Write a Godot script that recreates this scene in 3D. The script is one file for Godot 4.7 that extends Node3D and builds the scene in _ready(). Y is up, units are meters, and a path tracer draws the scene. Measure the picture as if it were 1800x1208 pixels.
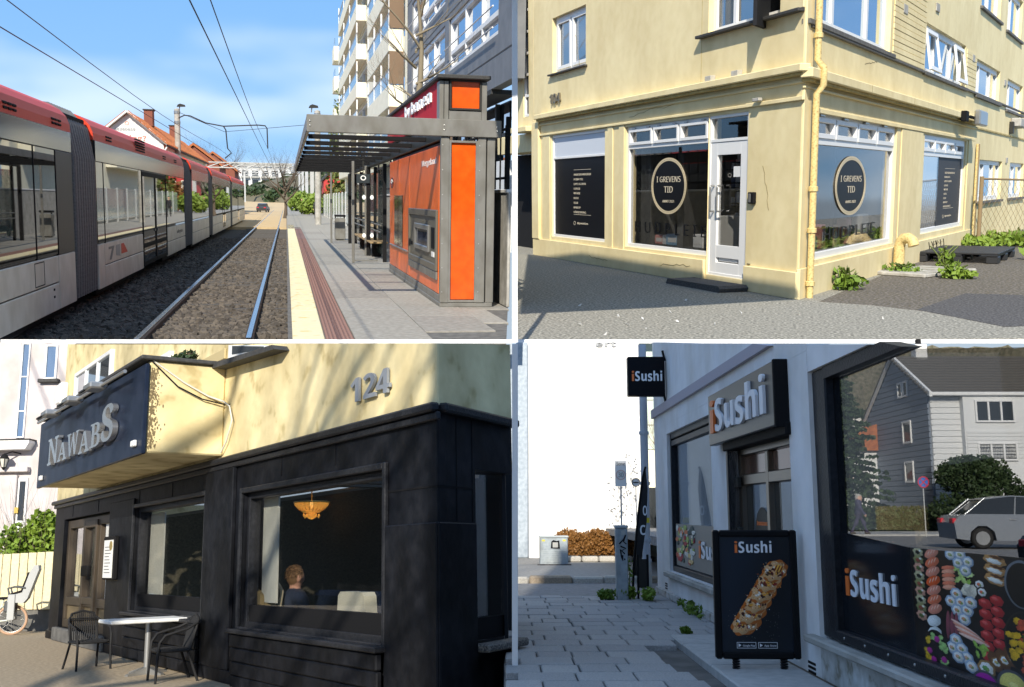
extends Node3D

var M := {}
var PL := Transform3D.IDENTITY
var noise_tex := {}
var rng := RandomNumberGenerator.new()
var fonts := {}

# ---------------------------------------------------------------- materials
func C(r: float, g: float, b: float, a := 1.0) -> Color:
	var c := Color(r, g, b).linear_to_srgb()
	c.a = a
	return c

func noise(freq: float, kind := 0, seed_ := 1, oct := 4) -> FastNoiseLite:
	var n := FastNoiseLite.new()
	n.noise_type = [FastNoiseLite.TYPE_SIMPLEX_SMOOTH, FastNoiseLite.TYPE_CELLULAR, FastNoiseLite.TYPE_PERLIN][kind]
	n.frequency = freq
	n.seed = seed_
	n.fractal_octaves = oct
	return n

func ntex(key: String, freq: float, kind: int, ramp: Array, px := 512) -> NoiseTexture2D:
	if not noise_tex.has(key):
		var t := NoiseTexture2D.new()
		t.width = px
		t.height = px
		t.seamless = true
		t.noise = noise(freq, kind, key.hash() % 1000)
		if ramp.size():
			var g := Gradient.new()
			var offs := PackedFloat32Array()
			var cols := PackedColorArray()
			for i in ramp.size():
				offs.append(ramp[i][0])
				cols.append(ramp[i][1])
			g.offsets = offs
			g.colors = cols
			t.color_ramp = g
		noise_tex[key] = t
	return noise_tex[key]

func mt(key: String, c: Color, rough := 0.8, metal := 0.0, spec := 0.5) -> StandardMaterial3D:
	var m := StandardMaterial3D.new()
	m.resource_name = key
	m.albedo_color = c
	m.roughness = rough
	m.metallic = metal
	m.metallic_specular = spec
	M[key] = m
	return m

# a surface whose base colour wanders between a and b; tile metres per repeat; bump in cm
func surf(key: String, a: Color, b: Color, tile: float, freq: float, rough := 0.85, bump := 0.0, bump_kind := "grain", metal := 0.0, mid = null) -> StandardMaterial3D:
	var m := mt(key, Color.WHITE, rough, metal)
	var r := [[0.2, a], [0.8, b]]
	if mid != null:
		r = [[0.12, mid], [0.34, a], [0.8, b]]
	m.albedo_texture = ntex("c_" + key, freq, 0, r)
	m.uv1_triplanar = true
	m.uv1_scale = Vector3.ONE / tile
	if bump > 0.0:
		m.heightmap_enabled = true
		m.heightmap_texture = ntex("b_" + bump_kind, {"grain": 0.06, "rough": 0.03, "plaster": 0.015, "wave": 0.006}[bump_kind], 1 if bump_kind == "rough" else 0, [])
		m.heightmap_scale = bump
	return m

func glass(key: String, c: Color, alpha: float, rough := 0.0) -> StandardMaterial3D:
	var m := mt(key, Color(c.r, c.g, c.b, alpha), rough)
	m.transparency = BaseMaterial3D.TRANSPARENCY_ALPHA
	return m

# ---------------------------------------------------------------- things and parts
func tag(o: Node3D, label: String, category: String, group := "", kind := "") -> Node3D:
	if label: o.set_meta("label", label)
	if category: o.set_meta("category", category)
	if group: o.set_meta("group", group)
	if kind: o.set_meta("kind", kind)
	return o

func T(called: String, label: String, category: String, xf := Transform3D.IDENTITY, group := "") -> Node3D:
	var o := Node3D.new()
	o.name = called
	add_child(o, true)
	o.transform = PL * xf
	return tag(o, label, category, group)

func at(x: float, y: float, z: float, yaw := 0.0) -> Transform3D:
	return Transform3D(Basis(Vector3.UP, yaw), Vector3(x, y, z))

func mesh(parent: Node, called: String, me: Mesh, mat: String, xf := Transform3D.IDENTITY) -> MeshInstance3D:
	var o := MeshInstance3D.new()
	o.name = called
	o.mesh = me
	o.material_override = M[mat]
	parent.add_child(o, true)
	o.transform = (PL * xf) if parent == self else ((FX * xf) if parent.get_parent() == self else xf)
	return o

func struct(called: String, me: Mesh, mat: String, xf := Transform3D.IDENTITY) -> MeshInstance3D:
	var o := mesh(self, called, me, mat, xf)
	o.set_meta("kind", "structure")
	return o

func stuff(parent: Node, called: String, me: Mesh, mat: String, label := "", category := "", xf := Transform3D.IDENTITY) -> MeshInstance3D:
	var o := mesh(parent, called, me, mat, xf)
	tag(o, label, category, "", "stuff")
	return o

# ---------------------------------------------------------------- shapes
func ST() -> SurfaceTool:
	var st := SurfaceTool.new()
	st.begin(Mesh.PRIMITIVE_TRIANGLES)
	return st

func tri(st: SurfaceTool, a: Vector3, b: Vector3, c: Vector3, out: Vector3, col = null) -> void:
	var n := (b - a).cross(c - a)
	if n.length_squared() < 1e-16: return
	n = n.normalized()
	var flip := n.dot(out) > 0.0
	if not flip: n = -n
	st.set_normal(n)
	if col != null: st.set_color(col)
	st.set_uv(Vector2(a.x, a.y)); st.add_vertex(a)
	if flip:
		st.set_uv(Vector2(c.x, c.y)); st.add_vertex(c)
		st.set_uv(Vector2(b.x, b.y)); st.add_vertex(b)
	else:
		st.set_uv(Vector2(b.x, b.y)); st.add_vertex(b)
		st.set_uv(Vector2(c.x, c.y)); st.add_vertex(c)

func quad(st: SurfaceTool, a: Vector3, b: Vector3, c: Vector3, d: Vector3, out: Vector3, col = null) -> void:
	tri(st, a, b, c, out, col)
	tri(st, a, c, d, out, col)

func box(st: SurfaceTool, a: Vector3, b: Vector3, ch := 0.0, col = null) -> void:
	var lo := Vector3(minf(a.x, b.x), minf(a.y, b.y), minf(a.z, b.z))
	var hi := Vector3(maxf(a.x, b.x), maxf(a.y, b.y), maxf(a.z, b.z))
	var c := (lo + hi) / 2
	var h := (hi - lo) / 2
	ch = minf(ch, minf(h.x, minf(h.y, h.z)) * 0.45)
	var V := func(ax: int, s: Vector3) -> Vector3:
		var k := Vector3(h.x - ch, h.y - ch, h.z - ch)
		k[ax] = h[ax]
		return c + k * s
	for ax in 3:
		var i := (ax + 1) % 3
		var j := (ax + 2) % 3
		for s in [-1.0, 1.0]:
			var q := []
			for e in [[-1, -1], [1, -1], [1, 1], [-1, 1]]:
				var sg := Vector3.ZERO
				sg[ax] = s; sg[i] = e[0]; sg[j] = e[1]
				q.append(V.call(ax, sg))
			var o := Vector3.ZERO
			o[ax] = s
			quad(st, q[0], q[1], q[2], q[3], o, col)
			if ch > 0.0:
				for t in [-1.0, 1.0]:
					var p := []
					for e in [-1.0, 1.0]:
						var sg := Vector3.ZERO
						sg[ax] = s; sg[i] = t; sg[j] = e
						p.append([V.call(ax, sg), V.call(i, sg)])
					var o2 := Vector3.ZERO
					o2[ax] = s; o2[i] = t
					quad(st, p[0][0], p[1][0], p[1][1], p[0][1], o2, col)
	if ch > 0.0:
		for k in 8:
			var sg := Vector3(1 if k & 1 else -1, 1 if k & 2 else -1, 1 if k & 4 else -1)
			tri(st, V.call(0, sg), V.call(1, sg), V.call(2, sg), sg, col)

func bm(a: Vector3, b: Vector3, ch := 0.0) -> ArrayMesh:
	var st := ST()
	box(st, a, b, ch)
	return st.commit()

# a box part between two corners given as six numbers
func B(parent: Node, called: String, mat: String, x0: float, y0: float, z0: float, x1: float, y1: float, z1: float, ch := 0.006) -> MeshInstance3D:
	return mesh(parent, called, bm(Vector3(x0, y0, z0), Vector3(x1, y1, z1), ch), mat)

func tube(st: SurfaceTool, pts: Array, rad, n := 6, col = null) -> void:
	var rings := []
	var up := Vector3.UP
	var last := Vector3.ZERO
	for i in pts.size():
		var p: Vector3 = pts[i]
		var d: Vector3 = (pts[mini(i + 1, pts.size() - 1)] - pts[maxi(i - 1, 0)]).normalized()
		if i == 0:
			up = Vector3.UP if absf(d.y) < 0.9 else Vector3.RIGHT
		var s := d.cross(up).normalized()
		up = s.cross(d).normalized()
		var r: float = rad[i] if rad is Array else rad
		var ring := []
		for k in n:
			var a := TAU * k / n
			var o := s * cos(a) + up * sin(a)
			ring.append([p + o * r, o])
		rings.append(ring)
		last = d
	for i in rings.size() - 1:
		for k in n:
			var a = rings[i][k]
			var b = rings[i][(k + 1) % n]
			var c = rings[i + 1][(k + 1) % n]
			var d = rings[i + 1][k]
			smooth(st, [a, b, c], col)
			smooth(st, [a, c, d], col)
	var d0: Vector3 = (pts[0] - pts[1]).normalized()
	var d1: Vector3 = (pts[-1] - pts[-2]).normalized()
	for k in range(1, n - 1):
		tri(st, rings[0][0][0], rings[0][k][0], rings[0][k + 1][0], d0, col)
		tri(st, rings[-1][0][0], rings[-1][k][0], rings[-1][k + 1][0], d1, col)

func smooth(st: SurfaceTool, v: Array, col = null) -> void:
	var n: Vector3 = (v[1][0] - v[0][0]).cross(v[2][0] - v[0][0])
	var o: Vector3 = v[0][1] + v[1][1] + v[2][1]
	var order := [0, 2, 1] if n.dot(o) > 0.0 else [0, 1, 2]
	for k in order:
		if col != null: st.set_color(col)
		st.set_normal(v[k][1])
		st.set_uv(Vector2(v[k][0].x, v[k][0].y))
		st.add_vertex(v[k][0])

func tm(pts: Array, rad, n := 6) -> ArrayMesh:
	var st := ST()
	tube(st, pts, rad, n)
	return st.commit()

# a tube part through points given as flat numbers
func R(parent: Node, called: String, mat: String, pts: Array, rad, n := 6) -> MeshInstance3D:
	return mesh(parent, called, tm(pts, rad, n), mat)

func lathe(st: SurfaceTool, prof: Array, n := 16, c := Vector3.ZERO, col = null) -> void:
	for i in prof.size() - 1:
		var p: Vector2 = prof[i]
		var q: Vector2 = prof[i + 1]
		var t := (q - p).normalized()
		var nr := Vector2(t.y, -t.x)
		for k in n:
			var a := TAU * k / n
			var b := TAU * (k + 1) / n
			var va := Vector3(cos(a), 0, sin(a))
			var vb := Vector3(cos(b), 0, sin(b))
			var na := va * nr.x + Vector3.UP * nr.y
			var nb := vb * nr.x + Vector3.UP * nr.y
			var A := [c + va * p.x + Vector3.UP * p.y, na]
			var Bq := [c + vb * p.x + Vector3.UP * p.y, nb]
			var Cq := [c + vb * q.x + Vector3.UP * q.y, nb]
			var Dq := [c + va * q.x + Vector3.UP * q.y, na]
			smooth(st, [A, Bq, Cq], col)
			smooth(st, [A, Cq, Dq], col)

func lm(prof: Array, n := 16) -> ArrayMesh:
	var st := ST()
	lathe(st, prof, n)
	return st.commit()

# extrude an outline (x, y) from z0 to z1
func ext(st: SurfaceTool, poly: PackedVector2Array, z0: float, z1: float, col = null) -> void:
	var idx := Geometry2D.triangulate_polygon(poly)
	for i in range(0, idx.size(), 3):
		var p := [poly[idx[i]], poly[idx[i + 1]], poly[idx[i + 2]]]
		tri(st, Vector3(p[0].x, p[0].y, z1), Vector3(p[1].x, p[1].y, z1), Vector3(p[2].x, p[2].y, z1), Vector3(0, 0, z1 - z0), col)
		tri(st, Vector3(p[0].x, p[0].y, z0), Vector3(p[1].x, p[1].y, z0), Vector3(p[2].x, p[2].y, z0), Vector3(0, 0, z0 - z1), col)
	var cw := Geometry2D.is_polygon_clockwise(poly)
	for i in poly.size():
		var a := poly[i]
		var b := poly[(i + 1) % poly.size()]
		var t := b - a
		var o := Vector3(t.y, -t.x, 0) * (-1.0 if cw else 1.0)
		quad(st, Vector3(a.x, a.y, z0), Vector3(b.x, b.y, z0), Vector3(b.x, b.y, z1), Vector3(a.x, a.y, z1), o, col)

func em(poly: Array, z0: float, z1: float) -> ArrayMesh:
	var st := ST()
	ext(st, PackedVector2Array(poly), z0, z1)
	return st.commit()

func flat(poly: Array, y0: float, y1: float) -> ArrayMesh:  # a slab with its outline in plan (x, z), from y0 up to y1
	var st := ST()
	var pp := PackedVector2Array(poly)
	var idx := Geometry2D.triangulate_polygon(pp)
	for i in range(0, idx.size(), 3):
		var p := [pp[idx[i]], pp[idx[i + 1]], pp[idx[i + 2]]]
		for y in [y0, y1]:
			tri(st, Vector3(p[0].x, y, p[0].y), Vector3(p[1].x, y, p[1].y), Vector3(p[2].x, y, p[2].y), Vector3(0, 1 if y == y1 else -1, 0))
	var cw := Geometry2D.is_polygon_clockwise(pp)
	for i in pp.size():
		var a := pp[i]
		var b := pp[(i + 1) % pp.size()]
		var t := b - a
		var o := Vector3(t.y, 0, -t.x) * (-1.0 if cw else 1.0)
		quad(st, Vector3(a.x, y0, a.y), Vector3(b.x, y0, b.y), Vector3(b.x, y1, b.y), Vector3(a.x, y1, a.y), o)
	return st.commit()

# a wall in the plane z = 0 (thickness behind it) with rectangular openings [u0, v0, u1, v1]
func wm(u0: float, v0: float, u1: float, v1: float, thick: float, holes: Array) -> ArrayMesh:
	var us := [u0, u1]
	var vs := [v0, v1]
	for h in holes:
		us.append_array([clampf(h[0], u0, u1), clampf(h[2], u0, u1)])
		vs.append_array([clampf(h[1], v0, v1), clampf(h[3], v0, v1)])
	us.sort()
	vs.sort()
	var solid := func(i: int, j: int) -> bool:
		if i < 0 or j < 0 or i >= us.size() - 1 or j >= vs.size() - 1: return false
		var x: float = (us[i] + us[i + 1]) / 2
		var y: float = (vs[j] + vs[j + 1]) / 2
		for h in holes:
			if x > h[0] and x < h[2] and y > h[1] and y < h[3]: return false
		return true
	var st := ST()
	for i in us.size() - 1:
		for j in vs.size() - 1:
			if us[i + 1] - us[i] < 1e-5 or vs[j + 1] - vs[j] < 1e-5 or not solid.call(i, j): continue
			var a: float = us[i]
			var b: float = us[i + 1]
			var c: float = vs[j]
			var d: float = vs[j + 1]
			quad(st, Vector3(a, c, 0), Vector3(b, c, 0), Vector3(b, d, 0), Vector3(a, d, 0), Vector3(0, 0, 1))
			quad(st, Vector3(a, c, -thick), Vector3(b, c, -thick), Vector3(b, d, -thick), Vector3(a, d, -thick), Vector3(0, 0, -1))
			var ii := i - 1
			while ii >= 0 and us[ii + 1] - us[ii] < 1e-5: ii -= 1
			if not solid.call(ii, j): quad(st, Vector3(a, c, 0), Vector3(a, d, 0), Vector3(a, d, -thick), Vector3(a, c, -thick), Vector3(-1, 0, 0))
			ii = i + 1
			while ii < us.size() - 1 and us[ii + 1] - us[ii] < 1e-5: ii += 1
			if not solid.call(ii, j): quad(st, Vector3(b, c, 0), Vector3(b, d, 0), Vector3(b, d, -thick), Vector3(b, c, -thick), Vector3(1, 0, 0))
			var jj := j - 1
			while jj >= 0 and vs[jj + 1] - vs[jj] < 1e-5: jj -= 1
			if not solid.call(i, jj): quad(st, Vector3(a, c, 0), Vector3(b, c, 0), Vector3(b, c, -thick), Vector3(a, c, -thick), Vector3(0, -1, 0))
			jj = j + 1
			while jj < vs.size() - 1 and vs[jj + 1] - vs[jj] < 1e-5: jj += 1
			if not solid.call(i, jj): quad(st, Vector3(a, d, 0), Vector3(b, d, 0), Vector3(b, d, -thick), Vector3(a, d, -thick), Vector3(0, 1, 0))
	return st.commit()

# a rectangular frame of bars: outer u0 v0 u1 v1, bar width w, z from z0 to z1, extra uprights and rails
func frm(u0: float, v0: float, u1: float, v1: float, w: float, z0: float, z1: float, ups := [], rails := [], ch := 0.004) -> ArrayMesh:
	var st := ST()
	box(st, Vector3(u0, v0, z0), Vector3(u0 + w, v1, z1), ch)
	box(st, Vector3(u1 - w, v0, z0), Vector3(u1, v1, z1), ch)
	box(st, Vector3(u0 + w, v0, z0), Vector3(u1 - w, v0 + w, z1), ch)
	box(st, Vector3(u0 + w, v1 - w, z0), Vector3(u1 - w, v1, z1), ch)
	for u in ups: box(st, Vector3(u - w / 2, v0 + w, z0 + 0.002), Vector3(u + w / 2, v1 - w, z1 - 0.002), ch)
	for v in rails: box(st, Vector3(u0 + w, v - w / 2, z0 + 0.003), Vector3(u1 - w, v + w / 2, z1 - 0.003), ch)
	return st.commit()

func ell(cx: float, cy: float, rx: float, ry: float, n := 24) -> Array:
	var p := []
	for k in n: p.append(Vector2(cx + rx * cos(TAU * k / n), cy + ry * sin(TAU * k / n)))
	return p

func ringm(cx: float, cy: float, rx: float, ry: float, w: float, z0: float, z1: float, n := 40) -> ArrayMesh:
	var st := ST()
	for k in n:
		var q := []
		for e in [[k, 0.0], [k + 1, 0.0], [k + 1, w], [k, w]]:
			var a: float = TAU * e[0] / n
			q.append(Vector2(cx + (rx - e[1]) * cos(a), cy + (ry - e[1]) * sin(a)))
		ext(st, PackedVector2Array(q), z0, z1)
	return st.commit()

func txt(parent: Node, called: String, s: String, mat: String, p: Vector3, cap: float, wide := 0.0, depth := 0.01, face := "Droid Sans", bold := false, basis := Basis.IDENTITY) -> MeshInstance3D:
	var key := face + str(bold)
	if not fonts.has(key):
		var f := SystemFont.new()
		f.font_names = PackedStringArray([face])
		f.font_weight = 700 if bold else 400
		fonts[key] = f
	var t := TextMesh.new()
	t.font = fonts[key]
	t.text = s
	t.font_size = 64
	t.pixel_size = cap / 46.0
	t.depth = depth
	t.curve_step = 2.0
	var bx := t.get_aabb()
	var o := mesh(parent, called, t, mat)
	var sx := 1.0 if wide <= 0.0 or bx.size.x < 1e-6 else wide / bx.size.x
	o.transform = (FX if parent.get_parent() == self else Transform3D.IDENTITY) * Transform3D(basis * Basis.from_scale(Vector3(sx, 1, 1)), p) * Transform3D(Basis.IDENTITY, -bx.get_center())
	return o

# ---------------------------------------------------------------- plants
func leaf(st: SurfaceTool, p: Vector3, size: float, col: Color, droop := 0.0) -> void:
	var d := Vector3(rng.randf_range(-1, 1), rng.randf_range(-1, 1) - droop, rng.randf_range(-1, 1)).normalized()
	var s := d.cross(Vector3(rng.randf_range(-1, 1), rng.randf_range(-1, 1), rng.randf_range(-1, 1))).normalized() * size * 0.32
	var n := d.cross(s).normalized()
	var a := p - d * size * 0.5
	var b := p + d * size * 0.5
	var m := p + n * size * 0.1
	for e in [[a, m + s, b], [a, m - s, b]]:
		tri(st, e[0], e[1], e[2], n, col)

# leaves spread through a list of ellipsoids [centre, radii]
func crown(blobs: Array, count: int, size: float, a: Color, b: Color, droop := 0.0) -> ArrayMesh:
	var st := ST()
	for e in blobs:
		var tone := rng.randf()
		for k in count:
			var v := Vector3(rng.randfn(), rng.randfn(), rng.randfn()).normalized() * pow(rng.randf(), 0.45)
			var c := a.lerp(b, clampf(tone * 0.6 + rng.randf() * 0.4, 0, 1))
			leaf(st, e[0] + v * e[1], size * rng.randf_range(0.6, 1.3), c, droop)
	return st.commit()

func branch(st: SurfaceTool, p: Vector3, d: Vector3, length: float, r: float, level: int, spread: float, tips = null) -> void:
	var pts := [p]
	var rad := [r]
	var q := p
	var dd := d
	for k in 4:
		dd = (dd + Vector3(rng.randf_range(-1, 1), rng.randf_range(-0.5, 0.9), rng.randf_range(-1, 1)) * 0.16).normalized()
		q += dd * length / 4
		pts.append(q)
		rad.append(r * (1.0 - 0.17 * (k + 1)))
	tube(st, pts, rad, 5 if level > 2 else 3)
	if tips != null: tips.append(q)
	if level <= 0: return
	var kids := 3 if level > 1 else 4
	for k in kids + 1:
		var i := 4 if k == 0 else rng.randi_range(1, 4)
		var nd := (dd + Vector3(rng.randf_range(-1, 1), rng.randf_range(-0.3, 1), rng.randf_range(-1, 1)) * spread).normalized()
		branch(st, pts[i], nd, length * rng.randf_range(0.55, 0.8), rad[i] * 0.62, level - 1, spread, tips)

# ---------------------------------------------------------------- people: capsules joined by a smooth minimum, meshed as surface nets
# bones: [a, ra, b, rb, colour]
func body(bones: Array, cell: float, k := 0.04, blend_col := false) -> ArrayMesh:
	var lo := Vector3(1e9, 1e9, 1e9)
	var hi := -lo
	for b in bones:
		var r: float = maxf(b[1], b[3]) + cell * 2 + k
		for p in [b[0], b[2]]:
			lo = lo.min(p - Vector3.ONE * r)
			hi = hi.max(p + Vector3.ONE * r)
	var n := Vector3i(((hi - lo) / cell).ceil()) + Vector3i.ONE
	var val := PackedFloat32Array()
	val.resize(n.x * n.y * n.z)
	val.fill(1e3)
	var idx := func(x: int, y: int, z: int) -> int: return (z * n.y + y) * n.x + x
	for b in bones:
		var r: float = maxf(b[1], b[3]) + cell * 2 + k
		var a: Vector3 = b[0]
		var ab: Vector3 = b[2] - a
		var l2 := maxf(ab.length_squared(), 1e-9)
		var mn: Vector3 = ((a.min(b[2]) - Vector3.ONE * r - lo) / cell).floor()
		var mx: Vector3 = ((a.max(b[2]) + Vector3.ONE * r - lo) / cell).ceil()
		for z in range(maxi(0, int(mn.z)), mini(n.z, int(mx.z) + 1)):
			for y in range(maxi(0, int(mn.y)), mini(n.y, int(mx.y) + 1)):
				for x in range(maxi(0, int(mn.x)), mini(n.x, int(mx.x) + 1)):
					var p := lo + Vector3(x, y, z) * cell
					var t := clampf((p - a).dot(ab) / l2, 0, 1)
					var d := (p - a - ab * t).length() - lerpf(b[1], b[3], t)
					var i: int = (z * n.y + y) * n.x + x
					var o := val[i]
					if o > 100.0:
						val[i] = d
					else:
						var h := maxf(k - absf(d - o), 0.0) / k
						val[i] = minf(d, o) - h * h * k * 0.25
	var vid := {}
	var pos := PackedVector3Array()
	var cols := PackedColorArray()
	for z in n.z - 1:
		for y in n.y - 1:
			for x in n.x - 1:
				var i0: int = (z * n.y + y) * n.x + x
				var neg := 0
				var v := []
				for c in 8:
					var w := val[i0 + (c & 1) + ((c >> 1) & 1) * n.x + ((c >> 2) & 1) * n.x * n.y]
					v.append(w)
					if w < 0.0: neg += 1
				if neg == 0 or neg == 8: continue
				var sum := Vector3.ZERO
				var cnt := 0
				for e in [[0, 1], [2, 3], [4, 5], [6, 7], [0, 2], [1, 3], [4, 6], [5, 7], [0, 4], [1, 5], [2, 6], [3, 7]]:
					var p: float = v[e[0]]
					var q: float = v[e[1]]
					if (p < 0.0) != (q < 0.0):
						var t := p / (p - q)
						var A := Vector3(e[0] & 1, (e[0] >> 1) & 1, (e[0] >> 2) & 1)
						var Bv := Vector3(e[1] & 1, (e[1] >> 1) & 1, (e[1] >> 2) & 1)
						sum += A.lerp(Bv, t)
						cnt += 1
				var pt := lo + (Vector3(x, y, z) + sum / cnt) * cell
				vid[i0] = pos.size()
				pos.append(pt)
				var best := 1e9
				var col := Color.WHITE
				for b in bones:
					var ab: Vector3 = b[2] - b[0]
					var t := clampf((pt - b[0]).dot(ab) / maxf(ab.length_squared(), 1e-9), 0, 1)
					var d: float = (pt - b[0] - ab * t).length() - lerpf(b[1], b[3], t)
					if d < best:
						best = d
						col = b[4]
				cols.append(col)
	var index := PackedInt32Array()
	var sx := 1
	var sy := n.x
	var sz := n.x * n.y
	for z in range(1, n.z - 1):
		for y in range(1, n.y - 1):
			for x in range(1, n.x - 1):
				var i0: int = (z * n.y + y) * n.x + x
				for ax in 3:
					var s: int = [sx, sy, sz][ax]
					var a := val[i0]
					var b := val[i0 + s]
					if (a < 0.0) == (b < 0.0): continue
					var u: int = [sy, sz, sx][ax]
					var w: int = [sz, sx, sy][ax]
					var q := [i0 - u - w, i0 - w, i0, i0 - u]
					if not (vid.has(q[0]) and vid.has(q[1]) and vid.has(q[2]) and vid.has(q[3])): continue
					var f := [vid[q[0]], vid[q[1]], vid[q[2]], vid[q[3]]]
					if a < 0.0: index.append_array(PackedInt32Array([f[0], f[2], f[1], f[0], f[3], f[2]]))
					else: index.append_array(PackedInt32Array([f[0], f[1], f[2], f[0], f[2], f[3]]))
	var nr := PackedVector3Array()
	nr.resize(pos.size())
	for i in range(0, index.size(), 3):
		var fn := (pos[index[i + 2]] - pos[index[i]]).cross(pos[index[i + 1]] - pos[index[i]])
		for j in 3: nr[index[i + j]] += fn
	for i in nr.size(): nr[i] = nr[i].normalized()
	var arr := []
	arr.resize(Mesh.ARRAY_MAX)
	arr[Mesh.ARRAY_VERTEX] = pos
	arr[Mesh.ARRAY_NORMAL] = nr
	arr[Mesh.ARRAY_COLOR] = cols
	arr[Mesh.ARRAY_INDEX] = index
	var me := ArrayMesh.new()
	me.add_surface_from_arrays(Mesh.PRIMITIVE_TRIANGLES, arr)
	return me

# a person of height h standing at the origin, facing +z; hair, skin, top, trousers, shoes; stride in metres
func person_mesh(h: float, hair: Color, skin: Color, top: Color, legs: Color, shoes: Color, stride: float, cell: float) -> ArrayMesh:
	var u := h / 1.75
	var V := func(x: float, y: float, z: float) -> Vector3: return Vector3(x, y, z) * u
	var bn := []
	var add := func(a: Vector3, ra: float, b: Vector3, rb: float, c: Color) -> void: bn.append([a * u, ra * u, b * u, rb * u, c])
	for s in [-1.0, 1.0]:
		var f: float = s * stride * 0.5
		add.call(Vector3(0.09 * s, 0.9, 0), 0.092, Vector3(0.1 * s, 0.49, f * 0.55 + 0.03), 0.06, legs)
		add.call(Vector3(0.1 * s, 0.49, f * 0.55 + 0.03), 0.058, Vector3(0.1 * s, 0.09, f - (0.05 if f < 0 else 0.0)), 0.042, legs)
		add.call(Vector3(0.1 * s, 0.045, f - 0.05), 0.042, Vector3(0.115 * s, 0.035, f + 0.14), 0.035, shoes)
		add.call(Vector3(0.18 * s, 1.4, 0), 0.056, Vector3(0.235 * s, 1.13, -f * 0.35), 0.043, top)
		add.call(Vector3(0.235 * s, 1.13, -f * 0.35), 0.042, Vector3(0.235 * s, 0.89, -f * 0.7 + 0.06), 0.032, top)
		add.call(Vector3(0.235 * s, 0.86, -f * 0.7 + 0.07), 0.028, Vector3(0.23 * s, 0.76, -f * 0.7 + 0.1), 0.024, skin)
		add.call(Vector3(0.065 * s, 0.95, 0), 0.105, Vector3(0.08 * s, 1.35, 0), 0.105, top)
	add.call(Vector3(-0.12, 1.4, -0.01), 0.075, Vector3(0.12, 1.4, -0.01), 0.075, top)
	add.call(Vector3(0, 1.44, 0), 0.058, Vector3(0, 1.56, 0.02), 0.052, skin)
	add.call(Vector3(0, 1.6, 0.025), 0.078, Vector3(0, 1.66, 0.01), 0.09, skin)
	add.call(Vector3(0, 1.655, 0.1), 0.012, Vector3(0, 1.62, 0.115), 0.016, skin)
	add.call(Vector3(0, 1.68, -0.015), 0.094, Vector3(0, 1.71, 0.0), 0.085, hair)
	return body(bn, cell, 0.045)
# ================================================================= shared
var FX := Transform3D.IDENTITY

func wall_basis(az: float) -> Basis:  # x along the wall, y up, z out of it
	var u := Vector3(sin(az), 0, -cos(az))
	return Basis(u, Vector3.UP, u.cross(Vector3.UP))

func flat_slope(poly: Array, y0: float, y1: float, z0: float, z1: float) -> ArrayMesh:
	var st := ST()
	var p := []
	for v in poly: p.append(Vector3(v.x, lerpf(y0, y1, (v.y - z0) / (z1 - z0)), v.y))
	quad(st, p[0], p[1], p[2], p[3], Vector3.UP)
	return st.commit()

func place1() -> void: PL = Transform3D(Basis(Vector3(0.976811, -0.018405, -0.213309), Vector3(0.017957, 0.999831, -0.004039), Vector3(0.213347, 0.000115, 0.976976)), Vector3(-0.043096, 0.000407, 0.009694))
func place2() -> void: PL = Transform3D(Basis(Vector3(0.999949, 0.010117, 0.000120), Vector3(-0.010118, 0.999879, 0.011842), Vector3(0.000000, -0.011843, 0.999930)), Vector3(0.028329, -0.399660, -0.033158))
func place3() -> void: PL = Transform3D(Basis(Vector3(0.999791, 0.019216, -0.006933), Vector3(-0.020428, 0.940458, -0.339296), Vector3(0.000000, 0.339367, 0.940654)), Vector3(0.018385, 1.553588, 0.305366))
func place4() -> void: PL = Transform3D(Basis(Vector3(0.999970, -0.001092, -0.007701), Vector3(-0.001254, 0.954522, -0.298139), Vector3(0.007676, 0.298139, 0.954492)), Vector3(0.001003, 1.636383, 0.238511))

func sky_panorama() -> ImageTexture:
	var w := 1024
	var h := 512
	var img := Image.create(w, h, false, Image.FORMAT_RGBF)
	var n1 := noise(1.1, 0, 3, 5)
	var n2 := noise(0.5, 0, 8, 3)
	for y in h:
		var el := PI * (0.5 - (y + 0.5) / h)
		for x in w:
			var az := TAU * ((x + 0.5) / w - 0.5)
			var d := Vector3(cos(el) * sin(az), sin(el), -cos(el) * cos(az))
			var up := clampf(d.y, 0.0, 1.0)
			var c := Color(0.26, 0.45, 0.66).lerp(Color(0.088, 0.255, 0.575), clampf(pow(up * 2.6, 0.7), 0.0, 1.0))
			if d.y > -0.05:
				# thin drawn-out cirrus: noise on a flat sheet far above, stretched one way
				var s := 1.0 / (maxf(d.y, 0.0) + 0.14)
				var p := Vector3(d.x * s * 0.9 + d.z * s * 0.35, d.z * s * 0.55, 0.0)
				var f := n1.get_noise_3d(p.x * 0.9, p.y * 2.1, 1.0) * 0.6 + n2.get_noise_3d(p.x, p.y * 1.5, 5.0) * 0.7 + 0.09
				c = c.lerp(Color(0.60, 0.68, 0.76), clampf(f * 1.25, 0.0, 0.62))
			else:
				c = c.lerp(Color(0.3, 0.36, 0.42), clampf((-0.05 - d.y) * 6.0, 0.0, 1.0))
			img.set_pixel(x, y, c)
	return ImageTexture.create_from_image(img)

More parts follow.
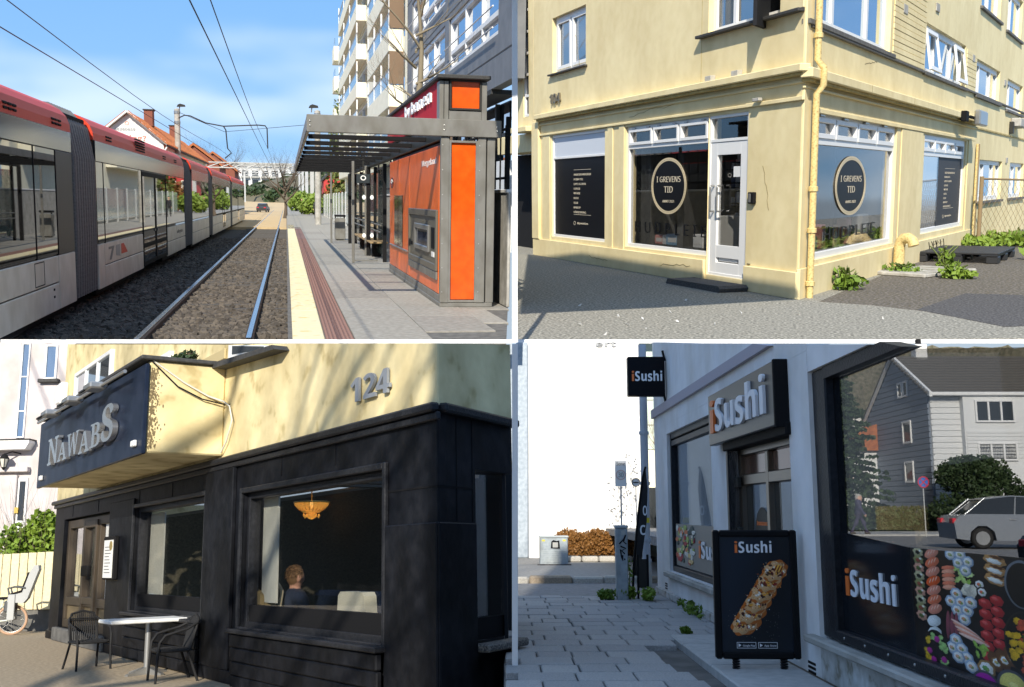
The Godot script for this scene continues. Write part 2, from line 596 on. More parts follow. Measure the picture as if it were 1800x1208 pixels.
func materials() -> void:
	var v := mt("vertex", Color.WHITE, 0.8)
	v.vertex_color_use_as_albedo = true
	# tram stop
	surf("tram_white", C(0.66, 0.58, 0.47), C(0.73, 0.65, 0.54), 4.0, 0.01, 0.4)
	mt("tram_red", C(0.62, 0.06, 0.03), 0.42, 0.0, 0.25)
	mt("tram_grey", C(0.035, 0.036, 0.034), 0.12)
	mt("tram_dark", C(0.02, 0.02, 0.02), 0.4)
	mt("tram_glass", C(0.095, 0.095, 0.09), 0.015, 1.0)
	mt("tram_print", C(0.12, 0.12, 0.12), 0.4)
	mt("tram_print_pale", C(0.3, 0.29, 0.28), 0.4)
	surf("bellows", C(0.10, 0.095, 0.09), C(0.17, 0.16, 0.15), 0.7, 0.02, 0.6)
	surf("steel", C(0.21, 0.205, 0.19), C(0.235, 0.23, 0.21), 3.0, 0.006, 0.4, 0.0, "grain", 0.2)
	mt("steel_dark", C(0.045, 0.045, 0.042), 0.45, 0.2)
	mt("steel_light", C(0.38, 0.38, 0.37), 0.3, 0.7)
	mt("galvanised", C(0.45, 0.46, 0.46), 0.5, 0.2)
	mt("black_metal", C(0.016, 0.016, 0.017), 0.45)
	mt("black", C(0.012, 0.012, 0.013), 0.6)
	mt("black_gloss", C(0.012, 0.012, 0.014), 0.08)
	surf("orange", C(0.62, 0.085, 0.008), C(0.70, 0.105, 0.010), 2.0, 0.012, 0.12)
	surf("orange_side", C(0.80, 0.135, 0.014), C(0.88, 0.16, 0.018), 3.0, 0.012, 0.3)  # lighter copy of the kiosk orange, standing in for sun on its side
	mt("sign_red", C(0.46, 0.03, 0.045), 0.8, 0.0, 0.2)
	mt("machine", C(0.14, 0.13, 0.105), 0.4, 0.2)
	mt("screen", C(0.04, 0.045, 0.07), 0.06)
	mt("white", C(0.8, 0.8, 0.78), 0.4)
	mt("sign_dark", C(0.03, 0.04, 0.045), 0.3)
	surf("roof_dark", C(0.03, 0.03, 0.03), C(0.055, 0.053, 0.05), 0.9, 0.03, 0.8)
	glass("clear", Color(0.05, 0.05, 0.05), 0.04).metallic_specular = 0.2
	glass("tint", Color(0.012, 0.014, 0.016), 0.42).metallic_specular = 0.2
	glass("green_glass", Color(0.2, 0.3, 0.27), 0.3)
	glass("fence_glass", Color(0.8, 0.86, 0.86), 0.55, 0.1)
	surf("wood", C(0.30, 0.20, 0.09), C(0.42, 0.30, 0.15), 0.8, 0.02, 0.7)
	surf("wood_b", C(0.24, 0.16, 0.075), C(0.36, 0.25, 0.12), 0.7, 0.02, 0.7)
	mt("rail_side", C(0.045, 0.03, 0.022), 0.7)
	mt("rail", C(0.45, 0.46, 0.48), 0.2, 1.0)
	surf("sleeper", C(0.05, 0.045, 0.04), C(0.085, 0.078, 0.07), 1.1, 0.03, 0.9, 0.3)
	surf("ballast", C(0.02, 0.019, 0.018), C(0.05, 0.047, 0.044), 0.8, 0.05, 0.95, 1.2, "rough")
	surf("stone", C(0.05, 0.043, 0.036), C(0.125, 0.108, 0.09), 0.5, 0.02, 0.9).vertex_color_use_as_albedo = true
	mt("wire", C(0.012, 0.012, 0.013), 0.6)
	surf("concrete_pale", C(0.36, 0.35, 0.32), C(0.47, 0.455, 0.42), 1.8, 0.012, 0.85, 0.25)
	surf("concrete_dark", C(0.085, 0.083, 0.078), C(0.14, 0.135, 0.125), 1.7, 0.012, 0.9, 0.3)
	surf("tan_concrete", C(0.42, 0.31, 0.17), C(0.52, 0.39, 0.22), 9.0, 0.02, 0.9, 0.3)
	surf("granite", C(0.23, 0.215, 0.185), C(0.31, 0.295, 0.26), 1.9, 0.022, 0.75, 0.2)
	surf("granite_b", C(0.21, 0.195, 0.17), C(0.285, 0.27, 0.24), 2.3, 0.022, 0.75, 0.2)
	surf("granite_c", C(0.25, 0.235, 0.205), C(0.33, 0.315, 0.28), 1.6, 0.022, 0.75, 0.2)
	surf("edge_yellow", C(0.62, 0.57, 0.40), C(0.70, 0.62, 0.36), 2.2, 0.012, 0.8, 0.2, "grain", 0.0, C(0.62, 0.42, 0.13))
	surf("edge_yellow_b", C(0.66, 0.60, 0.42), C(0.70, 0.60, 0.33), 2.7, 0.012, 0.8, 0.2, "grain", 0.0, C(0.60, 0.40, 0.12))
	surf("tactile", C(0.15, 0.082, 0.068), C(0.20, 0.115, 0.098), 1.1, 0.02, 0.8)
	surf("tactile_b", C(0.13, 0.072, 0.06), C(0.18, 0.102, 0.086), 1.3, 0.02, 0.8)
	surf("white_plaster", C(0.68, 0.68, 0.66), C(0.76, 0.76, 0.74), 3.0, 0.012, 0.9, 0.15)
	surf("roof_orange", C(0.30, 0.095, 0.035), C(0.44, 0.15, 0.055), 1.6, 0.03, 0.9)
	surf("tile_orange", C(0.40, 0.13, 0.045), C(0.55, 0.20, 0.075), 2.2, 0.03, 0.85).vertex_color_use_as_albedo = true
	surf("brick_red", C(0.17, 0.055, 0.035), C(0.26, 0.09, 0.055), 0.9, 0.05, 0.9, 0.4, "rough")
	mt("white_paint", C(0.74, 0.74, 0.73), 0.4)
	mt("sign_text_grey", C(0.30, 0.31, 0.32), 0.6)
	mt("sign_text_red", C(0.55, 0.20, 0.14), 0.6)
	surf("clad_grey", C(0.13, 0.135, 0.145), C(0.165, 0.17, 0.18), 6.0, 0.01, 0.6)
	surf("cream_wall", C(0.72, 0.69, 0.55), C(0.79, 0.76, 0.62), 5.0, 0.012, 0.85, 0.1)
	mt("brown_panel", C(0.17, 0.11, 0.065), 0.7)
	mt("glass_blue", C(0.34, 0.40, 0.50), 0.02, 1.0)
	mt("glass_dark", C(0.035, 0.04, 0.045), 0.04)
	surf("bark_pale", C(0.16, 0.13, 0.085), C(0.26, 0.22, 0.15), 0.4, 0.04, 0.9)
	surf("bark_dark", C(0.06, 0.045, 0.032), C(0.12, 0.09, 0.065), 0.4, 0.04, 0.9)
	for l in [["leaf_bright", 0.16, 0.24, 0.035], ["leaf_autumn", 0.22, 0.10, 0.022], ["leaf_olive", 0.10, 0.13, 0.03], ["leaf_dark", 0.032, 0.06, 0.018], ["leaf_brown", 0.11, 0.085, 0.05]]:
		var m := mt(l[0], C(l[1], l[2], l[3]), 0.65)
		m.vertex_color_use_as_albedo = true
		m.backlight_enabled = true
		m.backlight = C(l[1] * 0.5, l[2] * 0.5, l[3] * 0.5)
	mt("red_wood", C(0.45, 0.035, 0.03), 0.7)
	surf("roof_pale", C(0.30, 0.30, 0.28), C(0.40, 0.39, 0.36), 4.0, 0.02, 0.9)
	surf("moss", C(0.07, 0.08, 0.025), C(0.12, 0.115, 0.05), 2.0, 0.03, 0.95, 0.4)
	mt("car_grey", C(0.06, 0.065, 0.07), 0.2, 0.4)
	mt("car_silver", C(0.34, 0.36, 0.38), 0.22, 0.5)
	mt("car_dark", C(0.03, 0.033, 0.037), 0.18, 0.3)
	mt("tyre", C(0.012, 0.012, 0.012), 0.8)
	# corner shop
	surf("yellow", C(0.75, 0.635, 0.36), C(0.79, 0.675, 0.40), 2.6, 0.01, 0.9, 0.16, "plaster")
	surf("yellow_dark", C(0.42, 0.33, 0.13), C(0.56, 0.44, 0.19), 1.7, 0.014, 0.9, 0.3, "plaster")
	surf("yellow_pipe", C(0.58, 0.45, 0.19), C(0.70, 0.55, 0.25), 0.8, 0.02, 0.6, 0.0, "grain", 0.0, C(0.3, 0.17, 0.07))
	surf("asphalt", C(0.10, 0.096, 0.082), C(0.40, 0.385, 0.33), 2.6, 0.06, 0.95, 0.9, "rough")
	surf("asphalt_new", C(0.03, 0.029, 0.031), C(0.13, 0.126, 0.128), 2.4, 0.06, 0.95, 0.8, "rough")
	surf("moss_asphalt", C(0.06, 0.053, 0.045), C(0.23, 0.205, 0.175), 2.8, 0.05, 0.95, 0.9, "rough", 0.0, C(0.12, 0.09, 0.022))
	glass("shop_glass", Color(0.02, 0.022, 0.025), 0.22)
	glass("glass_dark_clear", Color(0.03, 0.04, 0.05), 0.4)
	mt("glass_sky", C(0.40, 0.47, 0.54), 0.03, 0.9)
	mt("vinyl_black", C(0.010, 0.011, 0.014), 0.35)
	mt("vinyl_gloss", C(0.010, 0.012, 0.016), 0.12)
	mt("vinyl_grey", C(0.055, 0.058, 0.065), 0.5)
	mt("gold_pale", C(0.55, 0.46, 0.30), 0.45)
	mt("cream_print", C(0.62, 0.55, 0.42), 0.6)
	mt("white_panel", C(0.58, 0.62, 0.68), 0.6)
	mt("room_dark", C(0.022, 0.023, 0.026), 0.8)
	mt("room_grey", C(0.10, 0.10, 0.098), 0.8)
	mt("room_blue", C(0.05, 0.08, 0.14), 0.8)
	mt("floor_dark", C(0.05, 0.045, 0.04), 0.6)
	mt("paper", C(0.68, 0.68, 0.66), 0.7)
	mt("paper_grey", C(0.40, 0.40, 0.38), 0.7)
	mt("curtain", C(0.62, 0.66, 0.68), 0.9)
	mt("brass", C(0.5, 0.36, 0.09), 0.35, 0.6)
	mt("number_metal", C(0.16, 0.14, 0.10), 0.5, 0.3)
	mt("crack_dark", C(0.22, 0.165, 0.075), 0.95)
	mt("rust", C(0.24, 0.17, 0.09), 0.85)
	mt("box_blue", C(0.25, 0.42, 0.58), 0.6)
	mt("box_pink", C(0.62, 0.28, 0.25), 0.6)
	mt("box_skin", C(0.66, 0.42, 0.30), 0.6)
	mt("box_red", C(0.45, 0.16, 0.16), 0.6)
	mt("box_navy", C(0.06, 0.09, 0.2), 0.6)
	mt("frame_white", C(0.6, 0.62, 0.6), 0.5)
	mt("straw", C(0.50, 0.40, 0.20), 0.85)
	surf("step_stone", C(0.055, 0.055, 0.058), C(0.10, 0.098, 0.098), 1.0, 0.03, 0.9, 0.5)
	mt("plastic_black", C(0.02, 0.021, 0.024), 0.5)
	for b in [["bulb", 5.0], ["bulb_warm", 4.0]]:
		var m := mt(b[0], C(1, 0.8, 0.5), 0.5)
		m.emission_enabled = true
		m.emission = Color(1, 0.78, 0.45)
		m.emission_energy_multiplier = b[1]
	# cafe
	surf("asphalt_brown", C(0.27, 0.21, 0.135), C(0.38, 0.30, 0.20), 1.1, 0.05, 0.95, 0.5, "rough")
	surf("black_wall", C(0.006, 0.007, 0.010), C(0.013, 0.014, 0.018), 0.9, 0.012, 0.5, 0.12, "plaster").metallic_specular = 0.25
	surf("black_trim", C(0.013, 0.014, 0.017), C(0.022, 0.023, 0.027), 0.5, 0.02, 0.42, 0.15).metallic_specular = 0.3
	surf("black_worn", C(0.03, 0.03, 0.032), C(0.24, 0.22, 0.19), 0.3, 0.03, 0.7, 0.3)
	surf("yellow_stain", C(0.70, 0.585, 0.32), C(0.79, 0.67, 0.38), 1.3, 0.008, 0.9, 0.2, "plaster", 0.0, C(0.50, 0.40, 0.19))
	mt("yellow_dim", C(0.46, 0.37, 0.19), 0.9)
	glass("cafe_glass", Color(0.02, 0.022, 0.02), 0.12)
	mt("door_brown", C(0.055, 0.04, 0.025), 0.5)
	mt("kick_brown", C(0.16, 0.12, 0.065), 0.6)
	mt("grey_print", C(0.12, 0.12, 0.12), 0.6)
	mt("number_grey", C(0.24, 0.26, 0.29), 0.5, 0.1)
	mt("cable_white", C(0.6, 0.58, 0.5), 0.6)
	mt("soot", C(0.16, 0.12, 0.06), 0.9)
	surf("sign_navy", C(0.010, 0.016, 0.032), C(0.020, 0.028, 0.050), 2.0, 0.01, 0.3)
	mt("chrome", C(0.62, 0.62, 0.62), 0.2, 0.85)
	mt("cream_panel", C(0.58, 0.58, 0.50), 0.8)
	mt("cream_leather", C(0.60, 0.57, 0.44), 0.55)
	mt("navy_cloth", C(0.010, 0.018, 0.042), 0.9)
	mt("canvas_olive", C(0.24, 0.18, 0.08), 0.9)
	mt("canvas_pale", C(0.42, 0.35, 0.22), 0.9)
	mt("leather", C(0.22, 0.07, 0.03), 0.6)
	var am := glass("amber", Color(0.9, 0.72, 0.36), 0.7, 0.3)
	am.emission_enabled = true
	am.emission = Color(1.0, 0.76, 0.34)
	am.emission_energy_multiplier = 0.3
	mt("amber_dark", C(0.42, 0.2, 0.03), 0.3)
	surf("table_white", C(0.62, 0.62, 0.60), C(0.72, 0.72, 0.70), 0.5, 0.01, 0.5)
	mt("chair_metal", C(0.022, 0.022, 0.023), 0.4)
	mt("wicker", C(0.026, 0.026, 0.027), 0.6)
	mt("tyre_tan", C(0.42, 0.27, 0.18), 0.85)
	mt("bike_paint", C(0.48, 0.52, 0.46), 0.35)
	mt("seat_grey", C(0.36, 0.37, 0.37), 0.5)
	mt("seat_dark", C(0.06, 0.065, 0.07), 0.6)
	surf("fence_cream", C(0.60, 0.53, 0.33), C(0.68, 0.60, 0.39), 0.6, 0.02, 0.8)
	surf("fence_cream_b", C(0.56, 0.49, 0.30), C(0.65, 0.57, 0.36), 0.5, 0.02, 0.8)
	surf("pale_pink", C(0.50, 0.455, 0.455), C(0.56, 0.515, 0.515), 2.0, 0.01, 0.9, 0.15, "plaster")
	mt("milk_glass", C(0.6, 0.58, 0.5), 0.3)
	# sushi shop
	mt("sushi_orange", C(0.75, 0.17, 0.03), 0.5)
	mt("sushi_white", C(0.74, 0.76, 0.80), 0.5)
	mt("sign_white", C(0.66, 0.66, 0.65), 0.4)
	mt("sign_ring_faded", C(0.55, 0.38, 0.34), 0.5)
	mt("sign_blue", C(0.03, 0.16, 0.55), 0.35)
	mt("sign_red_bright", C(0.62, 0.03, 0.05), 0.35)
	surf("asphalt_road", C(0.17, 0.17, 0.172), C(0.24, 0.24, 0.243), 1.4, 0.03, 0.95, 0.3)
	surf("asphalt_pale", C(0.24, 0.235, 0.225), C(0.32, 0.31, 0.295), 1.1, 0.03, 0.95, 0.3)
	surf("kerb_grey", C(0.36, 0.34, 0.30), C(0.47, 0.445, 0.40), 0.5, 0.03, 0.9, 0.4)
	surf("kerb_tan", C(0.26, 0.21, 0.155), C(0.35, 0.285, 0.21), 0.5, 0.03, 0.9, 0.4)
	mt("kerb_pale", C(0.5, 0.5, 0.47), 0.85)
	surf("paver", C(0.28, 0.28, 0.278), C(0.37, 0.367, 0.36), 0.45, 0.06, 0.95, 0.5, "rough")
	surf("paver_b", C(0.255, 0.255, 0.253), C(0.34, 0.337, 0.33), 0.4, 0.06, 0.95, 0.5, "rough")
	surf("paver_c", C(0.30, 0.297, 0.29), C(0.39, 0.385, 0.375), 0.5, 0.06, 0.95, 0.5, "rough")
	surf("slab_pale", C(0.38, 0.38, 0.37), C(0.46, 0.455, 0.44), 0.9, 0.02, 0.85, 0.15)
	surf("render_grey", C(0.76, 0.765, 0.775), C(0.81, 0.815, 0.82), 1.1, 0.012, 0.9, 0.14, "plaster")
	surf("render_stained", C(0.46, 0.45, 0.42), C(0.60, 0.60, 0.59), 0.7, 0.012, 0.9, 0.14, "plaster", 0.0, C(0.27, 0.25, 0.2))
	mt("band_lilac", C(0.40, 0.37, 0.42), 0.7)
	mt("film_grey", C(0.22, 0.21, 0.19), 0.5)
	mt("door_bronze", C(0.14, 0.105, 0.075), 0.3, 0.7)
	mt("bronze_glass", C(0.26, 0.15, 0.11), 0.1, 0.5)
	mt("sign_bronze", C(0.022, 0.02, 0.018), 0.35, 0.3)
	mt("sign_black", C(0.009, 0.009, 0.011), 0.3)
	mt("pipe_grey", C(0.44, 0.47, 0.52), 0.5)
	mt("pipe_cream", C(0.5, 0.5, 0.47), 0.6)
	mt("tag_yellow", C(0.68, 0.55, 0.03), 0.5)
	mt("black_plastic", C(0.011, 0.011, 0.012), 0.35)
	mt("black_cloth", C(0.015, 0.015, 0.017), 0.8)
	surf("cabinet_grey", C(0.30, 0.345, 0.375), C(0.37, 0.415, 0.445), 0.6, 0.02, 0.6)
	mt("cabinet_pale", C(0.40, 0.44, 0.45), 0.6)
	surf("white_render", C(0.76, 0.755, 0.74), C(0.81, 0.805, 0.79), 2.0, 0.01, 0.9, 0.2, "plaster")
	surf("wall_blue_grey", C(0.30, 0.35, 0.40), C(0.40, 0.45, 0.50), 0.9, 0.02, 0.85)
	mt("mural_grey", C(0.36, 0.37, 0.39), 0.9)
	mt("pale_green", C(0.50, 0.60, 0.54), 0.6)
	mt("soil", C(0.05, 0.035, 0.022), 0.95)
	mt("siding_grey", C(0.20, 0.235, 0.29), 0.6)
	mt("siding_white", C(0.66, 0.67, 0.67), 0.6)
	surf("roof_slate", C(0.075, 0.068, 0.062), C(0.12, 0.11, 0.10), 0.3, 0.05, 0.85)
	surf("hill_brown", C(0.09, 0.078, 0.05), C(0.165, 0.15, 0.105), 1.2, 0.03, 0.95, 0.5, "grain", 0.0, C(0.035, 0.05, 0.02))
	surf("white_coping", C(0.74, 0.74, 0.735), C(0.79, 0.79, 0.785), 2.0, 0.01, 0.8, 0.1)
	for k in ["black", "black_metal", "vinyl_black", "vinyl_grey", "sign_navy", "room_dark", "room_grey", "sign_black", "black_plastic", "floor_dark", "navy_cloth", "chair_metal", "wicker", "steel_dark", "steel"]: M[k].metallic_specular = 0.15
	# rain streaks and dirt: long vertical noise over the base colour
	for e in [["yellow", 0.88, 0.16], ["yellow_stain", 0.72, 0.5], ["yellow_dark", 0.75, 0.4], ["render_grey", 0.85, 0.6], ["render_stained", 0.7, 1.2], ["black_wall", 0.35, 1.0], ["white_render", 0.93, 0.5], ["tram_white", 0.84, 0.4], ["pale_pink", 0.85, 0.8], ["concrete_pale", 0.72, 0.6], ["orange_side", 0.86, 0.5], ["orange", 0.86, 0.5], ["steel", 0.78, 0.8], ["cabinet_grey", 0.75, 2.0]]:
		var m: StandardMaterial3D = M[e[0]]
		var d := 1.0 - (1.0 - float(e[1])) * 0.42
		m.detail_enabled = true
		m.detail_blend_mode = BaseMaterial3D.BLEND_MODE_MUL
		m.detail_uv_layer = BaseMaterial3D.DETAIL_UV_2
		m.detail_albedo = ntex("g_%d" % int(d * 100), 0.009, 0, [[0.2, Color(d, d * 0.99, d * 0.97)], [0.75, Color.WHITE]])
		m.uv2_triplanar = true
		m.uv2_scale = Vector3(e[2], e[2] * 0.5, e[2]) * 0.6
	M["_sleeper"] = bm(Vector3(-1.9, -0.12, -0.18), Vector3(1.9, 0.04, 0.18), 0.03)
	M["_bar"] = bm(Vector3(-0.018, 0, -0.018), Vector3(0.018, 1.5, 0.018), 0.004)

func _ready() -> void:
	var cam := Camera3D.new()
	cam.name = "camera"
	cam.fov = 37.0989
	cam.near = 0.05
	cam.far = 2000.0
	cam.transform = Transform3D(Basis(Vector3(1.000000, 0.000000, 0.000000), Vector3(0.000000, 0.990097, -0.140383), Vector3(0.000000, 0.140383, 0.990097)), Vector3(0.000000, 2.400000, 0.000000))
	add_child(cam)
	cam.current = true
	var env := Environment.new()
	env.background_mode = Environment.BG_SKY
	var sky := Sky.new()
	var pm := PanoramaSkyMaterial.new()
	pm.panorama = sky_panorama()
	pm.energy_multiplier = 1.0
	sky.sky_material = pm
	env.sky = sky
	env.tonemap_mode = Environment.TONE_MAPPER_LINEAR
	env.tonemap_exposure = 1.65
	env.sdfgi_enabled = true
	env.ssao_enabled = true
	env.ssil_enabled = true
	var we := WorldEnvironment.new()
	we.name = "environment"
	we.environment = env
	add_child(we)
	var sun := DirectionalLight3D.new()
	sun.name = "sun"
	sun.light_energy = 1.35
	sun.light_color = Color(1.0, 0.965, 0.90)
	sun.light_angular_distance = 0.5
	sun.shadow_enabled = true
	sun.transform = Transform3D(Basis.looking_at(Vector3(0.10335, -0.64284, -0.75900)), Vector3(0, 30, 10))
	add_child(sun)
	materials()
	# added white terrace edge below the upper street, and white dividers between places
	PL = Transform3D(Basis(Vector3(1.000000, 0.000000, 0.000000), Vector3(0.000000, 0.990097, -0.140383), Vector3(0.000000, 0.140383, 0.990097)), Vector3(0.000000, 2.400000, 0.000000))
	struct("terrace_slab", bm(Vector3(-9.6, 0.0, -17.6), Vector3(0.0, 0.068, -17.25), 0.004), "white_coping")
	struct("terrace_slab", bm(Vector3(0.001, 0.0, -18.5), Vector3(10.6, 0.072, -18.3), 0.004), "white_coping")
	var pw := mesh(self, "white_divider", bm(Vector3(0.0, 0.07, -17.45), Vector3(0.095, 6.2, -17.25), 0.004), "white_coping")
	tag(pw, "slim white divider added between the tram stop and the yellow shop", "wall")
	var pw2 := mesh(self, "white_divider", bm(Vector3(0.0, -2.7, -5.45), Vector3(0.031, -0.001, -5.35), 0.002), "white_coping")
	tag(pw2, "slim white divider added between the black cafe and the sushi shop", "wall")
	# unseen wooded slope behind the viewer, placed to darken the shop window reflections
	PL = Transform3D.IDENTITY
	var hst := ST()
	var tops := []
	for k in 41:
		var a0 := lerpf(-2.4, 2.58, k / 40.0)
		tops.append([Vector3(34 * sin(a0), -8, 34 * cos(a0)), Vector3(42 * sin(a0), (12.0 if a0 > -1.1 else 4.5) + 2.0 * sin(k * 1.7), 42 * cos(a0))])
	for k in 40: quad(hst, tops[k][0], tops[k + 1][0], tops[k + 1][1], tops[k][1], -tops[k][0])
	struct("unseen_park_slope", hst.commit(), "hill_brown")
	rng.seed = 71
	var bk := []
	for k in 95:
		var a := rng.randf_range(-2.4, 2.5)
		bk.append([Vector3(rng.randf_range(31, 36) * sin(a), rng.randf_range(-2, 11 if a > -1.1 else 3), rng.randf_range(31, 36) * cos(a)), Vector3(3.2, 3.2, 2.4)])
	stuff(self, "unseen_park_trees", crown(bk, 260, 0.9, Color(0.4, 0.4, 0.35), Color(1.3, 1.3, 1.0)), "leaf_dark", "unseen dark wooded slope behind the viewer, darkening the shop window reflections", "trees")
	rng.seed = 3
	tram_stop()
	corner_shop()
	cafe()
	sushi_shop()
# ================================================================= the tram stop (upper left)
func tram_section(t: Node3D, u0: float, u1: float) -> void:
	# body shell behind the cladding, red roof fairing with its curved shoulder, black window band
	B(t, "body", "tram_dark", -9.0, -0.1, -u0, -5.06, 3.8, -u1, 0.02)
	var prof := [Vector2(-5.02, 3.86), Vector2(-5.03, 4.05), Vector2(-5.10, 4.24), Vector2(-5.24, 4.40), Vector2(-5.46, 4.52), Vector2(-5.8, 4.60), Vector2(-7, 4.66), Vector2(-8.2, 4.6), Vector2(-8.7, 4.42), Vector2(-8.98, 4.05), Vector2(-8.98, 3.82), Vector2(-7, 3.82)]
	var st := ST()
	for i in 9:
		var a: Vector2 = prof[i]
		var b: Vector2 = prof[i + 1]
		var o := Vector3((b - a).y, -(b - a).x, 0)
		if o.y < 0: o = -o
		quad(st, Vector3(a.x, a.y, -u0), Vector3(b.x, b.y, -u0), Vector3(b.x, b.y, -u1), Vector3(a.x, a.y, -u1), o)
	for z in [-u0, -u1]:
		for i in range(0, 10): tri(st, Vector3(-7, 3.82, z), Vector3(prof[i].x, prof[i].y, z), Vector3(prof[i + 1].x, prof[i + 1].y, z), Vector3(0, 0, 1 if z == -u0 else -1))
	mesh(t, "roof_fairing", st.commit(), "tram_red")

func fairing_vents(t: Node3D, u: float, n: int, rows: int) -> void:
	var st := ST()
	for i in n:
		for j in rows: box(st, Vector3(-5.06, 3.94 + j * 0.09, -u - i * 0.34), Vector3(-5.0, 3.99 + j * 0.09, -u - i * 0.34 - 0.24), 0.01)
	mesh(t, "vent", st.commit(), "black")

func tram() -> void:
	var t := T("tram", "long white, black and red tram standing at the platform", "tram")
	for s in [[17.8, 26.6], [29.6, 54.4], [58.6, 71.0], [74.4, 98.0], [101.0, 131.0]]: tram_section(t, s[0], s[1])
	# front car: white skirt panels, one long window with a bar
	for p in [[17.8, 24.6, 0.46, 1.04], [17.8, 24.6, -0.16, 0.43], [24.66, 26.5, -0.16, 1.04]]:
		B(t, "skirt_panel", "tram_white", -5.06, p[2], -p[0], -5.0, p[3], -p[1], 0.02)
	B(t, "grey_band", "tram_grey", -5.06, 3.38, -17.8, -5.0, 3.86, -26.5, 0.012)
	B(t, "window_post", "tram_dark", -5.07, 1.05, -24.7, -5.0, 3.37, -26.5, 0.012)
	for u in [[17.8, 18.6], [18.64, 22.6], [22.64, 24.66]]: B(t, "window", "tram_glass", -5.045, 1.08, -u[0], -5.005, 3.37, -u[1], 0.006)
	for u in [22.6, 18.6, 24.66]: B(t, "mullion", "black", -5.04, 1.06, -u, -4.995, 3.37, -u - 0.06, 0.004)
	mesh(t, "fuel_flap", frm(22.35, 0.5, 23.2, 1.0, 0.02, 0, 0.006), "black", Transform3D(Basis(Vector3(0, 0, -1), Vector3.UP, Vector3(1, 0, 0)), Vector3(-4.999, 0, 0)))
	for v in [0.14, 0.3]: B(t, "bolt", "black", -5.0, v, -24.0, -4.99, v + 0.05, -24.12, 0.0)
	fairing_vents(t, 20.6, 3, 2)
	fairing_vents(t, 24.6, 3, 2)
	# second car
	for p in [[29.7, 30.6, -0.16, 1.06], [30.66, 38.6, 0.46, 1.06], [30.66, 38.6, -0.16, 0.43], [46.4, 54.3, 0.46, 1.06], [46.4, 54.3, -0.16, 0.43]]:
		B(t, "skirt_panel", "tram_white", -5.06, p[2], -p[0], -5.0, p[3], -p[1], 0.02)
	B(t, "grey_band", "tram_grey", -5.06, 3.3, -29.7, -5.0, 3.86, -54.3, 0.012)
	for u in [[29.7, 30.8], [30.84, 38.6], [46.4, 54.2]]: B(t, "window", "tram_glass", -5.045, 1.08, -u[0], -5.005, 3.29, -u[1], 0.006)
	for u in [30.8, 38.62]: B(t, "mullion", "black", -5.04, 1.06, -u, -4.995, 3.3, -u - 0.05, 0.004)
	for k in 2:
		var d := B(t, "door", "tram_glass", -5.05, 0.0, -38.8 - k * 3.8, -5.012, 3.2, -42.45 - k * 3.8, 0.006)
		mesh(d, "door_frame", frm(38.75 + k * 3.8, -0.1, 42.5 + k * 3.8, 3.26, 0.16, -0.02, 0.035, [], [0.62]), "black", Transform3D(Basis(Vector3(0, 0, -1), Vector3.UP, Vector3(1, 0, 0)), Vector3(-5.03, 0, 0)))
		B(d, "push_button", "steel", -5.0, 1.05, -42.0 - k * 0.9, -4.985, 1.15, -42.2 - k * 0.9, 0.01)
	fairing_vents(t, 31.6, 3, 2)
	fairing_vents(t, 37.6, 7, 5)
	fairing_vents(t, 45.6, 3, 2)
	fairing_vents(t, 50.0, 3, 2)
	# the farther cars
	for s in [[58.7, 70.9], [74.5, 97.9], [101.1, 130.9]]:
		B(t, "skirt_panel", "tram_white", -5.06, 0.46, -s[0], -5.0, 1.06, -s[1], 0.02)
		B(t, "skirt_panel", "tram_white", -5.06, -0.2, -s[0], -5.0, 0.43, -s[1], 0.02)
		B(t, "grey_band", "tram_grey", -5.06, 3.3, -s[0], -5.0, 3.86, -s[1], 0.012)
		var n := int((s[1] - s[0]) / 7.0)
		for k in n:
			var a: float = s[0] + (s[1] - s[0]) * k / n
			var b: float = s[0] + (s[1] - s[0]) * (k + 1) / n - 0.1
			B(t, "window", "tram_glass", -5.045, 1.08, -a, -5.005, 3.29, -b, 0.006)
	for u in [86.0, 112.0]:
		var d := B(t, "door", "tram_glass", -5.05, 0.0, -u, -4.99, 3.2, -u - 4.2, 0.01)
		B(d, "door_frame", "black", -5.04, 0.0, -u - 2.0, -4.98, 3.2, -u - 2.2, 0.01)
	# bellows: nine ribs each
	for g in [[26.7, 29.5], [54.5, 58.5], [71.1, 74.3], [98.1, 100.9]]:
		var bl := B(t, "bellows", "black", -8.9, -0.1, -g[0], -5.22, 4.36, -g[1], 0.02)
		var n := 9 if g[0] < 30.0 else 5
		for k in n:
			var z: float = -g[0] - (g[1] - g[0]) * (k + 0.5) / n
			R(bl, "rib", "bellows", [Vector3(-5.1, -0.12, z), Vector3(-5.06, 1.4, z), Vector3(-5.06, 3.3, z), Vector3(-5.2, 4.1, z), Vector3(-5.55, 4.5, z), Vector3(-6.6, 4.56, z)], 0.105, 6)
	for u in [20.5, 30.5, 46.4, 60.0, 76.0, 103.0]: B(t, "underframe", "black", -8.8, -0.4, -u, -5.25, -0.1, -u - 6.0, 0.02)
	# printed emblem and lettering on the white skirt
	var rot := Basis(Vector3(0, 0, -1), Vector3.UP, Vector3(1, 0, 0))
	var e1 := em([Vector2(31.3, 0.93), Vector2(32.3, 0.93), Vector2(31.75, 0.55), Vector2(31.4, 0.55), Vector2(31.85, 0.86), Vector2(31.3, 0.86)], 0, 0.004)
	mesh(t, "emblem", e1, "tram_print", Transform3D(rot, Vector3(-4.999, 0, 0)))
	mesh(t, "emblem", em([Vector2(32.6, 0.93), Vector2(33.35, 0.93), Vector2(33.35, 0.57), Vector2(32.6, 0.62)], 0, 0.004), "tram_print_pale", Transform3D(rot, Vector3(-4.999, 0, 0)))
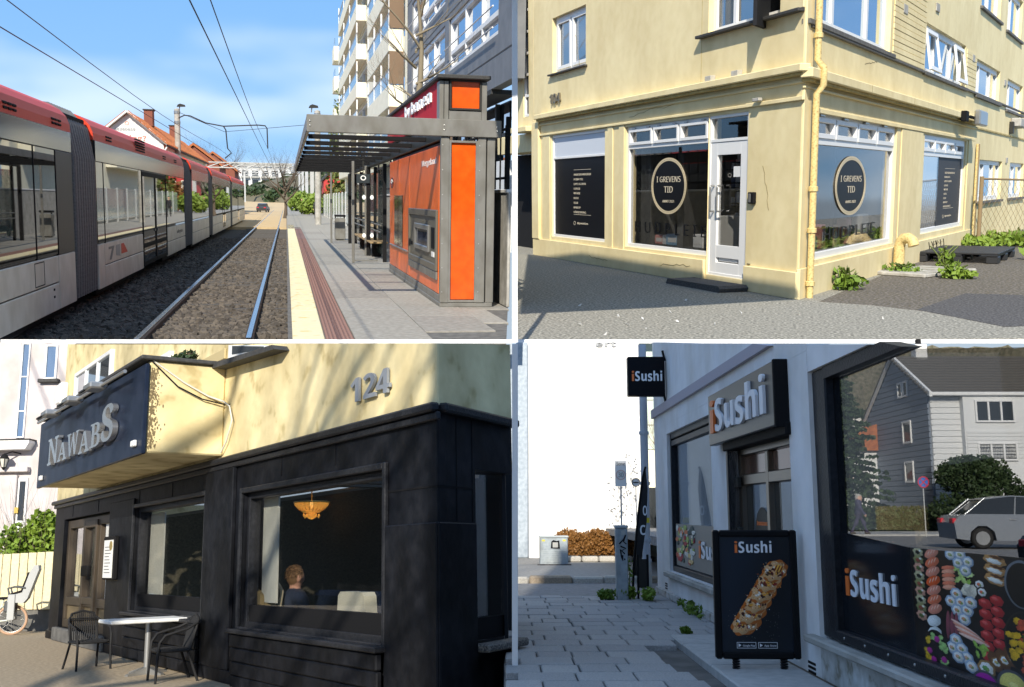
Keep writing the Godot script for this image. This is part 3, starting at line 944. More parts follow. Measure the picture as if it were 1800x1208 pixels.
	mesh(t, "emblem", em([Vector2(33.6, 0.93), Vector2(34.1, 0.93), Vector2(34.9, 0.62), Vector2(33.6, 0.62)], 0, 0.004), "tram_red", Transform3D(rot, Vector3(-4.999, 0, 0)))
	txt(t, "lettering", "skyss", "black", Vector3(-4.998, 0.76, -51.6), 0.14, 2.6, 0.004, "Droid Sans", true, rot)

func kiosk() -> void:
	var t := T("ticket_kiosk", "tall orange and grey ticket kiosk at the end of the platform shelter", "kiosk")
	B(t, "core", "steel_dark", 3.5, 0.05, -34.9, 4.5, 3.75, -23.3, 0.01)
	B(t, "plinth", "steel", 3.4, 0.0, -35.1, 4.62, 0.1, -23.12, 0.012)
	B(t, "plinth", "steel", 3.41, 0.1, -35.1, 3.5, 0.26, -23.3, 0.01)
	# corner posts with bolts
	for x in [3.40, 4.24]:
		var p := B(t, "post", "steel", x, 0.1, -23.3, x + 0.19, 3.84, -23.1, 0.012)
		for k in 7: mesh(p, "bolt", lm([Vector2(0.0001, 0.012), Vector2(0.012, 0.008), Vector2(0.014, 0)], 8), "steel_light", Transform3D(Basis(Vector3(1, 0, 0), Vector3(0, 0, 1), Vector3(0, -1, 0)), Vector3(x + 0.04, 0.35 + k * 0.55, -23.1)))
	B(t, "post", "steel", 4.46, 0.1, -23.34, 4.64, 3.84, -23.12, 0.012)
	B(t, "recess", "black", 4.43, 0.1, -34.0, 4.46, 3.8, -23.2, 0.0)
	var fp := B(t, "front_panel", "orange", 3.60, 0.17, -23.24, 4.23, 3.72, -23.17, 0.006)
	mesh(fp, "panel_frame", frm(3.585, 0.11, 4.245, 3.76, 0.05, -23.18, -23.11), "steel")
	# long side: orange panels between grey uprights
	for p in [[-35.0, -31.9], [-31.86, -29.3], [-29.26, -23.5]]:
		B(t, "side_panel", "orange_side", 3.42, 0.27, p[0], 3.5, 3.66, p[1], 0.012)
	B(t, "poster_slot", "black_gloss", 3.405, 1.0, -33.4, 3.43, 2.56, -32.3, 0.006)
	B(t, "poster_slot", "black_gloss", 3.405, 1.0, -32.2, 3.43, 2.56, -31.0, 0.006)
	B(t, "shelf", "steel_light", 3.37, 0.93, -34.6, 3.42, 0.98, -29.6, 0.01)
	var rot := Basis(Vector3(0, 0, 1), Vector3.UP, Vector3(-1, 0, 0))
	var tr := Transform3D(rot, Vector3(3.42, 0, 0))
	txt(t, "lettering", "Wergeland", "white", Vector3(3.415, 3.32, -25.3), 0.14, 2.7, 0.006, "Droid Sans", true, rot)
	var oval := mesh(t, "oval_plate", em(ell(-34.2, 2.98, 0.42, 0.17), 0, 0.02), "black_gloss", tr)
	mesh(oval, "symbol", ringm(-34.2, 3.02, 0.24, 0.07, 0.05, 0.02, 0.03), "white", Transform3D.IDENTITY)
	# upper sign box
	B(t, "sign_box", "steel_dark", 3.44, 4.24, -35.4, 4.3, 5.12, -23.3, 0.01)
	var rs := B(t, "red_sign", "sign_red", 3.38, 4.26, -35.4, 3.44, 5.1, -23.62, 0.006)
	var by := txt(rs, "lettering", "bybanen", "white", Vector3(3.36, 4.82, -27.2), 0.3, 5.4, 0.05, "Droid Sans", true, rot)
	by.position.y += 0.0
	R(rs, "arc", "steel_dark", [Vector3(3.34, 4.27, -29.6), Vector3(3.34, 4.4, -29.0), Vector3(3.34, 4.44, -28.2), Vector3(3.34, 4.4, -27.2), Vector3(3.34, 4.27, -26.6)], 0.05, 5)
	for x in [3.36, 3.47]: B(t, "sign_post", "steel", x, 4.22, -23.56, x + 0.1, 5.06, -23.14 - x * 0.002, 0.01)
	B(t, "sign_post", "steel", 4.32, 4.22, -23.5, 4.44, 5.06, -23.14, 0.01)
	B(t, "sign_rail", "steel", 3.58, 4.22, -23.5, 4.32, 4.42, -23.16, 0.01)
	var up := B(t, "upper_panel", "orange", 3.62, 4.46, -23.3, 4.28, 5.06, -23.2, 0.006)
	mesh(up, "panel_frame", frm(3.585, 4.43, 4.315, 5.1, 0.045, -23.21, -23.13), "steel_dark")
	B(t, "sign_roof", "roof_dark", 3.3, 5.1, -35.7, 4.5, 5.19, -23.0, 0.015)
	# ticket machine let into the long side: bevelled grey face, screen, keypad
	var m := mesh(t, "ticket_machine", frm(-29.1, 0.78, -23.6, 2.2, 0.16, 0.0, 0.06, [], [], 0.02), "machine", tr)
	B(m, "face", "machine", -28.95, 0.93, -0.02, -23.75, 2.05, 0.012, 0.004)
	var scr := mesh(m, "screen_surround", frm(-27.7, 1.16, -24.9, 1.82, 0.12, 0.012, 0.07, [], [], 0.02), "steel_light")
	B(scr, "screen", "screen", -27.5, 1.28, 0.014, -25.1, 1.7, 0.022, 0.0)
	B(m, "keypad", "black", -24.6, 1.28, 0.012, -24.1, 1.78, 0.03, 0.005)
	B(m, "card_slot", "white", -24.55, 1.08, 0.012, -24.1, 1.2, 0.028, 0.005)
	B(m, "coin_slot", "black", -28.8, 1.2, 0.012, -28.4, 1.3, 0.024, 0.005)
	B(m, "lower_lip", "steel", -29.1, 0.58, 0.0, -23.6, 0.77, 0.05, 0.02)

func shelter() -> void:
	var t := T("platform_shelter", "grey steel canopy with dark cross bars over the platform", "shelter")
	var fb := B(t, "front_beam", "steel", 0.45, 3.84, -23.16, 4.76, 4.22, -23.04, 0.012)
	for x in [0.52, 3.46, 4.66]:
		for y in [3.98, 4.08]: mesh(fb, "bolt", lm([Vector2(0.0001, 0.02), Vector2(0.016, 0.012), Vector2(0.018, 0)], 8), "steel_light", Transform3D(Basis(Vector3(1, 0, 0), Vector3(0, 0, 1), Vector3(0, -1, 0)), Vector3(x, y, -23.04)))
	B(t, "edge_beam", "steel", 0.45, 3.9, -58.0, 0.53, 4.2, -23.17, 0.012)
	B(t, "rear_beam", "steel_dark", 3.42, 3.78, -58.0, 3.62, 4.18, -23.2, 0.012)
	B(t, "end_beam", "steel_dark", 0.45, 3.88, -58.1, 3.6, 4.2, -58.0, 0.012)
	for k in 11: B(t, "cross_bar", "black_metal", 0.54, 3.86, -26.0 - k * 3.0, 3.42, 3.97, -25.86 - k * 3.0, 0.012)
	for k in 7: B(t, "roof_pane", "clear", 0.54, 4.08, -28.1 - k * 4.95, 3.42, 4.1, -23.2 - k * 4.95, 0.0)
	for p in [[2.49, -39.8, 0.05], [2.42, -57.8, 0.05], [3.35, -44.9, 0.05]]:
		B(t, "post", "steel", p[0] - p[2], 0.0, p[1] - p[2], p[0] + p[2], 3.85, p[1] + p[2], 0.012)
	for p in [[3.42, -57.6], [3.46, -44.9]]: B(t, "post", "black_metal", p[0] - 0.09, 0.0, p[1] - 0.09, p[0] + 0.09, 3.8, p[1] + 0.09, 0.012)
	B(t, "side_pane", "clear", 2.54, 0.12, -39.81, 3.42, 3.5, -39.79, 0.0)
	for d in [[2.9, 2.5], [2.9, 1.05], [3.2, 2.5], [3.2, 1.05]]:
		mesh(t, "glass_marker", em(ell(d[0], d[1], 0.07, 0.09, 16), -39.785, -39.78), "white")
	B(t, "bottom_rail", "steel", 2.54, 0.06, -39.84, 3.42, 0.12, -39.76, 0.01)
	for k in 5:
		B(t, "back_post", "black_metal", 3.66, 0.0, -57.5 + k * 4.3, 3.8, 3.8, -57.34 + k * 4.3, 0.01)
		if k < 4: B(t, "back_pane", "green_glass", 3.72, 0.25, -57.3 + k * 4.3, 3.735, 3.6, -53.3 + k * 4.3, 0.0)
	for y in [1.15, 1.42]: R(t, "handrail", "steel", [Vector3(3.6, y, -57.3), Vector3(3.6, y, -40.4)], 0.035)
	var b := T("bench", "slatted wooden bench under the platform shelter", "bench")
	for k in 6: B(b, "slat", ["wood", "wood_b"][k % 2], 3.66 + k * 0.125 - 0.3, 0.62, -53.2, 3.77 + k * 0.125 - 0.3, 0.69, -42.6, 0.012)
	for z in [-51.5, -44.2]: B(b, "leg", "black_metal", 3.55, 0.0, z - 0.08, 3.95, 0.62, z + 0.08, 0.01)
	var bn := T("litter_bin", "grey steel litter bin beside the dark shelter post", "bin", at(3.2, 0, -62.0))
	B(bn, "bin_body", "steel", -0.4, 0.05, -0.4, 0.2, 1.3, 0.4, 0.03)
	B(bn, "bin_hood", "black_metal", -0.42, 1.38, -0.42, 0.22, 1.5, 0.42, 0.03)
	B(bn, "bin_foot", "black_metal", -0.3, 0.0, -0.3, 0.1, 0.05, 0.3, 0.0)
	for x in [-0.36, 0.16]: B(bn, "hood_post", "black_metal", x - 0.03, 1.3, -0.03, x + 0.03, 1.38, 0.03, 0.0)
	var s := T("stop_sign", "small dark stop sign with a round white symbol hanging in the shelter", "sign")
	B(s, "plate", "sign_dark", 2.5, 3.0, -38.0, 2.98, 3.32, -37.92, 0.012)
	mesh(s, "symbol", ringm(2.74, 3.19, 0.1, 0.09, 0.035, -37.92, -37.905), "white")
	B(s, "hanger", "steel_dark", 2.72, 3.32, -37.98, 2.76, 3.82, -37.94, 0.0)

func rails() -> void:
	var t := T("railway_track", "near railway track on dark ballast beside the platform", "railway track")
	for x in [-0.78, -2.93]:
		var r := B(t, "rail", "rail_side", x - 0.09, -0.62, -300.0, x + 0.09, -0.42, -21.4, 0.03)
		B(r, "rail_head", "rail", x - 0.055, -0.42, -300.0, x + 0.055, -0.4, -21.2, 0.008)
		B(r, "rail_foot", "rail_side", x - 0.2, -0.66, -300.0, x + 0.2, -0.615, -22.4, 0.01)
	for k in 82:
		var sl := mesh(t, "sleeper", M["_sleeper"], "sleeper", at(-1.855, -0.6, -22.9 - k * 1.1, rng.randf_range(-0.01, 0.01)))
		sl.position.y += rng.randf_range(-0.02, 0.02)

func stones(called: String, label: String, n: int, area: Array, size: float, yy: float, mat: String, boundary := false) -> void:
	var st := ST()
	var ico := []
	for k in 14: ico.append(Vector3(rng.randf_range(-1, 1), rng.randf_range(-1, 1), rng.randf_range(-1, 1)).normalized() * rng.randf_range(0.7, 1.0))
	var hull := Geometry3D.build_box_planes(Vector3(0.8, 0.55, 0.7))
	for v in ico: hull.append(Plane(v.normalized(), 0.62 + 0.25 * absf(v.y)))
	var pm := Geometry3D.compute_convex_mesh_points(hull)
	var cx := Vector3.ZERO
	for p in hull.size():
		var face := []
		for q in pm:
			if absf(hull[p].distance_to(q)) < 0.002: face.append(q)
		if face.size() < 3: continue
		var c := Vector3.ZERO
		for q in face: c += q
		c /= face.size()
		var ax: Vector3 = (face[0] - c).normalized()
		var ay: Vector3 = hull[p].normal.cross(ax)
		face.sort_custom(func(a, b): return atan2((a - c).dot(ay), (a - c).dot(ax)) < atan2((b - c).dot(ay), (b - c).dot(ax)))
		for k in range(1, face.size() - 1): tri(st, face[0], face[k], face[k + 1], hull[p].normal)
	var mm := MultiMesh.new()
	mm.transform_format = MultiMesh.TRANSFORM_3D
	mm.use_colors = true
	mm.mesh = st.commit()
	mm.instance_count = n
	for i in n:
		var z: float = area[2] + (area[3] - area[2]) * pow(rng.randf(), 1.5)
		var x := rng.randf_range(area[0], area[1])
		var s := size * rng.randf_range(0.5, 1.25)
		var b := Basis(Vector3(rng.randfn(), rng.randfn(), rng.randfn()).normalized(), rng.randf() * TAU).scaled(Vector3.ONE * s)
		mm.set_instance_transform(i, Transform3D(b, Vector3(x, yy + rng.randf_range(-0.3, 0.5) * size, z)))
		var g := rng.randf_range(0.5, 1.4)
		mm.set_instance_color(i, Color(g, g * 0.97, g * 0.92))
	var o := MultiMeshInstance3D.new()
	o.name = called
	o.multimesh = mm
	o.material_override = M[mat]
	add_child(o, true)
	o.transform = PL
	tag(o, label, "gravel", "", "stuff")

func wires() -> void:
	for w in [[-1.75, 6.1, 0.016, "lower of the two wires over the near track"], [-1.85, 7.4, 0.016, "upper of the two wires over the near track"], [-6.9, 6.5, 0.018, "lower of the two wires over the tram roof"], [-6.95, 7.3, 0.018, "upper of the two wires over the tram roof"]]:
		var pts := []
		for k in 26:
			var z := -8.0 - k * 11.0
			pts.append(Vector3(w[0], w[1] + (0.25 * cos(z / 20.0) if w[1] > 6.9 else 0.0), z))
		var o := mesh(self, "overhead_wire", tm(pts, w[2], 4), "wire")
		tag(o, "black overhead wire, the " + w[3], "wire", "overhead tram wires")
	var k := 0
	for p in [[-11.6, -120.0, 12.4, 0.3], [2.95, -100.0, 11.1, 0.27]]:
		var t := T("catenary_pole", ["pale concrete mast with a lamp and bracket beyond the tram", "pale mast with a lamp rising behind the shelter canopy"][k], "mast", at(p[0], -0.5, p[1]), "masts along the tram line")
		mesh(t, "mast", lm([Vector2(p[3] * 1.1, 0), Vector2(p[3], p[2]), Vector2(0.01, p[2] + 0.1)], 12), "concrete_pale")
		for y in [0.5, 1.6]: mesh(t, "collar", lm([Vector2(p[3] * 1.14, p[2] - y), Vector2(p[3] * 1.14, p[2] - y + 0.3), Vector2(p[3], p[2] - y + 0.3)], 12), "steel_light")
		var l := mesh(t, "lamp_head", em([Vector2(-0.25, 0), Vector2(0.65, 0.04), Vector2(0.6, 0.22), Vector2(0.1, 0.34), Vector2(-0.15, 0.22)], -0.2, 0.2), "steel_dark", at(0.25 if k == 0 else -0.55, p[2] + 0.25, 0))
		R(l, "lamp_arm", "steel", [Vector3(0.0, -0.4, 0), Vector3(0.05, 0.05, 0)], 0.06)
		k += 1
	var b := T("wire_bracket", "curved black bracket arm reaching from the mast over both tracks", "bracket")
	var z := -119.8
	R(b, "arm", "wire", [Vector3(-11.5, 10.9, z), Vector3(-10.8, 11.25, z), Vector3(-10.2, 11.2, z), Vector3(-8.6, 10.5, z), Vector3(-6.7, 10.2, z), Vector3(-3.0, 10.45, z), Vector3(-2.2, 10.4, z), Vector3(-2.0, 10.1, z), Vector3(-1.95, 7.9, z)], 0.07, 5)
	R(b, "dropper", "wire", [Vector3(-6.7, 10.2, z), Vector3(-6.45, 9.8, z), Vector3(-6.3, 7.8, z), Vector3(-5.9, 7.3, z), Vector3(-6.6, 6.7, z)], 0.07, 5)
	R(b, "span_wire", "wire", [Vector3(-11.5, 11.6, z), Vector3(-6.6, 9.6, z), Vector3(2.9, 9.4, -100)], 0.025, 4)
	for g in [[-170.0, 0], [-215.0, 1], [-265.0, 2], [-330.0, 3]]:
		var t := T("wire_gantry", "pale steel portal over the tracks, the %s one down the line" % ["nearest", "second", "third", "farthest"][g[1]], "gantry", at(-3.5, -0.5, g[0]), "portals along the tram line")
		for x in [-9.0, 7.6]: B(t, "upright", "galvanised", x - 0.3, 0, -0.3, x + 0.3, 8.5 + g[1] * 0.8, 0.3, 0.02)
		for y in [7.5, 8.3]: B(t, "cross_beam", "galvanised", -8.7, y + g[1] * 0.8, -0.12, 7.3, y + 0.16 + g[1] * 0.8, 0.12, 0.0)
		for i in 8: R(t, "brace", "galvanised", [Vector3(-8.6 + i * 2, 7.6 + g[1] * 0.8, 0), Vector3(-6.7 + i * 2, 8.3 + g[1] * 0.8, 0)], 0.08, 4)

func gable_house() -> void:
	var t := T("gabled_house", "white gabled house with an orange tiled roof behind the tram", "house", at(-15.35, 0, -110))
	mesh(t, "wall", em([Vector2(-3.35, 0), Vector2(3.35, 0), Vector2(3.35, 7.75), Vector2(0, 10.5), Vector2(-3.35, 7.75)], -56, 0), "white_plaster")
	for s in [-1.0, 1.0]:
		var n := Vector3(s * 2.85, 3.55, 0).normalized()
		var e := Vector3(s * 3.75, 7.5, 0)
		var top := Vector3(0, 10.6, 0)
		var d := (top - e).normalized()
		var rs := ST()
		quad(rs, e + Vector3(0, 0, 0.5), top + Vector3(0, 0, 0.5), top + Vector3(0, 0, -56.5), e + Vector3(0, 0, -56.5), n)
		quad(rs, e + Vector3(0, 0, 0.5), top + Vector3(0, 0, 0.5), top + n * 0.25 + Vector3(0, 0, 0.5), e + n * 0.25 + Vector3(0, 0, 0.5), Vector3(0, 0, 1))
		var rf := mesh(t, "roof", rs.commit(), "roof_orange")
		if s > 0.0:
			# rows of curved clay tiles on the slope that shows
			var ts := ST()
			for r in 10:
				for k in 70:
					var p := e + d * (r * 0.47) + n * (0.05 + rng.randf_range(0, 0.02)) + Vector3(0, 0, 0.4 - k * 0.8)
					var c := Color(1, 1, 1) * rng.randf_range(0.75, 1.15)
					c.g *= rng.randf_range(0.85, 1.1)
					var zz := Vector3(0, 0, 0.4)
					var m := p + n * 0.16
					quad(ts, p + zz * 0.95, m, m + d * 0.52 - n * 0.04, p + zz * 0.95 + d * 0.52 - n * 0.04, n, c)
					quad(ts, m, p - zz * 0.95, p - zz * 0.95 + d * 0.52 - n * 0.04, m + d * 0.52 - n * 0.04, n, c)
					tri(ts, p + zz * 0.95, m, p - zz * 0.95, -d, c)
			stuff(rf, "tile", ts.commit(), "tile_orange")
	for s in [-1.0, 1.0]: R(t, "verge", "white_paint", [Vector3(s * 3.75, 7.55, 0.5), Vector3(0, 10.68, 0.5)], 0.12, 4)
	for z in [-9.0, -34.0]:
		var ch := B(t, "chimney", "brick_red", 0.4, 9.9, z - 1.6, 1.3, 11.6, z, 0.03)
		B(ch, "chimney_cap", "roof_dark", 0.3, 11.6, z - 1.7, 1.4, 11.72, z + 0.1, 0.0)
	R(t, "gutter", "roof_dark", [Vector3(3.75, 7.42, 0.5), Vector3(3.75, 7.42, -56)], 0.12, 5)
	R(t, "downpipe", "white_paint", [Vector3(3.75, 7.4, 0.2), Vector3(3.42, 6.9, 0.2), Vector3(3.42, 0, 0.2)], 0.1, 5)
	txt(t, "lettering", "46260659", "sign_text_grey", Vector3(-0.3, 8.95, 0.02), 0.26, 2.0, 0.02, "Droid Sans", true)
	txt(t, "lettering", "ssing?", "sign_text_red", Vector3(0.5, 8.05, 0.02), 0.5, 2.4, 0.02, "Droid Sans", true)
	txt(t, "lettering", "BYGG", "sign_text_grey", Vector3(1.9, 6.95, 0.02), 0.36, 1.7, 0.02, "Droid Sans", true)
	mesh(t, "symbol", ringm(-0.1, 9.55, 0.2, 0.2, 0.06, 0, 0.02, 16), "sign_text_red")
	for i in 2:
		var h := T("row_house", ["low brick house with a red tiled roof past the gabled house", "second brick house with a dark red roof along the line", "farthest small brick house with a red roof along the line"][i], "house", at(-14.6 + i * 1.0, 0, -176 - i * 30), "brick houses along the line")
		mesh(h, "wall", em([Vector2(-4, 0), Vector2(4, 0), Vector2(4, 7.5), Vector2(0, 10.5), Vector2(-4, 7.5)], -18, 0), "brick_red")
		mesh(h, "roof", em([Vector2(-4.5, 7.3), Vector2(0, 10.7), Vector2(4.5, 7.3), Vector2(4.5, 7.6), Vector2(0, 11.1), Vector2(-4.5, 7.6)], -18.4, 0.4), "roof_orange")
		for k in 3: B(h, "window", "glass_dark", 4.0, 3.5, -3.0 - k * 5.0, 4.05, 5.4, -5.4 - k * 5.0, 0.0)

func balcony_blocks() -> void:
	# grey block with wide framed windows nearest, cream block with balconies beyond it; both fronts lie along x = 9
	var fr := Transform3D(Basis(Vector3(0, 0, 1), Vector3.UP, Vector3(-1, 0, 0)), Vector3(9, 0, 0))
	var g := T("grey_block", "dark grey apartment block with wide white framed windows above the kiosk", "building", fr)
	var holes := []
	for f in [[9.6, 12.4], [13.6, 16.4], [17.6, 20.4]]:
		holes.append([-58.5, f[0], -44.6, f[1]])
		holes.append([-76.0, f[0], -60.0, f[1]])
	mesh(g, "wall", wm(-79.0, 7.4, -41.5, 24.0, 0.5, holes), "clad_grey")
	B(g, "soffit", "roof_dark", -59.9, 7.2, -1.2, -46.0, 7.4, -0.01, 0.0)
	B(g, "soffit", "roof_dark", -79.0, 7.2, -4.0, -60.0, 7.4, -0.01, 0.0)
	for k in 4: B(g, "joint", "roof_dark", -79.0, 8.7 + k * 4.0, 0.0, -41.6, 8.76 + k * 4.0, 0.012, 0.0)
	for h in holes:
		var w := mesh(g, "window", frm(h[0], h[1], h[2], h[3], 0.22, -0.4, -0.1, [h[0] + (h[2] - h[0]) * 0.35, h[0] + (h[2] - h[0]) * 0.68], [h[1] + 1.0], 0.0), "white_paint")
		B(w, "pane", "glass_blue", h[0] + 0.1, h[1] + 0.1, -0.32, h[2] - 0.1, h[3] - 0.1, -0.28, 0.0)
		for y in [0.25, 1.15]: R(w, "balcony_rail", "white_paint", [Vector3(h[0], h[1] + y, 0.25), Vector3(h[2], h[1] + y, 0.25)], 0.045, 4)
	var lw := B(g, "lower_wall", "white_plaster", -79.0, 0.0, -1.6, -48.5, 4.4, -1.2, 0.0)
	B(lw, "lower_glazing", "glass_blue", -79.0, 4.4, -1.5, -48.5, 7.19, -1.4, 0.0)
	for k in 7: B(lw, "glazing_bar", "steel_dark", -78.0 + k * 4.5, 4.4, -1.38, -77.7 + k * 4.5, 7.2, -1.2, 0.0)
	B(lw, "glazing_bar", "steel_dark", -79.0, 5.5, -1.37, -48.5, 5.7, -1.22, 0.0)
	var c := T("cream_block", "cream apartment block with stacked glazed balconies behind the bare tree", "building", fr)
	var hs := []
	for k in 6:
		hs.append([-104.0, 6.5 + k * 4.2, -80.5, 9.3 + k * 4.2])
		hs.append([-160.0, 6.5 + k * 4.2, -118.0, 9.3 + k * 4.2])
	mesh(c, "wall", wm(-166.0, 0.0, -79.2, 34.0, 0.6, hs), "cream_wall")
	var first := true
	for h in hs:
		var w := mesh(c, "window", frm(h[0], h[1], h[2], h[3], 0.25, -0.5, -0.2, [h[0] + (h[2] - h[0]) * 0.25, h[0] + (h[2] - h[0]) * 0.5, h[0] + (h[2] - h[0]) * 0.75], [], 0.0), "white_paint")
		B(w, "pane", "glass_blue", h[0] + 0.1, h[1] + 0.1, -0.42, h[2] - 0.1, h[3] - 0.1, -0.38, 0.0)
		# every bay has a projecting balcony front: slab, parapet, clear screen and rail
		var bl := B(c, "balcony", "cream_wall", h[0] + 1.0, h[1] - 1.1, 0.0, h[2] - 1.0, h[1] + 0.6, 1.15, 0.03)
		if h[2] > -90.0: B(bl, "balcony_recess", "brown_panel", h[2] - 1.0, h[1] + 0.65, 0.0, h[2] - 0.9, h[3] + 0.3, 1.1, 0.0)
		B(bl, "screen", "green_glass", h[0] + 1.1, h[1] + 0.6, 1.05, h[2] - 1.1, h[1] + 1.7, 1.1, 0.0)
		R(bl, "balcony_rail", "steel_light", [Vector3(h[0] + 1, h[1] + 1.75, 1.08), Vector3(h[2] - 1, h[1] + 1.75, 1.08)], 0.09, 4)
		for k in 4: B(bl, "screen_post", "white_paint", h[0] + 1.2 + (h[2] - h[0] - 2.6) * k / 3.0, h[1] + 0.6, 1.0, h[0] + 1.42 + (h[2] - h[0] - 2.6) * k / 3.0, h[1] + 2.9, 1.14, 0.0)
	for k in 4:
		var sl := B(c, "end_balcony", "cream_wall", -172.0, 10.0 + k * 4.6, -4.0, -166.0, 12.2 + k * 4.6, 1.5, 0.03)
		B(sl, "screen", "green_glass", -172.0, 12.2 + k * 4.6, 1.3, -166.0, 13.4 + k * 4.6, 1.36, 0.0)

func stop_background() -> void:
	# retaining wall, black fence on it, bare tree, far things
	var rw := T("retaining_wall", "grey concrete retaining wall just right of the kiosk", "wall")
	B(rw, "wall_face", "concrete_pale", 4.98, -0.02, -80.0, 5.05, 2.62, -23.2, 0.02)
	B(rw, "coping", "white_paint", 4.95, 2.62, -80.0, 5.07, 2.7, -23.25, 0.012)
	for k in 6: B(rw, "joint", "concrete_dark", 4.972, 0.0, -26.0 - k * 7.0, 4.98, 2.6, -25.96 - k * 7.0, 0.0)
	var f := T("steel_fence", "black upright bar fence on top of the retaining wall", "fence")
	for y in [2.95, 4.1]: B(f, "fence_rail", "black_metal", 5.1, y, -60.0, 5.16, y + 0.06, -24.05, 0.008)
	for k in 60: mesh(f, "fence_bar", M["_bar"], "black_metal", at(5.13, 2.72, -24.3 - k * 0.6))
	for k in 6: B(f, "fence_post", "black_metal", 5.08, 2.7, -24.1 - k * 7.0, 5.18, 4.4, -24.0 - k * 7.0, 0.01)
	rng.seed = 11
	var t := T("bare_tree", "tall bare young tree in front of the cream balcony block", "tree", at(5.75, 1.5, -47.0))
	var st := ST()
	branch(st, Vector3.ZERO, Vector3(0, 1, 0), 5.2, 0.2, 0, 0.4)
	branch(st, Vector3(0, 4.9, 0), Vector3(0.05, 1, -0.1), 5.5, 0.17, 4, 0.75)
	for k in 7: branch(st, Vector3(0, 4.0 + k * 0.7, 0), Vector3(cos(k * 2.2), 0.35, sin(k * 2.2)), 2.4 - k * 0.1, 0.07, 3, 0.6)
	mesh(t, "trunk", st.commit(), "bark_pale")
	rng.seed = 12
	var far := [
		["bare_tree", "round bare twiggy tree left of the canopy edge", -0.2, -150.0, 9.6, 2, true],
		["bare_tree", "bare tree past the orange roofs", -13.5, -215.0, 14.5, 2, true]]
	for e in far:
		var b := T(e[0], e[1], "tree", at(e[2], -0.5, e[3]), "bare trees along the line")
		var s2 := ST()
		branch(s2, Vector3.ZERO, Vector3.UP, e[4] * 0.35, 0.35, 0, 0.5)
		for k in 7: branch(s2, Vector3(0, e[4] * (0.25 + 0.04 * k), 0), Vector3(cos(k * 2.4), 0.9, sin(k * 2.4)), e[4] * 0.36, 0.16, 4, 0.8)
		mesh(b, "trunk", s2.commit(), "bark_dark")
	var gt := [
		["shrub", "bright green rounded shrub at the end of the platform", 4.2, -165.0, 1.9, 2.8, "leaf_bright", "shrub"],
		["shrub", "second green shrub left of the walking person", 3.0, -205.0, 2.4, 3.6, "leaf_bright", "shrub"],
		["autumn_tree", "orange brown leafy tree before the red house", 8.2, -175.0, 2.4, 4.8, "leaf_autumn", "tree"],
		["green_tree", "small olive leafed tree rising over the canopy", 8.6, -165.0, 2.0, 17.5, "leaf_olive", "tree"]]
	for e in gt:
		var b := T(e[0], e[1], e[7], at(e[2], 0, e[3]))
		mesh(b, "crown", crown([[Vector3(0, e[5] * 0.6, 0), Vector3(e[4], e[5] * 0.55, e[4])], [Vector3(0.8, e[5] * 0.45, 0.6), Vector3(e[4] * 0.7, e[5] * 0.4, e[4])], [Vector3(-1.0, e[5] * 0.4, 0.2), Vector3(e[4] * 0.7, e[5] * 0.4, e[4])]], 420, 0.75, Color(0.6, 0.6, 0.5), Color(1.4, 1.3, 1.1)), e[6])
		R(b, "trunk", "bark_dark", [Vector3.ZERO, Vector3(0.1, e[5] * 0.6, 0)], 0.2, 6)
	var rh := T("red_house", "red wooden house with pale framed windows behind the autumn tree", "house", at(10.5, 0, -215.0))
	mesh(rh, "wall", em([Vector2(-3, 0), Vector2(4, 0), Vector2(4, 6.2), Vector2(0.5, 9.6), Vector2(-3, 6.2)], -12, 0), "red_wood")
	mesh(rh, "roof", em([Vector2(-3.5, 5.9), Vector2(0.5, 9.8), Vector2(4.5, 5.9), Vector2(4.5, 6.3), Vector2(0.5, 10.2), Vector2(-3.5, 6.3)], -12.4, 0.4), "roof_dark")
	for x in [-1.6, 0.8]:
		var w := mesh(rh, "window", frm(x, 3.4, x + 1.4, 5.6, 0.16, 0, 0.1, [x + 0.7], [4.5], 0.0), "cream_wall")
		B(w, "pane", "glass_dark", x + 0.1, 3.5, 0.01, x + 1.3, 5.5, 0.04, 0.0)
	var gf := T("glass_fence", "pale glass panel fence along the ramp behind the bench", "fence")
	for k in 12:
		B(gf, "panel", "fence_glass", 5.3, 0.3, -84.0 - k * 6.0, 5.36, 3.0, -89.6 - k * 6.0, 0.0)
		B(gf, "post", "galvanised", 5.25, 0.0, -83.8 - k * 6.0, 5.4, 3.1, -83.6 - k * 6.0, 0.0)
	var ap := T("far_block", "long pale apartment block at the far end of the line", "building", at(-15.0, 0, -420.0))
	B(ap, "wall", "white_plaster", -18, 0, -10, 17, 14.6, 0, 0.0)
	B(ap, "roof", "roof_pale", -18.5, 14.6, -11, 17.5, 16.0, 0.6, 0.1)
	for i in 9:
		for j in 2:
			var w := B(ap, "window", "glass_dark", -17 + i * 3.8, 7.4 + j * 3.6, 0.0, -14.6 + i * 3.8, 9.4 + j * 3.6, 0.06, 0.0)
			B(w, "balcony", "roof_pale", -17.4 + i * 3.8, 6.6 + j * 3.6, 0.0, -14.2 + i * 3.8, 7.3 + j * 3.6, 1.2, 0.0)
	var hl := [[-34.0, -395.0, 9.0, "hill", "leaf_brown"], [16.0, -350.0, 13.0, "hill", "leaf_dark"]]
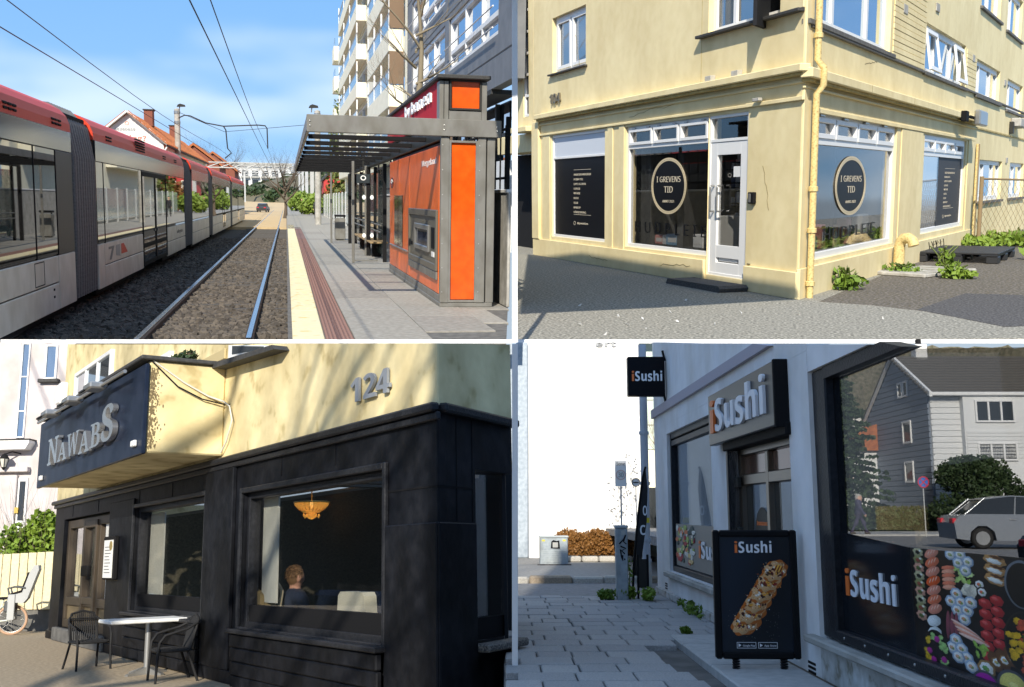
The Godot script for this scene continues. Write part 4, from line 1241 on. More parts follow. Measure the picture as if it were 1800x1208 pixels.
	for e in hl:
		var s3 := ST()
		lathe(s3, [Vector2(40, -2), Vector2(30, e[2] * 0.5), Vector2(14, e[2] * 0.9), Vector2(0.1, e[2])], 24)
		struct(e[3], s3.commit(), "hill_brown", at(e[0], -1, e[1] - 10))
		var blobs := []
		for k in 110:
			var a := rng.randf_range(0.0, PI)
			var rr := rng.randf_range(2, 36)
			blobs.append([Vector3(e[0] + rr * cos(a), maxf(0.0, e[2] * (1.0 - rr / 42.0)), e[1] - 10 + rr * sin(a)), Vector3(3.6, 2.4, 3.2)])
		stuff(self, "far_trees", crown(blobs, 210, 1.5, Color(0.5, 0.5, 0.5), Color(1.3, 1.25, 1.1)), e[4], ["brown scrubby trees on the slope below the far block", "dark wooded slope behind the canopy posts"][0 if e[0] < 0 else 1], "trees")
	# the people on the platform and the parked car
	var ppl := [[3.55, -128.0, 2.35, Color(0.03, 0.02, 0.015), Color(0.012, 0.012, 0.016), Color(0.012, 0.012, 0.018), "person in a dark jacket walking along the far platform"], [2.4, -166.0, 2.4, Color(0.05, 0.03, 0.02), Color(0.03, 0.03, 0.03), Color(0.6, 0.58, 0.55), "person in pale trousers standing farther down the platform"]]
	for e in ppl:
		var p := mesh(self, "person", person_mesh(e[2], e[3], Color(0.5, 0.3, 0.2), e[4], e[5], Color(0.02, 0.02, 0.02), 0.55, 0.035), "vertex", at(e[0], 0.02, e[1]))
		tag(p, e[6], "person")
	car("parked_car", "dark grey car standing beside the tracks far down the line", "car_grey", at(-4.6, -0.4, -215.0, 1.45), 1.15)

func tram_stop() -> void:
	place1()
	# ground pieces: ballast bed, platform slabs, kerb strip; everything right of the tracks ends at the white divider
	struct("track_bed", flat([Vector2(-40, -23.6), Vector2(-6.3, -23.0), Vector2(-0.02, -22.4), Vector2(-0.02, -103), Vector2(-40, -103)], -0.9, -0.66), "ballast")
	struct("platform_base", flat([Vector2(0.0, -17.3), Vector2(3.72, -17.3), Vector2(24.0, -110), Vector2(60, -420), Vector2(0.0, -420)], -0.07, -0.03), "concrete_dark")
	struct("concrete_street", flat([Vector2(-60, -103), Vector2(0.0, -103), Vector2(0.0, -260), Vector2(-60, -260)], -0.7, -0.402), "tan_concrete")
	struct("hillside_street", flat_slope([Vector2(-60, -260), Vector2(0.0, -260), Vector2(0.0, -420), Vector2(-60, -420)], -0.402, 3.0, -260, -420), "tan_concrete")
	struct("far_ground", flat([Vector2(-500, -103), Vector2(-60, -103), Vector2(-60, -420), Vector2(60, -420), Vector2(500, -900), Vector2(-500, -900)], -1.2, -0.7), "moss")
	var kp := T("platform_edge", "pale yellow painted edge strip along the platform", "platform edge")
	for k in 16: B(kp, "edge_slab", ["edge_yellow", "edge_yellow_b"][k % 2], 0.08, -0.06, -17.5 - k * 5.0 - 4.985, 0.63, 0.0, -17.5 - k * 5.0, 0.012)
	B(kp, "edge_face", "concrete_dark", 0.03, -0.66, -100.0, 0.08, -0.061, -22.3, 0.0)
	var tp := T("tactile_strip", "red brown studded tactile strip beside the yellow edge", "paving")
	for k in 18: B(tp, "tactile_tile", ["tactile", "tactile_b"][(k * 7) % 3 % 2], 0.65, -0.06, -17.5 - k * 4.0 - 3.99, 1.13, 0.0, -17.5 - k * 4.0, 0.008)
	var mm := MultiMesh.new()
	mm.transform_format = MultiMesh.TRANSFORM_3D
	mm.mesh = lm([Vector2(0.028, 0), Vector2(0.022, 0.014), Vector2(0.0001, 0.016)], 8)
	mm.instance_count = 7 * 420
	for i in 7 * 420: mm.set_instance_transform(i, Transform3D(Basis.IDENTITY, Vector3(0.68 + (i % 7) * 0.07, 0.0, -17.6 - (i / 7) * 0.11)))
	var o := MultiMeshInstance3D.new()
	o.name = "stud"
	o.multimesh = mm
	o.material_override = M["tactile"]
	tp.add_child(o)
	o.set_meta("kind", "stuff")
	var pv := T("platform_paving", "grey stone slabs paving the tram platform", "paving")
	var xs := [1.15, 2.5, 3.85, 5.2]
	for i in 3:
		for k in 26:
			var z0 := -17.5 - k * 2.6 - (1.3 if i == 1 else 0.0)
			var x1: float = minf(xs[i + 1], 0.2190 * (-z0) - 0.03)
			if x1 > xs[i] + 0.1: B(pv, "slab", ["granite", "granite_b", "granite_c"][rng.randi() % 3], xs[i], -0.06, z0 - 2.585, x1 - 0.012, rng.randf_range(-0.003, 0.003), z0, 0.008)
	struct("far_platform", flat([Vector2(0.05, -85.1), Vector2(5.2, -85.1), Vector2(24, -110), Vector2(24, -420), Vector2(0.05, -420)], -0.1, 0.0), "granite")
	rails()
	stones("ballast", "dark broken stone ballast between the rails and under the tram", 30000, [-5.6, -0.02, -22.7, -78.0], 0.105, -0.65, "stone")
	tram()
	kiosk()
	shelter()
	wires()
	gable_house()
	balcony_blocks()
	stop_background()
# ================================================================= the yellow corner shop (upper right)
func win(t: Node3D, u0: float, v0: float, u1: float, v1: float, bar: float, ups: Array, rails: Array, z0: float, z1: float, fm: String, pane := "clear", called := "window") -> MeshInstance3D:
	var w := mesh(t, called, frm(u0, v0, u1, v1, bar, z0, z1, ups, rails), fm)
	B(w, "pane", pane, u0 + bar * 0.6, v0 + bar * 0.6, (z0 + z1) / 2 - 0.008, u1 - bar * 0.6, v1 - bar * 0.6, (z0 + z1) / 2 + 0.004, 0.0)
	return w

func curtain(t: Node3D, u0: float, v0: float, u1: float, v1: float, z: float, mat := "curtain", called := "curtain") -> void:
	var st := ST()
	var n := maxi(6, int((u1 - u0) * 9))
	for k in n:
		var a := u0 + (u1 - u0) * k / n
		var b := u0 + (u1 - u0) * (k + 1) / n
		var za := z + 0.05 * sin(k * 2.1) + 0.02 * sin(k * 0.7)
		var zb := z + 0.05 * sin((k + 1) * 2.1) + 0.02 * sin((k + 1) * 0.7)
		quad(st, Vector3(a, v0, za), Vector3(b, v0, zb), Vector3(b, v1, zb), Vector3(a, v1, za), Vector3(0, 0, 1))
	mesh(t, called, st.commit(), mat)

func oval_sign(p: Node3D, u: float, v: float, rx: float, ry: float, z: float) -> void:
	var s := mesh(p, "oval_sign", em(ell(u, v, rx * 0.9, ry * 0.9, 40), z, z + 0.006), "vinyl_black")
	mesh(s, "border", ringm(u, v, rx, ry, rx * 0.045, z + 0.006, z + 0.014, 48), "gold_pale")
	mesh(s, "border", ringm(u, v, rx * 0.93, ry * 0.93, rx * 0.03, z + 0.006, z + 0.014, 48), "gold_pale")
	var mm := ST()
	for k in 60:
		var a := TAU * k / 60
		box(mm, Vector3(u + rx * 0.945 * cos(a) - 0.02, v + ry * 0.945 * sin(a) - 0.012, z + 0.006), Vector3(u + rx * 0.945 * cos(a) + 0.02, v + ry * 0.945 * sin(a) + 0.012, z + 0.015))
	mesh(s, "beading", mm.commit(), "gold_pale")
	txt(s, "lettering", "I GREVENS", "cream_print", Vector3(u, v + ry * 0.24, z + 0.012), ry * 0.2, rx * 1.36, 0.004)
	txt(s, "lettering", "TID", "cream_print", Vector3(u, v - ry * 0.12, z + 0.012), ry * 0.22, rx * 0.5, 0.004)
	txt(s, "lettering", "ANNO 2021", "cream_print", Vector3(u, v - ry * 0.54, z + 0.012), ry * 0.09, rx * 0.66, 0.004)

func price_list(p: Node3D, u: float, v: float, w: float, h: float, z: float) -> void:
	var s := B(p, "list_rule", "cream_print", u, v, z, u + w, v + 0.012, z + 0.004, 0.0)
	B(s, "list_rule", "cream_print", u, v - h * 0.78, z, u + w, v - h * 0.78 + 0.012, z + 0.004, 0.0)
	var lines := [["ANSIKTSBEHANDLINGER", 1.0], ["DERMA PEEL", 0.55], ["LIPPE OG BRYN", 0.7], ["FOTPLEIE", 0.38], ["MASSASJE", 0.38], ["BOTOX", 0.28], ["FILLER", 0.25], ["MAKEUP", 0.4], ["HÅRFJERNING", 0.72]]
	for i in lines.size():
		txt(s, "lettering", lines[i][0], "cream_print", Vector3(u + w * lines[i][1] / 2, v - h * (0.08 + 0.082 * i), z + 0.003), h * 0.034, w * lines[i][1], 0.003)
	mesh(s, "round_mark", ringm(u + 0.08, v - h * 0.93, w * 0.06, h * 0.035, 0.015, z, z + 0.004, 20), "cream_print")
	txt(s, "lettering", "@igrevenstid.no", "cream_print", Vector3(u + w * 0.52, v - h * 0.93, z + 0.003), h * 0.034, w * 0.62, 0.003)

func corner_shop() -> void:
	place2()
	var O := Vector3(6.91, 0, -24.86)
	var LF := Transform3D(wall_basis(2.80887), Vector3.ZERO)
	var RF := Transform3D(wall_basis(0.57512), Vector3.ZERO)
	# ground
	struct("ground", flat([Vector2(0.02, -18.55), Vector2(9.4, -18.2), Vector2(26, -17.6), Vector2(80, -120), Vector2(0.02, -120)], -0.05, 0.0), "asphalt")
	struct("worn_verge", flat([Vector2(7.3, -24.3), Vector2(8.3, -23.4), Vector2(9.6, -21.2), Vector2(11.6, -21.6), Vector2(16, -28), Vector2(26, -50), Vector2(21, -48)], -0.01, 0.004), "moss_asphalt")
	struct("asphalt_patch", flat([Vector2(8.93, -22.49), Vector2(10.3, -24.3), Vector2(11.4, -25.7), Vector2(12.6, -25.2), Vector2(11.3, -22.0), Vector2(10.0, -19.75), Vector2(9.53, -19.67), Vector2(9.2, -21.3)], -0.01, 0.009), "asphalt_new")
	var t := T("corner_building", "yellow plastered corner building with a shop on its ground floor", "building", Transform3D(Basis.IDENTITY, O))
	# left front
	FX = LF
	var lh := [[-16.45, 0.83, -11.39, 4.71], [-9.76, 0.78, -4.38, 4.66], [-4.379, 0.27, -2.35, 4.65], [-16.28, 7.0, -13.05, 9.06], [-4.5, 6.86, -1.0, 9.2]]
	mesh(t, "wall", wm(-18.35, 0.0, -0.33, 12.0, 0.4, lh), "yellow")
	B(t, "wall_corner", "yellow", -0.329, 0.0, -0.02, -0.01, 12.0, 0.0, 0.0)
	B(t, "plinth", "yellow", -18.35, 0.0, 0.0, -4.42, 0.68, 0.09, 0.012)
	B(t, "plinth", "yellow", -2.3, 0.0, 0.0, 0.08, 0.66, 0.09, 0.012)
	B(t, "cornice", "yellow", -17.6, 5.38, 0.0, 0.3, 5.56, 0.3, 0.02)
	B(t, "cornice", "yellow_dark", -17.6, 5.3, 0.0, 0.2, 5.378, 0.2, 0.01)  # darker yellow paints the shade below the cornice lip
	B(t, "moulding", "yellow", -17.6, 5.14, 0.0, 0.1, 5.2, 0.06, 0.012)
	B(t, "moulding", "yellow", -17.6, 4.74, 0.0, -2.4, 4.82, 0.07, 0.012)
	B(t, "moulding", "yellow", -2.398, 4.74, 0.0, 0.1, 4.84, 0.08, 0.012)
	B(t, "pilaster", "yellow", -18.35, 0.682, 0.0, -17.6, 5.3, 0.12, 0.01)
	for u in [-17.3, -11.1, -10.2]: B(t, "pilaster", "yellow", u, 0.682, 0.0, u + (0.75 if u < -12 else 0.4), 4.738, 0.035, 0.008)
	B(t, "panel_joint", "yellow_dark", -4.87, 5.57, 0.0, -4.85, 12.0, 0.004, 0.0)
	for u in [-4.22, -2.85]: B(t, "wall_bracket", "concrete_pale", u - 0.16, 5.57, 0.0, u + 0.16, 5.72, 0.16, 0.01)
	B(t, "wall_bracket", "concrete_pale", -1.9, 4.85, 0.08, -1.6, 4.93, 0.2, 0.01)
	var w1 := mesh(t, "window", frm(-16.45, 0.83, -11.39, 4.71, 0.1, -0.22, -0.06), "white_paint")
	B(w1, "blind_panel", "white_panel", -16.35, 3.88, -0.16, -11.49, 4.61, -0.1, 0.01)
	B(w1, "glazing_bar", "white_paint", -16.35, 3.8, -0.2, -11.49, 3.88, -0.07, 0.006)
	var vin := B(w1, "vinyl_panel", "vinyl_black", -16.35, 0.93, -0.16, -11.49, 3.8, -0.12, 0.0)
	price_list(vin, -14.45, 3.36, 1.6, 2.1, -0.118)
	var w2 := win(t, -9.76, 0.78, -4.4, 4.66, 0.12, [], [4.0], -0.24, -0.08, "white_paint", "shop_glass")
	for k in 3:
		mesh(w2, "transom_sash", frm(-9.6 + k * 1.72, 4.06, -7.98 + k * 1.72, 4.56, 0.09, -0.2, -0.04), "white_paint")
		for e in [0.3, 1.3]: B(w2, "sash_hinge", "steel_light", -9.6 + k * 1.72 + e, 4.57, -0.06, -9.4 + k * 1.72 + e, 4.6, -0.02, 0.004)
	oval_sign(w2, -7.0, 2.75, 1.13, 0.85, -0.15)
	txt(w2, "lettering", "H U D P L E I E", "vinyl_black", Vector3(-7.0, 1.45, -0.146), 0.34, 4.6, 0.004)
	# shop door beside it
	var dr := mesh(t, "door", frm(-4.3, 0.3, -2.42, 3.92, 0.34, -0.18, -0.05, [], [0.95]), "white_paint")
	B(dr, "pane", "shop_glass", -4.0, 0.95, -0.13, -2.75, 3.6, -0.12, 0.0)
	B(dr, "kick_panel", "white_paint", -4.0, 0.62, -0.16, -2.7, 0.94, -0.1, 0.01)
	mesh(dr, "panel_groove", frm(-3.9, 0.66, -2.85, 0.86, 0.02, -0.1, -0.094), "steel_dark")
	B(dr, "notice", "paper", -3.2, 2.98, -0.11, -2.85, 3.26, -0.105, 0.0)
	for u in [-4.1, -3.74]: R(dr, "pull_handle", "steel_light", [Vector3(u, 2.05, -0.04), Vector3(u, 2.05, 0.06), Vector3(u, 2.1, 0.08), Vector3(u, 2.7, 0.08), Vector3(u, 2.75, 0.06), Vector3(u, 2.75, -0.04)], 0.028, 8)
	mesh(t, "door_frame", frm(-4.385, 0.27, -2.35, 4.65, 0.08, -0.24, -0.03, [], [3.97]), "white_paint")
	B(t, "transom_pane", "shop_glass", -4.3, 4.02, -0.14, -2.43, 4.57, -0.13, 0.0)
	mesh(t, "hanging_sign", em([Vector2(-3.1, 4.0), Vector2(-2.5, 4.05), Vector2(-2.45, 4.4), Vector2(-2.8, 4.55), Vector2(-3.2, 4.5)], -0.6, -0.55), "vinyl_black")
	txt(t, "lettering", "SUE", "brass", Vector3(-2.8, 4.28, -0.54), 0.3, 0.62, 0.02, "Droid Serif", true)
	var uw := win(t, -16.28, 7.0, -13.05, 9.06, 0.16, [-14.7], [], -0.3, -0.16, "white_paint", "glass_dark_clear")
	for k in 2: mesh(uw, "casement", frm(-16.12 + k * 1.5, 7.14, -14.78 + k * 1.56, 8.92, 0.12, -0.26, -0.12), "white_paint")
	B(t, "sill", "roof_dark", -16.5, 6.94, 0.0, -12.9, 7.0, 0.14, 0.01)
	var ur := win(t, -4.5, 6.86, -1.0, 9.2, 0.16, [-3.4, -2.0], [], -0.3, -0.16, "white_paint", "glass_dark_clear")
	curtain(ur, -4.3, 7.0, -3.5, 9.1, -0.4, "cream_wall")
	B(t, "sill", "roof_dark", -4.9, 6.78, 0.0, -0.02, 6.86, 0.2, 0.01)
	B(t, "siding", "yellow", -0.98, 6.87, 0.0, -0.02, 12.0, 0.05, 0.01)
	txt(t, "house_number", "104", "number_metal", Vector3(-15.9, 6.07, 0.05), 0.36, 1.06, 0.06, "Droid Sans", true)
	var ic := B(t, "intercom", "black", -2.16, 2.28, 0.0, -1.88, 2.58, 0.1, 0.02)
	B(ic, "intercom_face", "steel_light", -2.1, 2.32, 0.1, -2.0, 2.54, 0.115, 0.005)
	B(t, "letter_slot", "steel_dark", -2.24, 0.7, 0.0, -2.1, 0.72, 0.02, 0.0)
	for c in [[-9.5, 5.0, 3.2, 0.12], [-14.0, 8.2, 0.4, -1.2], [-7.0, 0.35, 1.8, 0.12], [-1.6, 3.2, 0.3, -1.1], [-12.5, 0.3, 1.5, -0.1]]:
		var q := []
		for k in 10: q.append(Vector3(c[0] + c[2] * k / 9.0 + rng.randf_range(-0.05, 0.05), c[1] + c[3] * k / 9.0 + rng.randf_range(-0.06, 0.06), 0.093 if c[1] < 0.7 else 0.002))
		R(t, "crack", "crack_dark", q, 0.008, 3)
	# right front
	FX = RF
	var rh := [[0.8, 0.86, 9.75, 4.56], [13.9, 0.95, 22.2, 4.46], [0.35, 6.62, 8.3, 9.2], [13.3, 6.52, 20.9, 8.16], [23.6, 6.45, 30.2, 7.94], [32.74, 6.33, 38.5, 7.85], [23.9, 10.1, 29.2, 12.0], [31.4, 10.0, 36.5, 12.0], [25.7, 1.9, 32.6, 3.76], [35.4, 1.9, 41.0, 3.76]]
	mesh(t, "wall", wm(0.36, -0.4, 46.0, 13.0, 0.4, rh), "yellow")
	B(t, "wall_corner", "yellow", 0.01, -0.4, -0.02, 0.359, 13.0, 0.0, 0.0)
	B(t, "plinth", "yellow", -0.05, -0.4, 0.0, 24.2, 0.74, 0.09, 0.012)
	B(t, "cornice", "yellow", -0.25, 5.24, 0.0, 24.0, 5.47, 0.3, 0.02)
	for u in [5.2, 10.6, 15.0, 19.0]: B(t, "cornice_joint", "yellow_dark", u, 5.26, 0.3, u + 0.03, 5.45, 0.304, 0.0)
	B(t, "cornice", "yellow_dark", -0.15, 5.16, 0.0, 24.0, 5.238, 0.2, 0.01)  # shade under the cornice put into a darker yellow
	B(t, "moulding", "yellow", -0.05, 5.02, 0.0, 24.0, 5.08, 0.08, 0.012)
	B(t, "moulding", "yellow", 0.7, 4.5, 0.0, 24.0, 4.62, 0.06, 0.012)
	B(t, "pilaster", "yellow", 0.0, 0.742, 0.0, 0.62, 12.0, 0.05, 0.008)
	B(t, "pilaster", "yellow", 10.3, 0.742, 0.0, 13.5, 4.498, 0.035, 0.008)
	B(t, "pilaster", "yellow", 22.5, 0.742, 0.0, 24.0, 4.498, 0.05, 0.008)
	B(t, "band", "yellow_dark", 24.1, 5.05, 0.0, 46.0, 5.12, 0.05, 0.0)
	var wa := win(t, 0.8, 0.86, 9.75, 4.56, 0.16, [], [3.84], -0.26, -0.08, "white_paint", "shop_glass")
	for k in 4:
		mesh(wa, "transom_sash", frm(0.98 + k * 2.18, 3.92, 3.06 + k * 2.18, 4.44, 0.12, -0.2, -0.05), "white_paint")
		B(wa, "sash_hinge", "steel_light", 1.5 + k * 2.18, 4.45, -0.06, 1.9 + k * 2.18, 4.5, 0.0, 0.004)
	oval_sign(wa, 5.1, 2.71, 1.6, 0.82, -0.15)
	txt(wa, "lettering", "HUDPLEIE", "vinyl_black", Vector3(5.3, 1.44, -0.15), 0.3, 5.4, 0.004)
	var wb := win(t, 13.9, 0.95, 22.2, 4.46, 0.16, [], [3.8], -0.26, -0.08, "white_paint", "shop_glass")
	for k in 4: mesh(wb, "transom_sash", frm(14.1 + k * 2.0, 3.88, 16.0 + k * 2.0, 4.34, 0.12, -0.2, -0.05), "white_paint")
	var vb := B(wb, "vinyl_panel", "vinyl_grey", 17.4, 1.1, -0.152, 22.05, 3.72, -0.14, 0.0)
	price_list(vb, 18.6, 3.3, 2.1, 2.0, -0.138)
	for w in [[0.35, 6.62, 8.3, 9.2, [2.7, 6.1], 0.5], [13.3, 6.52, 20.9, 8.16, [15.6, 18.6], 0.6], [23.6, 6.45, 30.2, 7.94, [25.2, 28.2], 0.4], [32.74, 6.33, 38.5, 7.85, [34.5], 0.5], [23.9, 10.1, 29.2, 12.0, [26.5], 0.5], [31.4, 10.0, 36.5, 12.0, [33.4], 0.5], [25.7, 1.9, 32.6, 3.76, [27.8, 30.6], 0.7], [35.4, 1.9, 41.0, 3.76, [38.0], 0.7]]:
		var x := win(t, w[0], w[1], w[2], w[3], 0.2, w[4], [], -0.3, -0.14, "white_paint", "glass_sky")
		curtain(x, w[0] + 0.2, w[1] + 0.2, w[0] + (w[2] - w[0]) * w[5], w[3] - 0.2, -0.5)
		curtain(x, w[2] - (w[2] - w[0]) * 0.22, w[1] + 0.2, w[2] - 0.2, w[3] - 0.2, -0.5)
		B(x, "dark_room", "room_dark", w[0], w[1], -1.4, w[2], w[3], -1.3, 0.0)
		B(x, "sill", "concrete_dark", w[0] - 0.3, w[1] - 0.12, -0.1, w[2] + 0.3, w[1], 0.12, 0.01)
	# two top-hung sashes stand open
	for w in [[13.5, 15.4], [18.8, 20.7]]:
		mesh(t, "open_sash", frm(w[0], -1.4, w[1], 0.0, 0.14, -0.04, 0.04), "white_paint", Transform3D(Basis(Vector3.RIGHT, -0.15), Vector3(0, 8.0, -0.06)))
	B(t, "sill_band", "concrete_dark", 0.3, 6.44, 0.0, 46.0, 6.52, 0.1, 0.01)
	for k in 15: B(t, "siding_board", "yellow", 8.6, 6.56 + k * 0.17, 0.0, 13.1, 6.715 + k * 0.17, 0.03 + 0.01 * (k % 2), 0.006)
	for k in 9: B(t, "siding_board", "yellow", 21.1, 6.54 + k * 0.17, 0.0, 23.4, 6.695 + k * 0.17, 0.03 + 0.01 * (k % 2), 0.006)
	for p in [[9.7, 8.0], [14.6, 8.7], [22.3, 7.7], [31.5, 7.4], [33.6, 3.7]]: B(t, "air_vent", "concrete_pale", p[0], p[1], 0.0, p[0] + 0.55, p[1] + 0.28, 0.05, 0.01)
	var dp := R(t, "downpipe", "yellow_pipe", [Vector3(0.42, 12.0, 0.2), Vector3(0.42, 5.7, 0.2), Vector3(0.42, 5.5, 0.36), Vector3(0.42, 5.1, 0.36), Vector3(0.42, 4.9, 0.2), Vector3(0.42, 0.0, 0.2)], 0.085, 10)
	for v in [0.3, 1.6, 2.6, 6.2, 8.5]: mesh(dp, "collar", lm([Vector2(0.115, 0), Vector2(0.115, 0.1), Vector2(0.09, 0.12)], 10), "yellow_pipe", at(0.42, v, 0.2))
	R(t, "gas_pipe", "rust", [Vector3(24.6, 4.4, 0.1), Vector3(24.6, 0.0, 0.1)], 0.06, 8)
	R(t, "gas_pipe", "yellow_pipe", [Vector3(24.3, 4.4, 0.1), Vector3(24.3, 0.2, 0.1)], 0.05, 8)
	var fl := B(t, "floodlight", "steel_light", 20.2, 5.0, 0.55, 22.0, 5.6, 0.8, 0.06)
	R(fl, "floodlight_arm", "black", [Vector3(19.2, 5.2, 0.1), Vector3(19.6, 5.3, 0.5), Vector3(20.6, 5.3, 0.5)], 0.06, 6)
	B(fl, "junction_box", "black", 18.8, 5.1, 0.3, 19.4, 5.5, 0.5, 0.02)
	var cb := B(t, "camera_box", "concrete_pale", 34.6, 5.55, 0.0, 37.0, 6.0, 0.5, 0.05)  # camera box on the wall, with its bracket
	B(cb, "camera_bracket", "steel_dark", 34.2, 5.2, 0.0, 34.6, 5.8, 0.2, 0.02)
	# hairline cracks in the render
	for c in [[12.2, 4.3, 0.9, -0.1], [5.5, 6.1, 1.3, 0.15], [16.0, 0.5, 1.6, 0.05], [11.5, 3.6, 0.2, -0.8], [3.0, 0.3, 1.2, 0.1]]:
		var q := []
		for k in 9: q.append(Vector3(c[0] + c[2] * k / 8.0 + rng.randf_range(-0.04, 0.04), c[1] + c[3] * k / 8.0 + rng.randf_range(-0.06, 0.06), 0.093 if c[1] < 0.7 else 0.002))
		R(t, "crack", "crack_dark", q, 0.008, 3)
	# graffiti strokes on the plinth
	for s in [[15.0, 15.05], [15.5, 15.9], [15.9, 15.5], [16.5, 16.2], [16.2, 16.55], [17.1, 17.15], [17.7, 17.75]]: R(t, "graffiti_stroke", "black", [Vector3(s[0], 0.62, 0.094), Vector3((s[0] + s[1]) / 2 + 0.15, 0.42, 0.094), Vector3(s[1], 0.22, 0.094)], 0.02, 4)
	FX = Transform3D.IDENTITY
	# shop room behind the glass: floor, dark walls, roof slab
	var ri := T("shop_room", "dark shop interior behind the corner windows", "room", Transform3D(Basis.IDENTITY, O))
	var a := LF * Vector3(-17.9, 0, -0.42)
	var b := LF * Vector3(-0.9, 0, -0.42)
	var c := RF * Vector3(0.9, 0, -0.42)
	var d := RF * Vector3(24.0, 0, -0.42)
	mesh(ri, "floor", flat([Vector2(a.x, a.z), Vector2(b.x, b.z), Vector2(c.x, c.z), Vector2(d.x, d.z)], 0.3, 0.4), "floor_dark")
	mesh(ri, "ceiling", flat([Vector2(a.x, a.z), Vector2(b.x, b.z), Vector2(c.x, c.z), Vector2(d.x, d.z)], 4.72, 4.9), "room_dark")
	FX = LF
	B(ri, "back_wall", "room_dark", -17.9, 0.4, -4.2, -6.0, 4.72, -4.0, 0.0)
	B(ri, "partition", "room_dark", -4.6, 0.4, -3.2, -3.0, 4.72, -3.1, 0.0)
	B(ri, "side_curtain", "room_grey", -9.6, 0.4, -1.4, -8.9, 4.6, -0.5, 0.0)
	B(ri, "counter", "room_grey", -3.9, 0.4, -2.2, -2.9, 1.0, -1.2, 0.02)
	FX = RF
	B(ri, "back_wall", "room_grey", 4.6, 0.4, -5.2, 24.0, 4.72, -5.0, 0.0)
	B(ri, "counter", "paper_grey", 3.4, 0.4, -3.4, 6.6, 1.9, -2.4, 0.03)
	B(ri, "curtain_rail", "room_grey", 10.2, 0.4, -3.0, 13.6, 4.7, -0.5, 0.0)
	FX = Transform3D.IDENTITY
	# goods in the windows
	rng.seed = 5
	var goods := [
		["paper", "white product box leaning in the left shop window", LF, -5.9, 0.9, 0.5, 0.42], ["box_blue", "pale blue product box in the left shop window", LF, -7.5, 0.9, 0.7, 0.36], ["box_pink", "small striped pink box in the left shop window", LF, -8.4, 0.9, 0.5, 0.3], ["paper", "white box with a dark stripe beside the blue box", LF, -8.0, 0.9, 0.3, 0.32], ["paper_grey", "grey carton at the door end of the left window", LF, -4.95, 0.9, 0.5, 0.4],
		["box_pink", "large pink round-topped box in the right shop window", RF, 6.6, 1.0, 1.1, 0.75], ["box_skin", "folded flesh pink book in the right shop window", RF, 5.2, 1.0, 0.8, 0.6], ["box_red", "dark pink box behind the lettering in the right window", RF, 4.0, 1.0, 0.9, 0.65], ["paper_grey", "wide white sack at the far end of the right window", RF, 8.5, 1.0, 1.9, 0.8], ["frame_white", "white framed picture leaning at the left of the right window", RF, 2.5, 1.0, 0.8, 0.6], ["box_navy", "blue speckled bag low in the right window", RF, 3.3, 1.0, 0.7, 0.36]]
	for g in goods:
		var F: Transform3D = g[2]
		var bx := T("product_box", g[1], "box", Transform3D(Basis.IDENTITY, O) * F * at(g[3], g[4], -0.7, 0.15))
		B(bx, "box_body", g[0], -g[5] / 2, 0, -0.15, g[5] / 2, g[6], 0.15, 0.03)
		B(bx, "box_label", "paper", -g[5] * 0.3, g[6] * 0.3, 0.15, g[5] * 0.3, g[6] * 0.7, 0.158, 0.0)
	var sill := T("window_shelf", "low display shelf running inside both shop windows", "shelf", Transform3D(Basis.IDENTITY, O))
	FX = LF
	B(sill, "shelf_board", "room_grey", -9.6, 0.82, -1.1, -4.45, 0.9, -0.3, 0.01)
	FX = RF
	B(sill, "shelf_board", "paper_grey", 1.0, 0.92, -1.2, 9.6, 1.0, -0.32, 0.01)
	FX = Transform3D.IDENTITY
	var rack := T("product_rack", "tall rack of bottles and white boxes behind the oval sign", "rack", Transform3D(Basis.IDENTITY, O) * LF * at(-5.4, 0.4, -1.9))
	for j in 6: B(rack, "shelf", "black", -1.0, 0.6 + j * 0.55, -0.4, 0.8, 0.64 + j * 0.55, 0.1, 0.0)
	for j in 5:
		for k in 7: B(rack, "item", ["paper", "paper_grey", "box_navy"][rng.randi() % 3], -0.9 + k * 0.24, 0.64 + j * 0.55, -0.2, -0.76 + k * 0.24, 0.64 + j * 0.55 + rng.randf_range(0.2, 0.42), 0.0, 0.01)
	var rack2 := T("product_rack", "black wall rack of small goods seen in the right shop window", "rack", Transform3D(Basis.IDENTITY, O) * RF * at(7.6, 0.4, -3.2))
	for j in 5: B(rack2, "shelf", "black", -3.0, 1.2 + j * 0.6, -0.3, 2.0, 1.24 + j * 0.6, 0.1, 0.0)
	for j in 4:
		for k in 9: B(rack2, "item", ["paper", "box_pink", "room_grey"][rng.randi() % 3], -2.8 + k * 0.5, 1.24 + j * 0.6, -0.2, -2.5 + k * 0.5, 1.24 + j * 0.6 + rng.randf_range(0.15, 0.35), 0.0, 0.01)
	for e in [[LF, -9.0, 4.3], [LF, -7.1, 4.15], [RF, 3.4, 3.55]]:
		var F: Transform3D = e[0]
		var lt := T("pendant_bulb", "small warm bulb hanging in the shop, " + ["at the far left transom", "behind the second transom light", "over the right window display"][[-9.0, -7.1, 3.4].find(e[1])], "lamp", Transform3D(Basis.IDENTITY, O) * F * at(e[1], e[2], -1.5))
		mesh(lt, "bulb", lm([Vector2(0.001, -0.06), Vector2(0.05, 0), Vector2(0.03, 0.06), Vector2(0.001, 0.08)], 10), "bulb")
		R(lt, "flex", "black", [Vector3(0, 0.07, 0), Vector3(0, 4.7 - e[2], 0)], 0.012, 4)
	var vases := T("dried_flower_vase", "pale dried stems in two slim vases in the far right window", "vase", Transform3D(Basis.IDENTITY, O) * RF * at(15.5, 1.0, -0.8))
